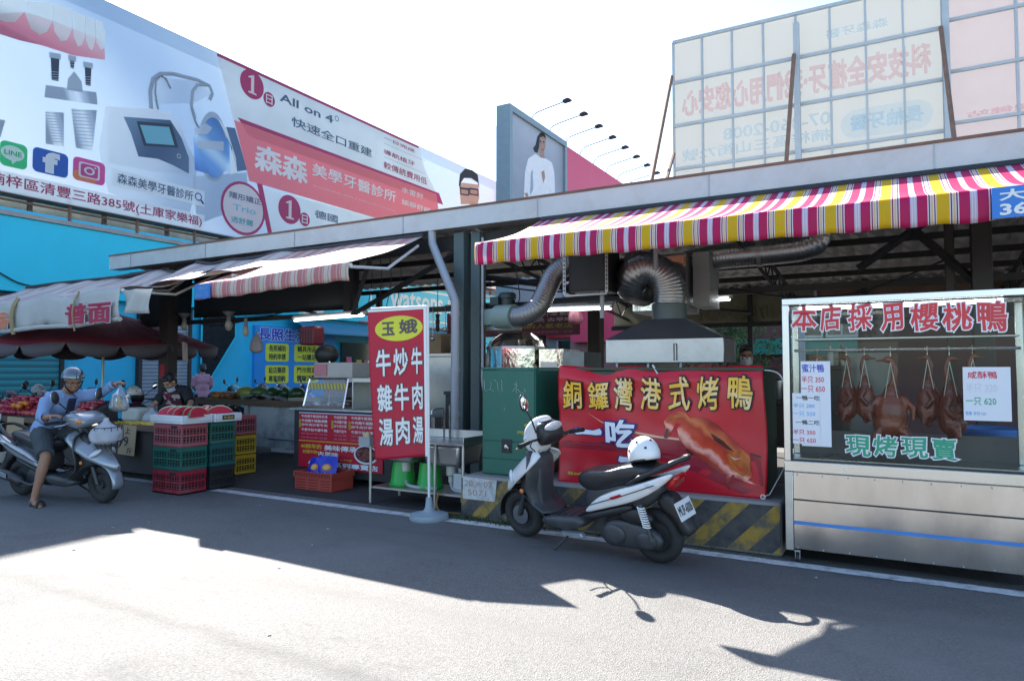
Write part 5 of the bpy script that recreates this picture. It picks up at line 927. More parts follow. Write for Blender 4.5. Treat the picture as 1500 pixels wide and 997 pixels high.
# ---------------------------------------------------------------- sink stand
sk = thing('sink_stand', 'long stainless sink on a legged stand with green pails underneath', 'sink', (-4.6, 6.3, 0)); X0, X1, Y0, Y1 = -5.27, -3.98, 6.04, 6.6
f = MB(); f.bx(X0, X1, Y0, Y1, .70, .725).bx(X0, X1, Y1 - .02, Y1, .726, .82).bx(X1 - .02, X1, Y0, Y1 - .021, .726, .79); f.build('rim', m_stl2, sk, bevel=.004)
for (a0, a1) in ((-5.15, -4.68), (-4.55, -4.06)): MB().box(((a0 + a1) / 2, (Y0 + Y1) / 2, .585), (a1 - a0, Y1 - Y0 - .06, .225), Matrix.Rotation(math.pi, 3, 'X'), taper=.86).build('basin', m_stl2, sk, bevel=.03)
for x in (X0 + .02, -4.36, X1 - .02):
    for y in (Y0 + .02, Y1 - .02): MB().tube([(x, y, .0), (x, y, .70)], .017, 10).build('leg', m_stl2, sk)
MB().bx(X0 + .03, X1 - .03, Y0 + .03, Y1 - .03, .17, .19).build('shelf', m_stl2, sk)
MB().tube(smooth_path([(-4.55, 6.5, .72), (-4.55, 6.5, 1.02), (-4.56, 6.46, 1.06), (-4.6, 6.35, 1.05), (-4.6, 6.33, 1.0)]), .012, 8).tube([(-4.47, 6.5, .72), (-4.47, 6.5, 1.1)], .014, 8).build('tap', m_stl, sk)
for x in (-4.92, -4.30):
    dn = MB().lathe([(.0, .47), (.05, .47), (.055, .46), (.055, .36), (.03, .34), (.03, .28), (0, .28)], (x, 6.28, 0), 16).build('drain', mat('drain_white', (.5, .5, .47), rough=.4), sk); MB().tube(smooth_path([(x, 6.28, .3), (x + .03, 6.25, .24), (x + .12, 6.2, .21), (x + .35, 6.2, .20), (x + .45, 6.25, .2)]), .02, 8).build('hose', m_pvc, dn)
pg = None
for k, x in enumerate((-5.0, -4.62)):
    if not pg: pg = thing('pail', 'bright green upturned pail under the sink, farther from the kerb block', 'pail', (x, 6.33, .19), 'green pails under the sink'); MB().lathe([(.15, .192), (.145, .2), (.115, .47), (.0, .475)], (x, 6.33, 0), 24).build('shell', mat('pail_green', (.02, .36, .05), rough=.35, var=.05), pg); MB().lathe([(.15, .192), (.158, .195), (.158, .21), (.148, .212)], (x, 6.33, 0), 24).build('rim', mat('pail_green', (0, 0, 0)), pg)
    else: dup(pg, loc=(x, 6.33, .19), label='bright green upturned pail under the sink, nearer the kerb block')
bo = thing('plastic_jug', 'translucent white plastic jug under the sink beside the kerb block', 'jug', (-4.16, 6.25, .19)); MB().box((-4.16, 6.25, .29), (.13, .1, .2)).lathe([(.02, .39), (.02, .42), (0, .42)], (-4.16, 6.25, 0), 10).build('jug', mat('jug_white', (.5, .55, .55), rough=.3), bo, bevel=.02); MB().lathe([(.025, .421), (.025, .445), (0, .446)], (-4.16, 6.25, 0), 12).build('cap', m_pvc, bo)
tag(MB().tube(smooth_path([(-4.3, 6.05, .2), (-4.28, 5.98, .1), (-4.22, 5.96, .03), (-4.1, 5.97, .02), (-4.0, 6.0, .02)]), .012, 8).build('hose', mat('orange_brown_hose', (.2, .1, .02), rough=.5)), 'brown hose dropping from the sink shelf to the ground', 'hose')
sp = thing('sponge_rack', 'small box holding a sponge clipped to the left end of the sink', 'rack', (-5.3, 6.0, .66)); MB().bx(-5.34, -5.18, 5.96, 6.02, .645, .75).build('box', mat('rack_grey', (.3, .32, .33)), sp); MB().bx(-5.27, -5.19, 5.955, 5.99, .751, .80).build('sponge', mat('sponge', (.5, .42, .22), rough=.95), sp)
# ---------------------------------------------------------------- flag banner
fb = thing('flag_banner', 'tall red flag banner with white beef soup characters on a weighted pole', 'flag', (-4.17, 5.7, 0)); fd = V((-.93, -.36, 0)).normalized(); po = V((-4.17, 5.7, 0))
MB().lathe([(0, .0), (.19, .0), (.2, .02), (.19, .055), (.1, .075), (.055, .09), (.04, .12), (.03, .22), (.0, .22)], po, 32).build('base', mat('base_grey', (.26, .31, .34), rough=.5, var=.1), fb, sharp=50)
MB().tube([po + V((0, 0, .2)), po + V((-.012, 0, 1.0)), po + V((-.03, .0, 2.16))], .014, 10).build('pole', m_white, fb); MB().tube([po + V((-.03, 0, 2.15)), po + V((-.03, 0, 2.15)) + fd * .60 + V((0, 0, -.02))], .009, 8).build('top_arm', m_white, fb)
def SFl(x, y, l=0):
    """x 0..1 from free edge to pole, y 0..1 up"""
    x = max(-.02, min(1.02, x)); wdt = .62; s_ = (1 - x) * wdt * (1 - .11 * (1 - y) ** 1.3 * 1.0); n_ = fd.cross(V((0, 0, 1))); n_ = n_ if n_.y < 0 else -n_
    wv = (.035 * math.sin(x * 5 + 1.5 * y) + .04 * noise.noise(V((x * 1.5, y * 2, 1)))) * (1 - x) * (1.15 - y)
    p = po + V((-.03 * y, 0, 0)) + fd * (s_ + .016); return V((p.x, p.y, .63 + 1.515 * y - (1 - x) * .03 - .02 * (1 - x) * (1 - y))) + n_ * (wv + l)
m_fl = mat('flag_red', (.50, .012, .04), rough=.55, var=.08, vs=2, trans=.15)
MB().grid(lambda u, t: SFl(u, t), 26, 48).build('cloth', m_fl, fb, solid=.002, sharp=180); MB().grid(lambda u, t: SFl(lerp(.955, 1.0, u), t, .004), 2, 48).grid(lambda u, t: SFl(u, lerp(.985, 1.0, t), .004), 26, 2).build('hem', m_white, fb, sharp=180)
t = MB(); 
vs_ = [SFl(.53, .865, .004)] + [SFl(.53 + .41 * math.cos(a) * k / 4., .865 + .085 * math.sin(a) * k / 4., .004) for k in range(1, 5) for a in [2 * math.pi * j / 32 for j in range(32)]]
t.add(vs_, [(0, 1 + j, 1 + (j + 1) % 32) for j in range(32)] + [(1 + 32 * k + j, 1 + 32 * (k + 1) + j, 1 + 32 * (k + 1) + (j + 1) % 32, 1 + 32 * k + (j + 1) % 32) for k in range(3) for j in range(32)], 2)
t.text('玉', .24, .45, .825, .91, SFl, 1, .007, bold=.03, wob=.01); t.text('娥', .54, .84, .83, .92, SFl, 1, .007, bold=.03, wob=.01)
for col_, (x0, x1) in zip(('牛雜湯', '炒牛肉', '牛肉湯'), ((.13, .37), (.43, .67), (.74, .92))):
    for k, ch in enumerate(col_): yt = .715 - k * .225 + (.01 if k == 0 else 0); t.text(ch, x0, x1, yt - .17, yt, SFl, 0, .006, bold=.022, out=(1, .035), wob=.010)
t.build('lettering', [m_white, mat('flag_grey', (.10, .075, .07)), mat('flag_yellow', (.62, .60, .04))], fb)
# ---------------------------------------------------------------- beef soup counter
bc = thing('food_counter', 'beef soup counter with red menu front and steel worktop', 'counter', (-6.4, 7.1, 0)); X0, X1, Y0, Y1 = -7.25, -5.55, 6.8, 7.45
MB().bx(X0, X1, Y0, Y1, .1, .955).build('body', m_dark, bc); MB().bx(X0 - .03, X1 + .03, Y0 - .06, Y1, .957, .985).build('worktop', m_stl2, bc, bevel=.004)
mn = MB().bx(-7.14, -5.68, Y0 - .02, Y0 - .004, .20, .93).build('menu_board', mat('menu_red', (.40, .008, .03), rough=.45, var=.06), bc); S = plane((0, Y0 - .02, 0), (1, 0, 0), (0, 0, 1)); t = MB()
t.rect(-7.14, -5.68, .917, .932, S, .003, 3); t.rect(-7.14, -5.68, .545, .555, S, .003, 1)
for cx0, cx1, head in ((-7.09, -6.62, '湯類'), (-6.5, -6.28, '小菜'), (-6.2, -5.72, '麵飯')):
    t.rrect(cx0 - .045, cx0 - .012, .73, .83, .01, S, .003, 1); t.text(head[0] + '\n' + head[1], cx0 - .04, cx0 - .017, .74, .82, S, 2, .005)
    for k, z in enumerate((.86, .80, .745, .68)): t.text(('牛肉湯牛雜湯綜合湯', '牛肉麵牛雜麵湯麵', '炒牛肉沙茶牛肉', '牛筋牛肚牛腱牛腩')[k][: 9 if cx1 - cx0 > .3 else 5], cx0, cx1, z, z + .038, S, 0, .003, bold=.015)
    for z in (.635, .585): t.text('100 80 60 50 120 80' if cx1 - cx0 > .3 else '40 60 80', cx0, cx1, z, z + .022, S, 4, .003)
t.text('40餘年的', -7.1, -6.72, .45, .51, S, 1, .003, bold=.02); t.text('美味傳承', -6.66, -6.1, .44, .51, S, 0, .003, bold=.03, out=(2, .03)); t.text('記憶中的', -7.06, -6.8, .385, .43, S, 1, .003, bold=.02); t.text('古早味', -6.78, -6.42, .36, .42, S, 0, .003, bold=.03, out=(2, .03)); t.text('始終如一‧永不改變', -6.62, -6.18, .315, .345, S, 1, .003)
t.text('牛肉湯系列專賣店', -6.95, -5.75, .225, .29, S, 5, .003, bold=.03, out=(2, .03))
t.disc(-5.95, .42, .2, .12, S, .004, 5); t.disc(-5.95, .425, .175, .1, S, .007, 6); rr = random.Random(3)
for k in range(20): a = rr.random() * 6.28; q = rr.random() ** .5; t.disc(-5.95 + .14 * q * math.cos(a), .425 + .075 * q * math.sin(a), .03, .018, S, .009 + k * .0003, 7, 8)
t.build('lettering', [mat('menu_white', (.66, .6, .6)), mat('menu_yellow', (.5, .42, .02)), mat('menu_black', (.01, .01, .012)), mat('menu_paleblue', (.4, .5, .65)), mat('menu_pink', (.5, .2, .25)), mat('menu_palewhite', (.55, .65, .7)), mat('soup_dark', (.06, .01, .012), var=.5), mat('meat', (.16, .05, .04), var=.5)], mn)
fcab = thing('food_cabinet', 'small slanted glass food warmer with yellow striped band on the counter', 'food cabinet', (-6.8, 7.1, .99)); e = MB()
for x in (-7.15, -6.42): e.tube([(x, 6.86, .995), (x + (.03 if x < -6.8 else 0), 6.95, 1.38)], .013, 4).tube([(x, 7.35, .995), (x, 7.35, 1.62)], .013, 4)
e.tube([(-7.15, 6.86, 1.0), (-6.42, 6.86, 1.0)], .018, 4).tube([(-7.12, 6.95, 1.38), (-6.42, 6.95, 1.38)], .013, 4); e.build('frame', m_stl, fcab); MB().add([(-7.14, 6.862, 1.01), (-6.43, 6.862, 1.01), (-6.43, 6.952, 1.37), (-7.11, 6.952, 1.37)], [(0, 1, 2, 3)]).build('pane', glass('warmer_glass', refl=1.4, opac=.12), fcab)
MB().bx(-7.1, -6.4, 7.0, 7.35, 1.39, 1.60).build('top_box', mat('box_white', (.42, .40, .36), rough=.5, dirt=.3), fcab, bevel=.01); MB().add([(-7.13, 6.91, 1.24), (-6.43, 6.91, 1.24), (-6.43, 6.93, 1.32), (-7.12, 6.93, 1.32)], [(0, 1, 2, 3)]).build('warning_band', stripes('band', [(0, (.45, .4, .05)), (.5, (.2, .19, .12))], .06, (1, 0, .5)), fcab)
MB().bx(-7.08, -6.85, 6.985, 6.998, 1.42, 1.58).build('sticker', mat('sticker_pink', (.45, .18, .2)), fcab)
fo = MB(); rr = random.Random(6)
for k in range(26): fo.ell((rr.uniform(-7.08, -6.5), rr.uniform(6.92, 7.2), 1.01 + rr.random() * .03), (.05, .04, .03), nu=8, nv=6, mi=k % 3)
fo.bx(-7.1, -6.45, 6.9, 7.3, .988, 1.0, 3); o_ = fo.build('food', [mat('offal', (.3, .25, .2)), m_white, mat('meat', (0, 0, 0)), m_stl2], fcab); o_['kind'] = 'stuff'
c2_ = thing('food_cabinet', 'second steel and glass cabinet on the counter beside the flag banner', 'food cabinet', (-6.05, 7.2, .99)); MB().bx(-6.35, -5.6, 6.95, 7.4, 1.34, 1.39).bx(-6.35, -6.33, 6.95, 7.4, .99, 1.339).bx(-6.35, -5.6, 7.38, 7.4, .99, 1.339).build('shell', m_stl2, c2_); MB().add([(-6.33, 6.955, .99), (-5.6, 6.955, .99), (-5.6, 6.955, 1.34), (-6.33, 6.955, 1.34)], [(0, 1, 2, 3)]).build('pane', m_gl, c2_)
# stalls' inner stuff behind counter
for k, (x, y, w_, d_, h0, h1, m_, nm, lab, cat) in enumerate(((-6.0, 8.8, 1.2, .6, .0, 1.75, m_stl2, 'steel_cupboard', 'tall worn steel cupboard behind the beef soup counter', 'cupboard'), (-5.2, 8.3, .9, .5, .0, 1.2, mat('dim_grey', (.12, .13, .13), rough=.5), 'worktable', 'dim grey worktable behind the flag banner', 'table'), (-2.0, 9.8, 2.2, .6, 0, 1.1, mat('dim_brown', (.10, .07, .05), rough=.6), 'worktable', 'dim brown worktable behind the exhaust hood', 'table'), (-.75, 8.9, .5, .5, 0, 1.55, mat('rack_black', (.02, .02, .02)), 'storage_rack', 'black slotted storage rack left of the glass duck case', 'rack'))):
    t_ = thing(nm, lab, cat, (x, y, h0)); MB().bx(x - w_ / 2, x + w_ / 2, y - d_ / 2, y + d_ / 2, h1 - .05, h1).bx(x - w_ / 2 + .02, x + w_ / 2 - .02, y - d_ / 2 + .02, y + d_ / 2 - .02, h1 * .45, h1 - .052).build('top', m_, t_, bevel=.005)
    for a0 in (-1, 1):
        for a1 in (-1, 1): MB().bx(x + a0 * (w_ / 2 - .04) - .02, x + a0 * (w_ / 2 - .04) + .02, y + a1 * (d_ / 2 - .04) - .02, y + a1 * (d_ / 2 - .04) + .02, 0, h1 * .448).build('leg', m_, t_)
# ---------------------------------------------------------------- scooters (local frame: x forward, y left, z up)
m_tyre = mat('tyre_rubber', (.018, .018, .018), rough=.8, var=.3, bump=.3, bs=60, dirt=.4, dcol=(.06, .055, .05)); m_blk = mat('black_plastic', (.016, .016, .018), rough=.45, var=.25, vs=9, dirt=.3, dcol=(.07, .065, .06)); m_gry = mat('dark_grey_plastic', (.045, .048, .052), rough=.42, var=.2, vs=7, dirt=.45, dcol=(.10, .095, .09), ds=4)
m_seat = mat('seat_vinyl', (.022, .022, .024), rough=.33, var=.2, bump=.12, bs=140, dirt=.15, dcol=(.08, .08, .08)); m_chr = mat('chrome', (.75, .75, .75), rough=.12, metal=1., var=.02); m_mir = mat('mirror_glass', (.85, .88, .9), rough=.03, metal=1., var=0); m_tail = mat('tail_light_red', (.45, .005, .01), rough=.15, coat=.6); m_amb = mat('amber_lens', (.65, .18, .01), rough=.2, coat=.5); m_lens = mat('clear_lens', (.55, .57, .6), rough=.08, var=.25, vs=18, coat=1.)
m_eng = mat('engine_grey', (.06, .062, .066), rough=.5, metal=.4, var=.3, vs=12, dirt=.4); m_gripm = mat('grip_rubber', (.012, .012, .012), rough=.8)
def paint(n, c, metal=0.): return mat(n, c, rough=.25, metal=metal, var=.05, vs=3, coat=.5, dirt=.12, dcol=(.3, .28, .25), ds=5)
m_wp = paint('white_scooter_paint', (.70, .69, .67)); m_sp = paint('silver_scooter_paint', (.28, .31, .34), .35)
def wheel(r_, nm, x):
    w_ = MB().lathe([(.03, -.05), (.05, -.05), (.05, -.02), (.12, -.018), (.125, -.03), (.14, -.032), (.14, .032), (.125, .03), (.12, .018), (.05, .02), (.05, .05), (.03, .05)], (x, 0, .215), 24, (0, 1, 0)).build('wheel', m_eng, r_)
    sp = MB()
    for k in range(5): a = k * 2 * math.pi / 5; c_, s_ = math.cos(a), math.sin(a); sp.tube([(x + .045 * c_, .0, .215 + .045 * s_), (x + .13 * c_, 0, .215 + .13 * s_)], .016, 6, sy=1.2)
    sp.build('spokes', m_eng, w_)
    pr = [(.215 + 0 - .052 + .052 * math.cos(a) * 1.0 + .0, .055 * math.sin(a)) for a in [2 * math.pi * k / 14 for k in range(14)]]
    MB().lathe([(p[0] - .0, p[1]) for p in pr], (x, 0, .215), 40, (0, 1, 0), closed=True).build('tyre', m_tyre, w_, sharp=180)
    return w_
def half(fn, nu=14, nv=18): return MB().grid(fn, nu, nv)
def interp(tab, t):
    f = t * (len(tab) - 1); i = min(int(f), len(tab) - 2); f -= i; return [lerp(a, b_, f) for a, b_ in zip(tab[i], tab[i + 1])]
def shell(tab, bx=.10, bz=.03, pw=2.):
    def fn(u, t):
        x, z, h = interp(tab, t)[:3]; s_ = 2 * u - 1; return V((x - bx * abs(s_) ** pw * (h / .17), h * s_, z - bz * abs(s_) ** pw))
    return fn
def scooter(label, cat, pm_, lit=False, plate=None, steer=0., group=None, beak=False, mirrors=(-1, 1), mz=0.):
    r_ = thing('scooter', label, cat, (0, 0, 0), group)
    wheel(r_, 'front', .63); wheel(r_, 'rear', -.70)
    # front end
    f = MB()
    for s_ in (-1, 1): f.tube([(.63, s_ * .075, .215), (.50, s_ * .07, .55)], [.02, .024], 10)
    f.tube([(.51, 0, .52), (.33, 0, .92)], .028, 10); f.build('fork', m_eng, r_)
    MB().lathe([(.0, .06), (.085, .06), (.085, .064), (0, .064)], (.63, 0, .215), 24, (0, 1, 0)).build('brake_disc', m_chr, r_)
    def fend(u, t): a = lerp(R(-10), R(165), t); s_ = 2 * u - 1; rr_ = .245 - .02 * s_ * s_; return V((.63 + rr_ * math.cos(a), .075 * s_, .215 + rr_ * math.sin(a)))
    half(fend, 6, 16).build('front_fender', m_blk if not beak else pm_, r_, solid=.006, sharp=180)
    tip = [(.80, .44, .02), (.77, .50, .10), (.70, .60, .18), (.59, .70, .205), (.48, .79, .19), (.41, .835, .13)]
    if beak: tip = [(.88, .43, .015), (.80, .49, .10), (.70, .57, .165), (.56, .67, .19), (.40, .77, .17), (.30, .82, .10)]
    half(shell(tip, .15, .05)).build('front_shield', pm_, r_, solid=.012, sharp=180)
    low = [(.79, .43, .012), (.68, .44, .10), (.56, .40, .15), (.47, .33, .16), (.37, .26, .16), (.30, .19, .13)]
    half(shell(low, .09, -.02)).build('under_cowl', m_blk, r_, solid=.012, sharp=180)
    core = MB().pillow([(.60, .46), (.57, .66), (.44, .78), (.36, .80), (.33, .6), (.36, .38), (.30, .26), (.42, .28), (.52, .38)], -.11, .11, .03); core.build('shield_core', m_gry, r_, sub=1, sharp=180)
    leg_t = [(.39, .80, .12), (.34, .73, .185), (.345, .60, .205), (.37, .47, .195), (.34, .35, .175), (.22, .285, .17)]
    half(lambda u, t: (lambda x, z, h, s_: V((x + .07 * s_ * s_, h * s_, z + .015 * s_ * s_)))(*interp(leg_t, t), 2 * u - 1)).build('leg_shield', m_gry, r_, solid=.012, sharp=180)
    for s_ in (-1, 1):
        MB().ell((.655, s_ * .115, .575), (.075, .02, .028), Matrix.Rotation(R(-42 * 1), 3, 'Y') @ Matrix.Rotation(R(s_ * -38), 3, 'Z')).build('side_lamp', m_lens, r_)
        MB().ell((.50, s_ * .175, .47), (.022, .012, .022)).build('turn_signal', m_amb, r_)
    # floor and body
    MB().pillow([(.36, .28), (.10, .30), (-.12, .325), (-.14, .22), (.10, .17), (.34, .18)], -.17, .17, .025).build('floorboard', m_gry, r_, sub=1, sharp=180)
    mtx = MB()
    for k in range(5): mtx.bx(-.06 + k * .07, -.03 + k * .07, -.12, .12, .305 - k * .006, .313 - k * .006)
    mtx.build('floor_mat', m_gripm, r_)
    MB().pillow([(-.08, .33), (-.11, .60), (-.24, .58), (-.80, .70), (-.84, .60), (-.66, .42), (-.30, .30)], -.12, .12, .03).build('tail_body', m_gry, r_, sub=1, sharp=180)
    sd = [(-.11, .352), (-.20, .445), (-.29, .52), (-.45, .585), (-.60, .635), (-.78, .70), (-.93, .765), (-.945, .74), (-.87, .67), (-.74, .575), (-.58, .50), (-.44, .455), (-.25, .395)]
    for s_ in (-1, 1):
        MB().pillow(sd, s_ * .10, s_ * .19, .03, bulge=.0).build('side_panel', pm_, r_, sub=2, sharp=180)
        MB().pillow([(-.12, .34), (-.25, .385), (-.44, .445), (-.58, .49), (-.60, .44), (-.42, .38), (-.25, .33), (-.14, .29)], s_ * .10, s_ * .175, .02).build('lower_trim', m_blk, r_, sub=1, sharp=180)
        MB().pillow([(-.66, .66), (-.80, .69), (-.86, .67), (-.76, .61)], s_ * .165, s_ * .188, .006).build('rear_signal', m_lens, r_, sub=1, sharp=180)
        MB().pillow([(-.40, .525), (-.50, .565), (-.52, .548), (-.43, .512)], s_ * .180, s_ * .196, .004).build('emblem', m_tail if not beak else m_chr, r_)
    st = [(-.035, .60), (-.055, .655), (-.10, .69), (-.22, .705), (-.36, .72), (-.48, .765), (-.60, .79), (-.72, .785), (-.76, .75), (-.70, .69), (-.56, .64), (-.42, .585), (-.24, .53), (-.10, .53)]
    MB().pillow(st, -.15, .15, .05, bulge=.015).build('seat', m_seat, r_, sub=2, sharp=180)
    g_ = MB()
    for s_ in (-1, 1): g_.tube(smooth_path([(-.55, s_ * .165, .635), (-.66, s_ * .165, .70), (-.80, s_ * .14, .765), (-.95, s_ * .09, .835), (-.99, 0, .845)]), [.014] * 6 + [.020] * 6 + [.022] * 6 + [.018] * 7, 8)
    g_.build('grab_rail', m_blk, r_, sharp=180)
    MB().pillow([(-.82, .655), (-.90, .72), (-.945, .735), (-.925, .64), (-.86, .60)], -.10, .10, .02).build('tail_light', m_tail, r_, sub=1, sharp=180)
    MB().pillow([(-.72, .55), (-.86, .60), (-.90, .50), (-.96, .40), (-1.02, .29), (-.99, .25), (-.93, .28), (-.86, .42), (-.76, .44)], -.075, .075, .02).build('rear_fender', m_blk, r_, sub=1, sharp=180)
    for s_ in (-1, 1): MB().tube(smooth_path([(-.10, s_ * .158, .40), (-.30, s_ * .193, .475), (-.55, s_ * .193, .565), (-.80, s_ * .188, .665)]), .0035, 5).build('panel_seam', m_gripm, r_)
    # plate
    n_ = V((-.90, 0, .38)).normalized(); up = V((.38, 0, .90)).normalized(); rt = up.cross(n_); c_ = V((-.945, 0, .455)); S = plane(c_, rt, up)
    pl = MB().add([S(x, y, l) for l in (0, .004) for x, y in ((-.12, -.07), (.12, -.07), (.12, .07), (-.12, .07))], [(3, 2, 1, 0), (4, 5, 6, 7), (0, 1, 5, 4), (1, 2, 6, 5), (2, 3, 7, 6), (3, 0, 4, 7)]).build('number_plate', m_white, r_)
    if plate: MB().text(plate, -.105, .105, -.035, .035, S, 0, .006, bold=.02).build('plate_number', m_dark, pl)
    # engine, silencer, shock, stand
    MB().pillow([(-.24, .17), (-.27, .27), (-.36, .34), (-.52, .34), (-.70, .31), (-.80, .26), (-.81, .17), (-.72, .12), (-.48, .13), (-.34, .10)], .06, .15, .025).build('engine_cover', m_eng, r_, sub=1, sharp=180)
    MB().ell((-.40, .155, .225), (.10, .014, .075)).ell((-.68, .152, .21), (.085, .014, .065)).build('cover_boss', m_gry, r_)
    MB().pillow([(-.40, .36), (-.46, .44), (-.62, .46), (-.76, .40), (-.74, .33), (-.55, .31)], .06, .155, .02).build('air_cleaner', m_blk, r_, sub=1, sharp=180)
    MB().pillow([(-.2, .2), (-.25, .36), (-.5, .4), (-.6, .2), (-.4, .12)], -.09, .06, .03).build('engine', m_eng, r_, sub=1, sharp=180)
    sh = MB().tube([(-.66, .17, .50), (-.74, .17, .22)], .014, 8)
    sh.build('shock_absorber', m_eng, r_); q = []
    for k in range(80): f_ = k / 79; a = f_ * 2 * math.pi * 9; p = V((-.665, .17, .48)).lerp(V((-.71, .17, .32)), f_); q.append(p + V((.027 * math.cos(a), .027 * math.sin(a), 0)))
    MB().tube(q, .006, 6).build('spring', m_white, r_, sharp=180)
    MB().tube(smooth_path([(-.30, -.09, .20), (-.38, -.13, .17), (-.50, -.16, .21), (-.62, -.17, .25), (-.95, -.18, .31)]), [.02] * 12 + [.05] * 6 + [.058] * 6 + [.05], 12).build('silencer', m_eng, r_, sharp=60); MB().pillow([(-.64, .25), (-.64, .30), (-.88, .36), (-.9, .30)], -.245, -.235, .004).build('heat_shield', m_gry if not beak else pm_, r_)
    MB().tube([(.02, .10, .19), (.09, .17, .10), (.17, .235, .012)], .011, 8).box((.175, .24, .008), (.06, .035, .012)).build('side_stand', m_blk, r_); MB().pillow([(-.1, .19), (.1, .18), (.08, .15), (-.12, .165)], .13, .19, .01).build('step_plate', m_galv, r_)
    # handlebar assembly, turned by the steering angle
    piv = V((.36, 0, .85)); Rm = Matrix.Rotation(steer, 3, 'Z')
    def bar(mb, nm, m_, par=None, **k):
        mb.v = [piv + Rm @ (q_ - piv) for q_ in mb.v]; return mb.build(nm, m_, par or r_, **k)
    cw_ = [(.50, .80), (.535, .88), (.53, .96), (.48, 1.03), (.41, 1.085), (.34, 1.115), (.29, 1.09), (.29, 1.02), (.31, .95), (.31, .86), (.36, .78), (.44, .76)]
    if beak: cw_ = [(.52, .88), (.53, .93), (.48, .985), (.36, 1.03), (.24, 1.02), (.20, .97), (.21, .91), (.28, .86), (.44, .83)]
    bar(MB().pillow(cw_, -.105 if not beak else -.19, .105 if not beak else .19, .04, bulge=.02), 'handle_cowl', pm_, sub=2, sharp=180)
    bar(MB().pillow([(.34, 1.08), (.27, 1.075), (.20, 1.01), (.19, .93), (.25, .86), (.33, .85)] if not beak else [(.32, 1.03), (.26, 1.035), (.205, .985), (.21, .93), (.255, .88), (.29, .9)], -.125, .125, .03), 'instrument_binnacle', m_blk, sub=1, sharp=180)
    bar(MB().ell((.222, 0, 1.02) if not beak else (.222, 0, .985), (.03, .105, .06) if not beak else (.028, .1, .05), Matrix.Rotation(R(-38), 3, 'Y')), 'instrument_lens', m_lens)
    hl = bar(MB().ell((.475, 0, .915), (.045, .125, .055), Matrix.Rotation(R(-20), 3, 'Y')), 'headlight', mat('headlight_lit', (.9, .8, .6), rough=.15, var=.3, vs=20, emit=.35, coat=1.) if lit else m_lens)
    if beak:
        for s_ in (-1, 1): bar(MB().ell((.455, s_ * .155, .925), (.05, .035, .035)), 'turn_signal', m_amb)
    hb = MB().tube(smooth_path([(.24, .36, .925), (.28, .2, .93), (.30, 0, .92), (.28, -.2, .93), (.24, -.36, .925)]), .012, 8); bar(hb, 'handlebar', m_blk)
    for s_ in (-1, 1):
        bar(MB().tube([(.272, s_ * .25, .928), (.238, s_ * .37, .925)], .018, 10).lathe([(0, 0), (.02, .0), (.02, .02), (0, .021)], (.236, s_ * .372, .925), 10, (0, s_, 0)), 'grip', m_gripm)
        bar(MB().tube(smooth_path([(.33, s_ * .19, .915), (.35, s_ * .25, .90), (.32, s_ * .35, .89)]), .007, 6), 'brake_lever', m_chr)
        bar(MB().tube(smooth_path([(.27, s_ * .22, .915), (.33, s_ * .18, .87), (.37, s_ * .09, .80), (.40, s_ * .04, .70)]), .006, 6), 'brake_cable', m_blk)
        if s_ not in mirrors: continue
        mr = bar(MB().tube(smooth_path([(.30, s_ * .13, .985), (.30, s_ * .18, 1.06 + mz), (.275, s_ * .25, 1.14 + mz)]), .008, 6).ell((.262, s_ * .285, 1.205 + mz), (.022, .048, .075), Matrix.Rotation(R(s_ * -12), 3, 'X')), 'mirror', m_blk)
        bar(MB().ell((.247, s_ * .285, 1.205 + mz), (.010, .041, .067), Matrix.Rotation(R(s_ * -12), 3, 'X')), 'mirror_face', m_mir, mr)
    return r_
ws = scooter('white scooter leaning on its side stand in front of the duck banner, with plate MUP-6008', 'scooter', m_wp, plate='MUP-6008', steer=R(-8), mirrors=(1,), mz=.06)
WS = Matrix.Translation((-2.36, 5.44, .0)) @ Matrix.Rotation(R(169.4), 4, 'Z') @ Matrix.Rotation(R(-7), 4, 'X')
ws.location, ws.rotation_euler = WS.to_translation() + V((0, 0, .004)), WS.to_euler()
hm = thing('helmet', 'white half helmet with black vent holes resting on the white scooter seat', 'helmet', (0, 0, 0)); s_ = MB()
def dome(u, t): a = u * 2 * math.pi; p = t * R(112); r_ = .118; return V((r_ * 1.08 * math.sin(p) * math.cos(a), r_ * .95 * math.sin(p) * math.sin(a), .135 * math.cos(p)))
MB().grid(dome, 40, 16).build('shell', mat('helmet_white', (.74, .73, .71), rough=.3, var=.04, coat=.4), hm, solid=.012, sharp=180)
MB().lathe([(.108, -.056), (.118, -.054), (.120, -.042), (.112, -.04)], (0, 0, 0), 36).build('rim', m_blk, hm); v_ = MB()
for k in range(10):
    a, p = k * .63, (R(48) if k % 2 else R(74)); q_ = V((.118 * 1.08 * math.sin(p) * math.cos(a), .118 * .95 * math.sin(p) * math.sin(a), .135 * math.cos(p))); v_.ell(q_ * 1.035, (.011, .011, .011), nu=10, nv=6)
v_.build('vents', m_dark, hm)
hm.location = WS @ V((-.64, .02, .855)); hm.rotation_euler = (Matrix.Rotation(R(150), 4, 'Z') @ Matrix.Rotation(R(14), 4, 'Y')).to_euler()
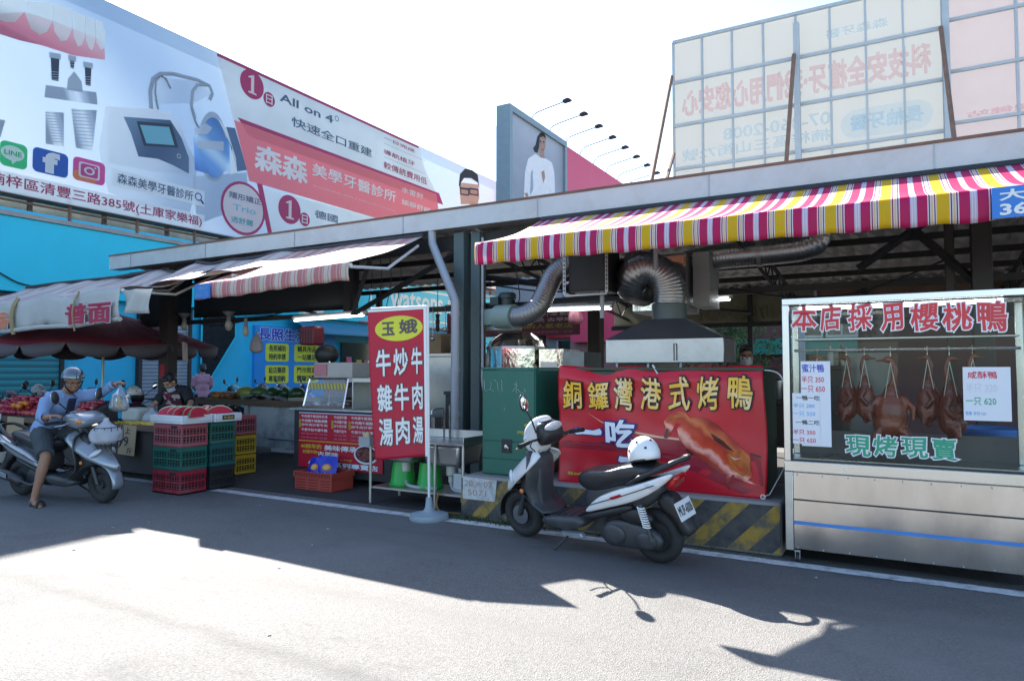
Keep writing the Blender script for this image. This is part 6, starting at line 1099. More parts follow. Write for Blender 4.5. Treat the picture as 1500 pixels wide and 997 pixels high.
# ridden silver scooter
rs = scooter('silver scooter with lit headlight ridden by the man in the blue shirt', 'scooter', m_sp, lit=True, beak=True, steer=R(4))
RS = Matrix.Translation((-8.50, 4.5, .004)) @ Matrix.Rotation(R(8.5), 4, 'Z') @ Matrix.Rotation(R(3), 4, 'X'); rs.location, rs.rotation_euler = RS.to_translation(), RS.to_euler()
bk = MB()
for z in (.70, .78, .86):
    n = 20; bk.tube([RS @ V((.72 + .14 * math.cos(2 * math.pi * k / n), .15 * math.sin(2 * math.pi * k / n), z)) for k in range(n + 1)], .005, 5)
for k in range(14): a = 2 * math.pi * k / 14; bk.tube([RS @ V((.72 + .10 * math.cos(a), .11 * math.sin(a), .62)), RS @ V((.72 + .14 * math.cos(a), .15 * math.sin(a), .70)), RS @ V((.72 + .14 * math.cos(a), .15 * math.sin(a), .86))], .004, 5)
bo = bk.build('wire_basket', m_dark); tag(bo, 'black wire basket on the front of the silver scooter', 'basket')
# parked dark scooters by the pharmacy wall
dk = None
m_vp = paint('maroon_scooter_paint', (.16, .02, .08)); m_bp = paint('black_scooter_paint', (.02, .022, .026)); m_bl = paint('blue_scooter_paint', (.02, .12, .42)); m_tl = paint('teal_scooter_paint', (.03, .2, .24)); m_gp = paint('grey_scooter_paint', (.16, .17, .18))
GRP = 'scooters parked along the pharmacy wall'
spots = ((10, -16.2, R(-15), m_bp, 'black scooter parked at the far left edge by the teal shutter'), (52, -15.4, R(8), m_gp, 'dark grey scooter parked in front of the teal shutter, mirror catching light'), (118, -16.6, R(20), m_bp, 'black scooter parked behind the helmeted rider'), (196, -13.2, R(150), m_vp, 'maroon scooter parked left of the timber column, facing the market'), (330, -16.8, R(15), m_tl, 'teal scooter parked beside the person in pink'), (372, -17.2, R(20), m_bp, 'black scooter parked left of the watermelons, below the blue poster edge'), (398, -17.0, R(30), m_gp, 'grey scooter parked behind the watermelons, below the yellow plates'), (432, -16.6, R(35), m_bl, 'bright blue scooter parked below the yellow plates'))
pr0 = scooter('x', 'scooter', m_bp, group=GRP)
for k, (px, X_, rz, m_, lab) in enumerate(spots):
    y = atX(px, 560, X_).y
    if k == 0: pr0['label'] = lab; pr0.location = (X_, y, 0); pr0.rotation_euler = (0, R(0), rz)
    else: dup(pr0, (X_, y, 0), (R(5), 0, rz), lab, GRP, swap={'black_scooter_paint': m_})
h2 = dup(hm, atX(56, 572, -15.2), (0, 0, R(20)), 'grey and white helmet hung on the dark grey scooter by the teal shutter', swap={'helmet_white': mat('helmet_grey', (.32, .34, .35), rough=.35)})
h3 = dup(hm, atX(196, 575, -13.0), (0, 0, R(60)), 'white helmet on the maroon scooter left of the timber column')
# ---------------------------------------------------------------- people
m_skin = mat('skin', (.36, .20, .13), rough=.5, var=.1, vs=14); m_skin2 = mat('skin_tan', (.30, .15, .09), rough=.5, var=.1, vs=14); m_hair = mat('black_hair', (.012, .011, .011), rough=.45, var=.4, vs=40, bump=.4, bs=90); m_mask = mat('face_mask', (.42, .52, .58), rough=.8)
def basis(f, up=V((0, 0, 1))):
    f = V(f).normalized(); l = up.cross(f).normalized(); u = f.cross(l); return Matrix((f, l, u)).transposed()
def hand(m, wrist, d, palm_n, sc=1., curl=.35):
    """palm, four fingers and a thumb; d = direction of the hand, palm_n = side the fingers curl to"""
    d = V(d).normalized(); n = (V(palm_n) - d * V(palm_n).dot(d)).normalized(); s = d.cross(n); w = V(wrist)
    m.tube([w - d * .01, w + d * .03 * sc, w + d * .085 * sc], [.024 * sc, .034 * sc, .036 * sc], 10, sy=.55)
    for k in range(4):
        o = w + d * (.082 - .004 * abs(k - 1.2)) * sc + s * (k - 1.5) * .021 * sc; L = (.068, .078, .072, .054)[k] * sc; a = curl; p = [o - d * .02]; cur = d
        for j in range(3): p.append(p[-1] + cur * (L * (.5, .32, .26)[j] + (.02 if j == 0 else 0))); cur = (cur * math.cos(a) + n * math.sin(a)).normalized(); a = curl * 1.25
        m.tube(p, [.0095 * sc, .009 * sc, .0082 * sc, .0066 * sc], 8)
    t0 = w + d * .025 * sc - s * .028 * sc; m.tube([t0, t0 + (d * .5 - s * .7 + n * .3) * .04 * sc, t0 + (d * .9 - s * .65 + n * .6) * .065 * sc], [.013 * sc, .011 * sc, .008 * sc], 8)
def head(m, c, B, sc=1.):
    """B: columns forward, left, up"""
    c = V(c); P_ = lambda x, y, z: c + B @ V((x * sc, y * sc, z * sc))
    m.ell(P_(-.012, 0, .03), (.098 * sc, .077 * sc, .092 * sc), B, 20, 14).ell(P_(.018, 0, -.045), (.072 * sc, .062 * sc, .075 * sc), B, 18, 12).ell(P_(.05, 0, -.088), (.034 * sc, .035 * sc, .026 * sc), B)
    m.tube([P_(.086, 0, .012), P_(.104, 0, -.028)], [.008 * sc, .015 * sc], 8).ell(P_(.094, .0, -.034), (.014 * sc, .018 * sc, .010 * sc), B)
    m.ell(P_(.082, 0, -.066), (.012 * sc, .026 * sc, .008 * sc), B).ell(P_(.078, 0, -.078), (.012 * sc, .022 * sc, .008 * sc), B).ell(P_(.079, 0, .026), (.014 * sc, .052 * sc, .010 * sc), B)
    for s_ in (-1, 1): m.ell(P_(-.005, s_ * .079, -.012), (.022 * sc, .009 * sc, .032 * sc), B).ell(P_(.058, s_ * .042, -.03), (.028 * sc, .022 * sc, .024 * sc), B)
    return P_
def figure(label, J, skin=None, shirt=None, sleeve=(1., 1.), lower=None, legs=1., face=(1, 0, 0), up=(0, 0, 1), M=None, hairfn=True, mask=None, voxel=.008, hands=None, shoes=None, neckopen=None, fem=0., sc=1.):
    """J: joint dictionary in metres (local), M: placing matrix"""
    r_ = thing('person', label, 'person', (0, 0, 0)); J = {k: V(v) for k, v in J.items()}; b = MB(); ch, pv, nk, hd = J['chest'], J['pelvis'], J['neck'], J['head']
    side = (J['shL'] - J['shR']).normalized(); B = basis(V(face), V(up))
    def torso(m, g=0.):
        mid = pv.lerp(ch, .5); D = (ch - pv).normalized(); fr_ = side.cross(D).normalized(); Bt = Matrix((fr_, side, D)).transposed()
        m.ell(pv, (.115 + g, .155 + g, .13), Bt, 16, 10).ell(mid, (.105 + g + .012, .14 + g, .17), Bt, 16, 10).ell(ch, (.115 + g, .165 + g, .15), Bt, 16, 10).ell(ch + D * .1, (.085 + g, .15 + g, .08), Bt, 14, 8)
        for s_ in ('R', 'L'): m.tube([ch + D * .09, J['sh' + s_]], [.085 + g, .058 + g], 12)
    torso(b); b.tube([ch + (nk - ch) * .3, nk, nk.lerp(hd, .6)], [.075, .056, .052], 12)
    Ph = head(b, hd, B)
    for s_ in ('R', 'L'):
        b.tube([J['sh' + s_], J['sh' + s_].lerp(J['el' + s_], .4), J['el' + s_], J['el' + s_].lerp(J['wr' + s_], .3), J['wr' + s_]], [.054, .048, .038, .039, .026], 12)
        hd_ = (hands or {}).get(s_)
        if hd_: hand(b, J['wr' + s_], hd_[0], hd_[1], 1., hd_[2])
        else: hand(b, J['wr' + s_], J['wr' + s_] - J['el' + s_], V((0, 0, -1)) if abs((J['wr' + s_] - J['el' + s_]).normalized().z) < .9 else V((1, 0, 0)))
        if 'kn' + s_ in J:
            h, k, a, t = J['hip' + s_], J['kn' + s_], J['an' + s_], J['toe' + s_]
            b.tube([h, h.lerp(k, .5), k, k.lerp(a, .3), k.lerp(a, .65), a], [.088, .074, .055, .056, .044, .034], 12)
            b.tube([a + (a - t).normalized() * .05 + V((0, 0, -.035)), a.lerp(t, .5) + V((0, 0, -.01)), t], [.034, .036, .022], 10, sy=.8).ell(a, .038)
    bm = blob(b, voxel, 3); bm.build('body', skin or m_skin, r_, sharp=180)
    if shirt:
        s = MB(); torso(s, .018)
        if fem < 0: s.ell(pv + V((0, 0, -.08)), (.14, .17, .13))
        else: s.tube([pv, pv + (pv - ch).normalized() * .10], [.155, .16], 14)
        for i, s_ in enumerate(('R', 'L')):
            L_ = sleeve[i]; pts = [J['sh' + s_], J['sh' + s_].lerp(J['el' + s_], .5)]; rs_ = [.072, .066]
            if L_ <= .5: pts.append(J['sh' + s_].lerp(J['el' + s_], L_ * 2 * .85)); rs_.append(.07); pts = [pts[0], pts[2]]; rs_ = [.072, .072]
            else: pts += [J['el' + s_], J['el' + s_].lerp(J['wr' + s_], max(.05, (L_ - .5) * 2 * .92))]; rs_ += [.056, .046]
            s.tube(pts, rs_, 14)
        s.tube([ch + (nk - ch) * .3, nk - (nk - ch).normalized() * .015], [.088, .068], 12)
        sm = blob(s, voxel * 1.1, 3, .020, 9., len(label) % 7); sm.build('shirt', shirt, r_, sharp=180)
    if lower:
        s = MB(); s.ell(pv + V((0, 0, -.03)), (.135, .175, .13), None, 16, 10)
        for s_ in ('R', 'L'):
            h, k, a = J['hip' + s_], J['kn' + s_], J['an' + s_]; e = [h, h.lerp(k, .5)] + ([k, k.lerp(a, .5), a] if legs >= 1 else [h.lerp(k, legs * 2)]); rs_ = [.112, .098] + ([.076, .066, .06] if legs >= 1 else [.09]); s.tube(e, rs_, 14)
        blob(s, voxel * 1.1, 3, .014, 9., 3).build('trousers' if legs >= 1 else 'shorts', lower, r_, sharp=180)
    # eyes
    e = MB()
    for s_ in (-1, 1): e.ell(Ph(.083, s_ * .033, .006), (.006, .013, .006), B, 10, 6)
    e.build('eyes', mat('eye_dark', (.02, .015, .012), rough=.2), r_)
    if hairfn:
        h = MB().ell(Ph(-.022, 0, .046), (.102, .084, .088), B, 20, 12).ell(Ph(-.055, 0, -.01), (.062, .078, .085), B, 16, 10).ell(Ph(.05, .0, .09), (.045, .06, .03), B)
        if fem: h.ell(Ph(-.10, 0, -.02), (.045, .05, .06), B)
        blob(h, .008, 2, .006, 30.).build('hair', m_hair, r_, sharp=180)
    if mask:
        MB().grid(lambda u, t: Ph(.108 - .035 * abs(2 * u - 1) ** 2.2 * 2.2 - .012 * abs(2 * t - 1) ** 2, (2 * u - 1) * .074, lerp(-.112, -.012, t)), 14, 10).build('face_mask', mask, r_, solid=.003, sharp=180)
    if M is not None: r_.location, r_.rotation_euler = M.to_translation(), M.to_euler()
    return r_, Ph, B
# rider
JR = dict(pelvis=(-.25, 0, .83), chest=(-.03, 0, 1.11), neck=(.08, 0, 1.255), head=(.19, -.01, 1.375), shR=(-.01, -.19, 1.17), shL=(.03, .19, 1.18), elR=(.09, -.31, .97), wrR=(.22, -.30, 1.0), elL=(.20, .33, 1.20), wrL=(.40, .36, 1.315), hipR=(-.22, -.10, .76), hipL=(-.22, .10, .76), knR=(.12, -.30, .54), knL=(.14, .27, .53), anR=(.06, -.40, .085), anL=(.10, .34, .09), toeR=(.24, -.45, .025), toeL=(.27, .37, .03))
m_bshirt = mat('blue_shirt', (.21, .31, .50), rough=.8, var=.1, vs=4, bump=.1, bs=8)
rd, Ph, B = figure('man in pale blue shirt and silver helmet on a scooter, holding out a bag', JR, m_skin2, m_bshirt, (.62, .96), mat('grey_shorts', (.045, .055, .06), rough=.85, var=.2), .46, face=(.86, -.30, -.36), up=(.2, -.05, 1), M=RS, hairfn=False, hands=dict(R=((.9, .1, .05), (.1, 0, -1), .5), L=((.75, .1, .1), (.3, 0, -1), .7)), voxel=.0065)
hl = MB().grid(lambda u, t: (lambda a_, p_: Ph(-.014 + .128 * math.sin(p_) * math.cos(a_) * 1.05, .112 * math.sin(p_) * math.sin(a_), .034 + .118 * math.cos(p_)))(u * 2 * math.pi, t * R(lerp(112, 74, .5 + .5 * math.cos(u * 2 * math.pi)))), 36, 16); hl.build('helmet', mat('helmet_silver', (.13, .155, .175), rough=.22, metal=.5, var=.05, coat=.5), rd, solid=.008, sharp=180)
st = MB()
for s_ in (-1, 1): st.tube([Ph(.02, s_ * .095, .01), Ph(.03, s_ * .08, -.06), Ph(.045, s_ * .03, -.118), Ph(.045, 0, -.122)], .008, 5)
st.build('helmet_strap', m_blk, rd)
gl_ = MB()
for s_ in (-1, 1):
    n = 14; gl_.tube([Ph(.103, s_ * .034 + .026 * math.cos(2 * math.pi * k / n), .004 + .018 * math.sin(2 * math.pi * k / n)) for k in range(n + 1)], .0022, 5); gl_.tube([Ph(.10, s_ * .06, .008), Ph(.0, s_ * .082, .008)], .002, 5)
gl_.tube([Ph(.104, -.009, .006), Ph(.104, .009, .006)], .002, 5).build('glasses', m_dark, rd)
tie = MB().grid(lambda u, t: V((.115 - .05 * t + .0 * u, -.045 + .09 * u, lerp(1.17, .95, t))) + V((.055 * (1 - t) * .6 + .02, 0, 0)), 4, 8); tie.build('undershirt', mat('navy_undershirt', (.015, .018, .05), rough=.85), rd, solid=.01, sharp=180)
MB().tube(smooth_path([V((.13, 0.05, 1.2)), V((.085, .06, 1.05)), V((.02, .06, .9))]), .006, 5).build('placket', mat('shirt_seam', (.12, .16, .36), rough=.9), rd)
for a_, b_, r__ in ((JR['elR'], JR['wrR'], .058), (JR['elL'], JR['wrL'], .050)):
    a_, b_ = V(a_), V(b_); f_ = .24 if r__ > .055 else .84; p_ = a_.lerp(b_, f_); d_ = (b_ - a_).normalized(); MB().tube([p_ - d_ * .022, p_ + d_ * .022], [r__, r__ * .97], 18, caps=False).build('cuff', m_bshirt, rd, solid=.006, sharp=60)
cl = MB()
for s_ in (-1, 1): cl.add([V((.03, s_ * .07, 1.27)), V((.12, s_ * .045, 1.235)), V((.135, s_ * .085, 1.165)), V((.03, s_ * .12, 1.22))], [(0, 1, 2, 3)])
cl.build('collar', m_bshirt, rd, solid=.006)
for s_, o_ in (('R', V((.165, -.430, 0))), ('L', V((.18, .355, 0)))):
    MB().ell(o_ + V((0, 0, .012)), (.14, .048, .012), Matrix.Rotation(R(-16 if s_ == 'R' else 6), 3, 'Z'), 18, 6).tube(smooth_path([o_ + V((.05, -.062, .012)), o_ + V((.04, -.035, .065)), o_ + V((.03, .0, .085)), o_ + V((.03, .04, .06)), o_ + V((.03, .058, .012))]), .014, 8).tube(smooth_path([o_ + V((-.09, -.03, .012)), o_ + V((-.11, .02, .085)), o_ + V((-.12, .06, .07)), o_ + V((-.07, .06, .012))]), .010, 8).build('sandal', mat('sandal_dark', (.04, .025, .02), rough=.6), rd)
# held bag and bag in the basket
m_bag = mat('thin_plastic', (.62, .63, .66), rough=.35, var=.08, trans=.45, bump=.3, bs=14); m_ban_ = mat('banana', (.62, .42, .05), rough=.5, var=.15, vs=9, dirt=.3, dcol=(.15, .09, .02))
def bag(nm, lab, top, h, r_, m_, cat='bag', flat=1., seed=0, kn=.3):
    top = V(top); m = MB()
    def f(u, t):
        a = u * 2 * math.pi; k = (.12 + .88 * (1 / (1 + math.exp(-(t - kn) * 13)))) * (1 if t < .8 else math.sqrt(max(0, 1 - ((t - .8) / .2) ** 2))); n_ = 1 + .18 * noise.noise(V((math.cos(a) * 2, math.sin(a) * 2 + seed, t * 3))) + .10 * math.sin(a * 7 + seed) * (1 - t)
        return top + V((r_ * k * n_ * math.cos(a), r_ * k * n_ * math.sin(a) * flat, -h * t))
    m.grid(f, 40, 22); o_ = m.build(nm, m_, sharp=180); return tag(o_, lab, cat)
hp_ = RS @ V((.47, .37, 1.285)); bg = bag('plastic_bag', 'thin clear plastic bag of bananas held out by the rider', hp_ + V((0, 0, .03)), .34, .10, glass('bag_film', (.80, .81, .84), refl=.8, rough=.15, opac=.3, ocol=(.55, .56, .6)))
def banana(c, rot, L=.16, r_=.018):
    m = MB(); P_ = []; 
    for k in range(9): a = lerp(-.9, .9, k / 8.); P_.append(V(c) + rot @ V((L * .62 * math.sin(a), 0, L * .45 * (1 - math.cos(a)))))
    m.tube(P_, [r_ * s_ for s_ in (.35, .75, .95, 1, 1, 1, .95, .7, .3)], 7); return m
rr = random.Random(12)
hb_ = thing('banana_bunch', 'bananas inside the clear bag held by the rider', 'bananas', hp_ + V((0, 0, -.26)), 'banana bunches')
for k in range(5): banana(hp_ + V((rr.uniform(-.03, .04), rr.uniform(-.03, .03), -.25 + .025 * k)), Matrix.Rotation(rr.uniform(-.4, .4), 3, 'Z') @ Matrix.Rotation(R(35), 3, 'Y')).build('banana', m_ban_, hb_, sharp=180)
bag('plastic_bag', 'knotted white plastic bag of groceries in the scooter basket', RS @ V((.72, -.02, .96)), .30, .155, m_bag, seed=3)
# stall keeper in black with apron
def MZ(loc, rz): return Matrix.Translation(loc) @ Matrix.Rotation(rz, 4, 'Z')
JV = dict(pelvis=(-.12, 0, .88), chest=(.06, 0, 1.12), neck=(.16, 0, 1.25), head=(.26, .01, 1.32), shR=(.08, -.18, 1.18), shL=(.08, .18, 1.18), elR=(.22, -.26, .98), wrR=(.44, -.22, .86), elL=(.20, .34, 1.0), wrL=(.42, .42, .90), hipR=(-.12, -.09, .82), hipL=(-.12, .09, .82), knR=(-.06, -.1, .45), knL=(-.06, .1, .45), anR=(-.1, -.1, .08), anL=(-.1, .1, .08), toeR=(.08, -.11, .03), toeL=(.08, .11, .03))
vd, Phv, Bv = figure('stall keeper in black shirt and red apron bending over the fruit', JV, m_skin, mat('black_shirt', (.012, .012, .015), rough=.85, var=.2), (.5, .5), mat('dark_trousers', (.02, .02, .025), rough=.9), 1., face=(.75, -.1, -.6), up=(.5, 0, 1), M=MZ((-9.75, 6.82, 0), R(-72)), fem=.0)
MB().grid(lambda u, t: Phv(.095 - .03 * abs(2 * u - 1) ** 2 * 2.2, (2 * u - 1) * .075, lerp(-.135, -.07, t)), 12, 6).build('face_mask', m_mask, vd, solid=.003, sharp=180)
def apr(u, t): x = lerp(-.14, .14, u); z = lerp(1.16, .78, t); return V((lerp(.205, .02, t) + .03 * math.cos(x * 8) + .01 * noise.noise(V((x * 9, z * 6, 0))), x, z))
m_apr = mat('apron_red', (.16, .02, .04), rough=.85, var=.3, vs=6); nt = m_apr.node_tree; vo = _n(nt, 'ShaderNodeTexVoronoi'); vo.inputs['Scale'].default_value = 18; nt.links.new(_n(nt, 'ShaderNodeTexCoord').outputs['Object'], vo.inputs['Vector']); rp_ = _n(nt, 'ShaderNodeValToRGB'); nt.links.new(vo.outputs['Color'], rp_.inputs[0]); rp_.color_ramp.interpolation = 'CONSTANT'; rp_.color_ramp.elements[0].color = (.22, .015, .05, 1); rp_.color_ramp.elements[1].position = .62; rp_.color_ramp.elements[1].color = (.38, .32, .3, 1); e_ = rp_.color_ramp.elements.new(.3); e_.color = (.06, .012, .02, 1); nt.links.new(rp_.outputs[0], nt.nodes['Principled BSDF'].inputs['Base Color'])
MB().grid(apr, 12, 14).build('apron', m_apr, vd, solid=.006, sharp=180)
# person in pink by the wall
JS = dict(pelvis=(0, 0, .90), chest=(.0, 0, 1.20), neck=(.01, 0, 1.39), head=(.05, 0, 1.50), shR=(0, -.17, 1.30), shL=(0, .17, 1.30), elR=(.05, -.21, 1.05), wrR=(.22, -.16, 1.0), elL=(.05, .21, 1.05), wrL=(.22, .16, 1.0), hipR=(0, -.09, .86), hipL=(0, .09, .86), knR=(.02, -.1, .48), knL=(.02, .1, .48), anR=(0, -.1, .09), anL=(0, .1, .09), toeR=(.16, -.11, .03), toeL=(.16, .11, .03))
p_ = atX(296, 600, -15.2); figure('person in a pink top seen from behind, standing by the cyan wall', JS, m_skin, mat('pink_top', (.42, .24, .33), rough=.85), (.5, .5), mat('navy_trousers', (.012, .015, .03), rough=.9), 1., face=(.9, .1, -.25), M=MZ((p_.x, p_.y, .02), R(150)), fem=1., voxel=.011)
# cook behind the duck banner
p_ = atD(1092, 510, 8.6); J2 = dict(JS); J2.update(elR=(.10, -.24, 1.08), wrR=(.30, -.1, 1.05), elL=(.1, .24, 1.08), wrL=(.3, .1, 1.05)); 
figure('cook with white mask and short black hair behind the duck banner', {k: V(v) * 1.12 for k, v in J2.items()}, m_skin2, mat('white_cook_shirt', (.34, .36, .42), rough=.85), (.5, .5), mat('dark_trousers', (0, 0, 0)), 1., face=(1, .1, -.15), M=MZ((p_.x, p_.y, 0), R(-75)), mask=mat('white_mask', (.55, .55, .52), rough=.85), fem=0, voxel=.009)
# ---------------------------------------------------------------- fruit stall, left
m_wood = mat('dark_board', (.045, .038, .032), rough=.8, var=.35, vs=6, bump=.2, dirt=.5, dcol=(.02, .02, .02)); m_brd = mat('brown_edge', (.12, .075, .05), rough=.7, var=.3, stretch=(.2, 1, 1), vs=10); m_card = mat('cardboard', (.36, .26, .15), rough=.9, var=.1)
fs_ = thing('fruit_stall', 'long dark boarded fruit stall table behind the scooter rider', 'stall', (-10.8, 6.0, 0)); X0, X1, Y0, Y1 = -14.6, -8.15, 5.62, 6.5
MB().bx(X0, X1, Y0, Y1, .70, .735).build('top', m_wood, fs_); MB().bx(X0, X1, Y0 - .02, Y0 - .002, .69, .77).build('front_rail', m_brd, fs_); MB().bx(X0 + .05, X1 - .03, Y0 + .04, Y0 + .06, .12, .698).build('front_board', m_wood, fs_); MB().bx(X1 - .06, X1 - .03, Y0 + .062, Y1, .12, .698).build('side_board', m_wood, fs_)
for x in (X0 + .1, -12.4, -10.3, X1 - .08): MB().bx(x - .03, x + .03, Y1 - .08, Y1 - .02, 0, .698).build('leg', m_wood, fs_)
# fruit, one object each
rr = random.Random(21)
def heap(kind, lab, cat, grp, mats_, r_, x0, x1, y0, y1, z, n, layers, shape='round', sq=.94, slope=0.):
    protos = []
    for m_ in mats_:
        m = MB()
        if shape == 'round': m.lathe([(0, -r_ * .86), (r_ * .5, -r_ * .8), (r_ * .9, -r_ * .4), (r_, .05 * r_), (r_ * .9, r_ * .5), (r_ * .55, r_ * .84), (r_ * .2, r_ * .9), (.0, r_ * .78)], (0, 0, r_ * .86), 14)
        else: m.ell((0, 0, r_ * .8), (r_ * 1.5, r_, r_), None, 14, 9)
        protos.append([m, m_, None])
    cnt = 0
    for l in range(layers):
        ins = l * r_ * 1.0; nx = max(1, int((x1 - x0 - 2 * ins) / (2 * r_ * sq))); ny = max(1, int((y1 - y0 - 2 * ins) / (2 * r_ * sq)))
        for i in range(nx):
            for j in range(ny):
                if cnt >= n or rr.random() < .08: continue
                p = V((lerp(x0 + ins + r_, x1 - ins - r_, (i + .5) / nx) + rr.uniform(-.008, .008), lerp(y0 + ins + r_, y1 - ins - r_, (j + .5) / ny) + rr.uniform(-.008, .008), z + l * r_ * 1.45)); p.z += (p.y - y0) * slope; pr = rr.choice(protos); ro = (rr.uniform(-.5, .5), rr.uniform(-.5, .5), rr.uniform(0, 6.28))
                if pr[2] is None: o_ = pr[0].build(kind, pr[1], sharp=180); tag(o_, lab, cat, grp); o_.location = p; o_.rotation_euler = ro; pr[2] = o_
                else: dup(pr[2], p, ro)
                cnt += 1
m_ap = [mat('apple_red', (.34, .015, .03), rough=.3, var=.35, vs=16), mat('apple_crimson', (.24, .012, .04), rough=.3, var=.3, vs=16), mat('apple_rose', (.42, .08, .07), rough=.3, var=.35, vs=14)]
tag(MB().add([(-13.4, 5.66, .737), (-10.5, 5.66, .737), (-10.5, 6.3, .737), (-13.4, 6.3, .737), (-13.4, 6.3, 1.02), (-10.5, 6.3, 1.02)], [(0, 1, 5, 4), (0, 3, 2, 1), (2, 3, 4, 5), (0, 4, 3), (1, 2, 5)]).build('display_ramp', m_wood), 'sloping dark display board under the red apples', 'board')
heap('apple', 'red apple in the heap on the stall behind the rider', 'apple', 'red apples heaped on the fruit stall', m_ap, .045, -13.3, -10.6, 5.68, 6.25, .745, 230, 2, slope=.44)
heap('orange', 'orange in the small heap at the left end of the stall', 'orange', 'oranges at the left of the fruit stall', [mat('orange_peel', (.62, .18, .015), rough=.45, bump=.3, bs=90)], .045, -12.35, -12.0, 5.62, 5.85, .86, 12, 1, slope=.44)
heap('guava', 'pale green guava at the right end of the apple heap', 'guava', 'guavas beside the apples', [mat('guava_green', (.42, .44, .16), rough=.5)], .04, -10.6, -10.3, 5.66, 5.85, .737, 10, 1)
for k in range(5):
    x = -9.35 + k * .17; y = 5.70 + .05 * (k % 2); b_ = thing('banana_bunch', ('bunch of bananas on the stall front under the held bag', 'small bunch of bananas beside the cardboard price tag', 'ripe banana bunch on the stall edge', 'bunch of bananas left of the watermelon tray', 'yellow banana bunch nearest the watermelon trays')[k], 'bananas', (x, y, .74), 'banana bunches')
    for j in range(5): banana((x + .0 + .012 * j, y + .028 * (j - 2), .762 + .012 * (j % 2)), Matrix.Rotation(R(90 + 10 * j - 20 * k), 3, 'Z') @ Matrix.Rotation(R(12), 3, 'X')).build('banana', m_ban_, b_, sharp=180)
m_mel = mat('fruit_maroon', (.2, .02, .03), rough=.4, var=.3)
heap('dragon_fruit', 'dark red fruit between the bananas and the stall keeper', 'fruit', 'dark red fruit near the stall keeper', [m_mel], .05, -9.1, -8.25, 5.95, 6.25, .737, 16, 1, 'long')
for k in range(4): 
    o_ = bag('plastic_bag', ('crumpled pale plastic bag of fruit at the back of the stall', 'crumpled clear bag of fruit behind the bananas', 'pale plastic bag of fruit nearest the stall keeper', 'small pale plastic bag beside the foam box on the stall')[k], (-9.5 + k * .3, 6.2 + .05 * (k % 2), .95), .21, .11, m_bag, seed=k * 2)
tag(MB().box((-9.9, 6.25, .84), (.4, .3, .2)).build('foam_box', mat('foam_grey', (.42, .42, .36), rough=.9), bevel=.04), 'rounded pale foam box on the stall behind the rider', 'box')
def sign(px0, px1, y0, y1, lab, rows):
    a, b_ = atY(px0, 650, 5.58).x, atY(px1, 650, 5.58).x; s_ = MB().bx(a, b_, 5.575, 5.582, y0, y1).build('price_card', m_card); tag(s_, lab, 'price card'); s_.rotation_euler = (R(-3), R(1.5), 0); S = plane((-s_.location.x, 0, 0), (1, 0, 0), (0, 0, 1)); t = MB()
    for s2, f0, f1, g0, g1 in rows: S2 = plane((0, -.0045, 0), (1, 0, 0), (0, 0, 1)); W_, H_ = b_ - a, y1 - y0; t.text(s2, -W_ / 2 + W_ * f0, -W_ / 2 + W_ * f1, H_ * g0, H_ * g1, S2, 0, .002, bold=.02, wob=.02)
    if rows:
        o_ = t.build('handwriting', m_dark, None); o_.location = (0, 0, 0); me = o_.data
        xs = [v.co.x for v in me.vertices]; o_.parent = s_; off = ROOT[o_.name]
        for v in me.vertices: v.co += off
sign(173, 197, .36, .76, 'tall cardboard price card hung on the stall under the held bag', (('上', .35, .65, .72, .92), ('19', .1, .6, .30, .6), ('斤', .55, .85, .05, .25)))
sign(8, 32, .40, .77, 'plain cardboard card hung on the stall at the far left', ())
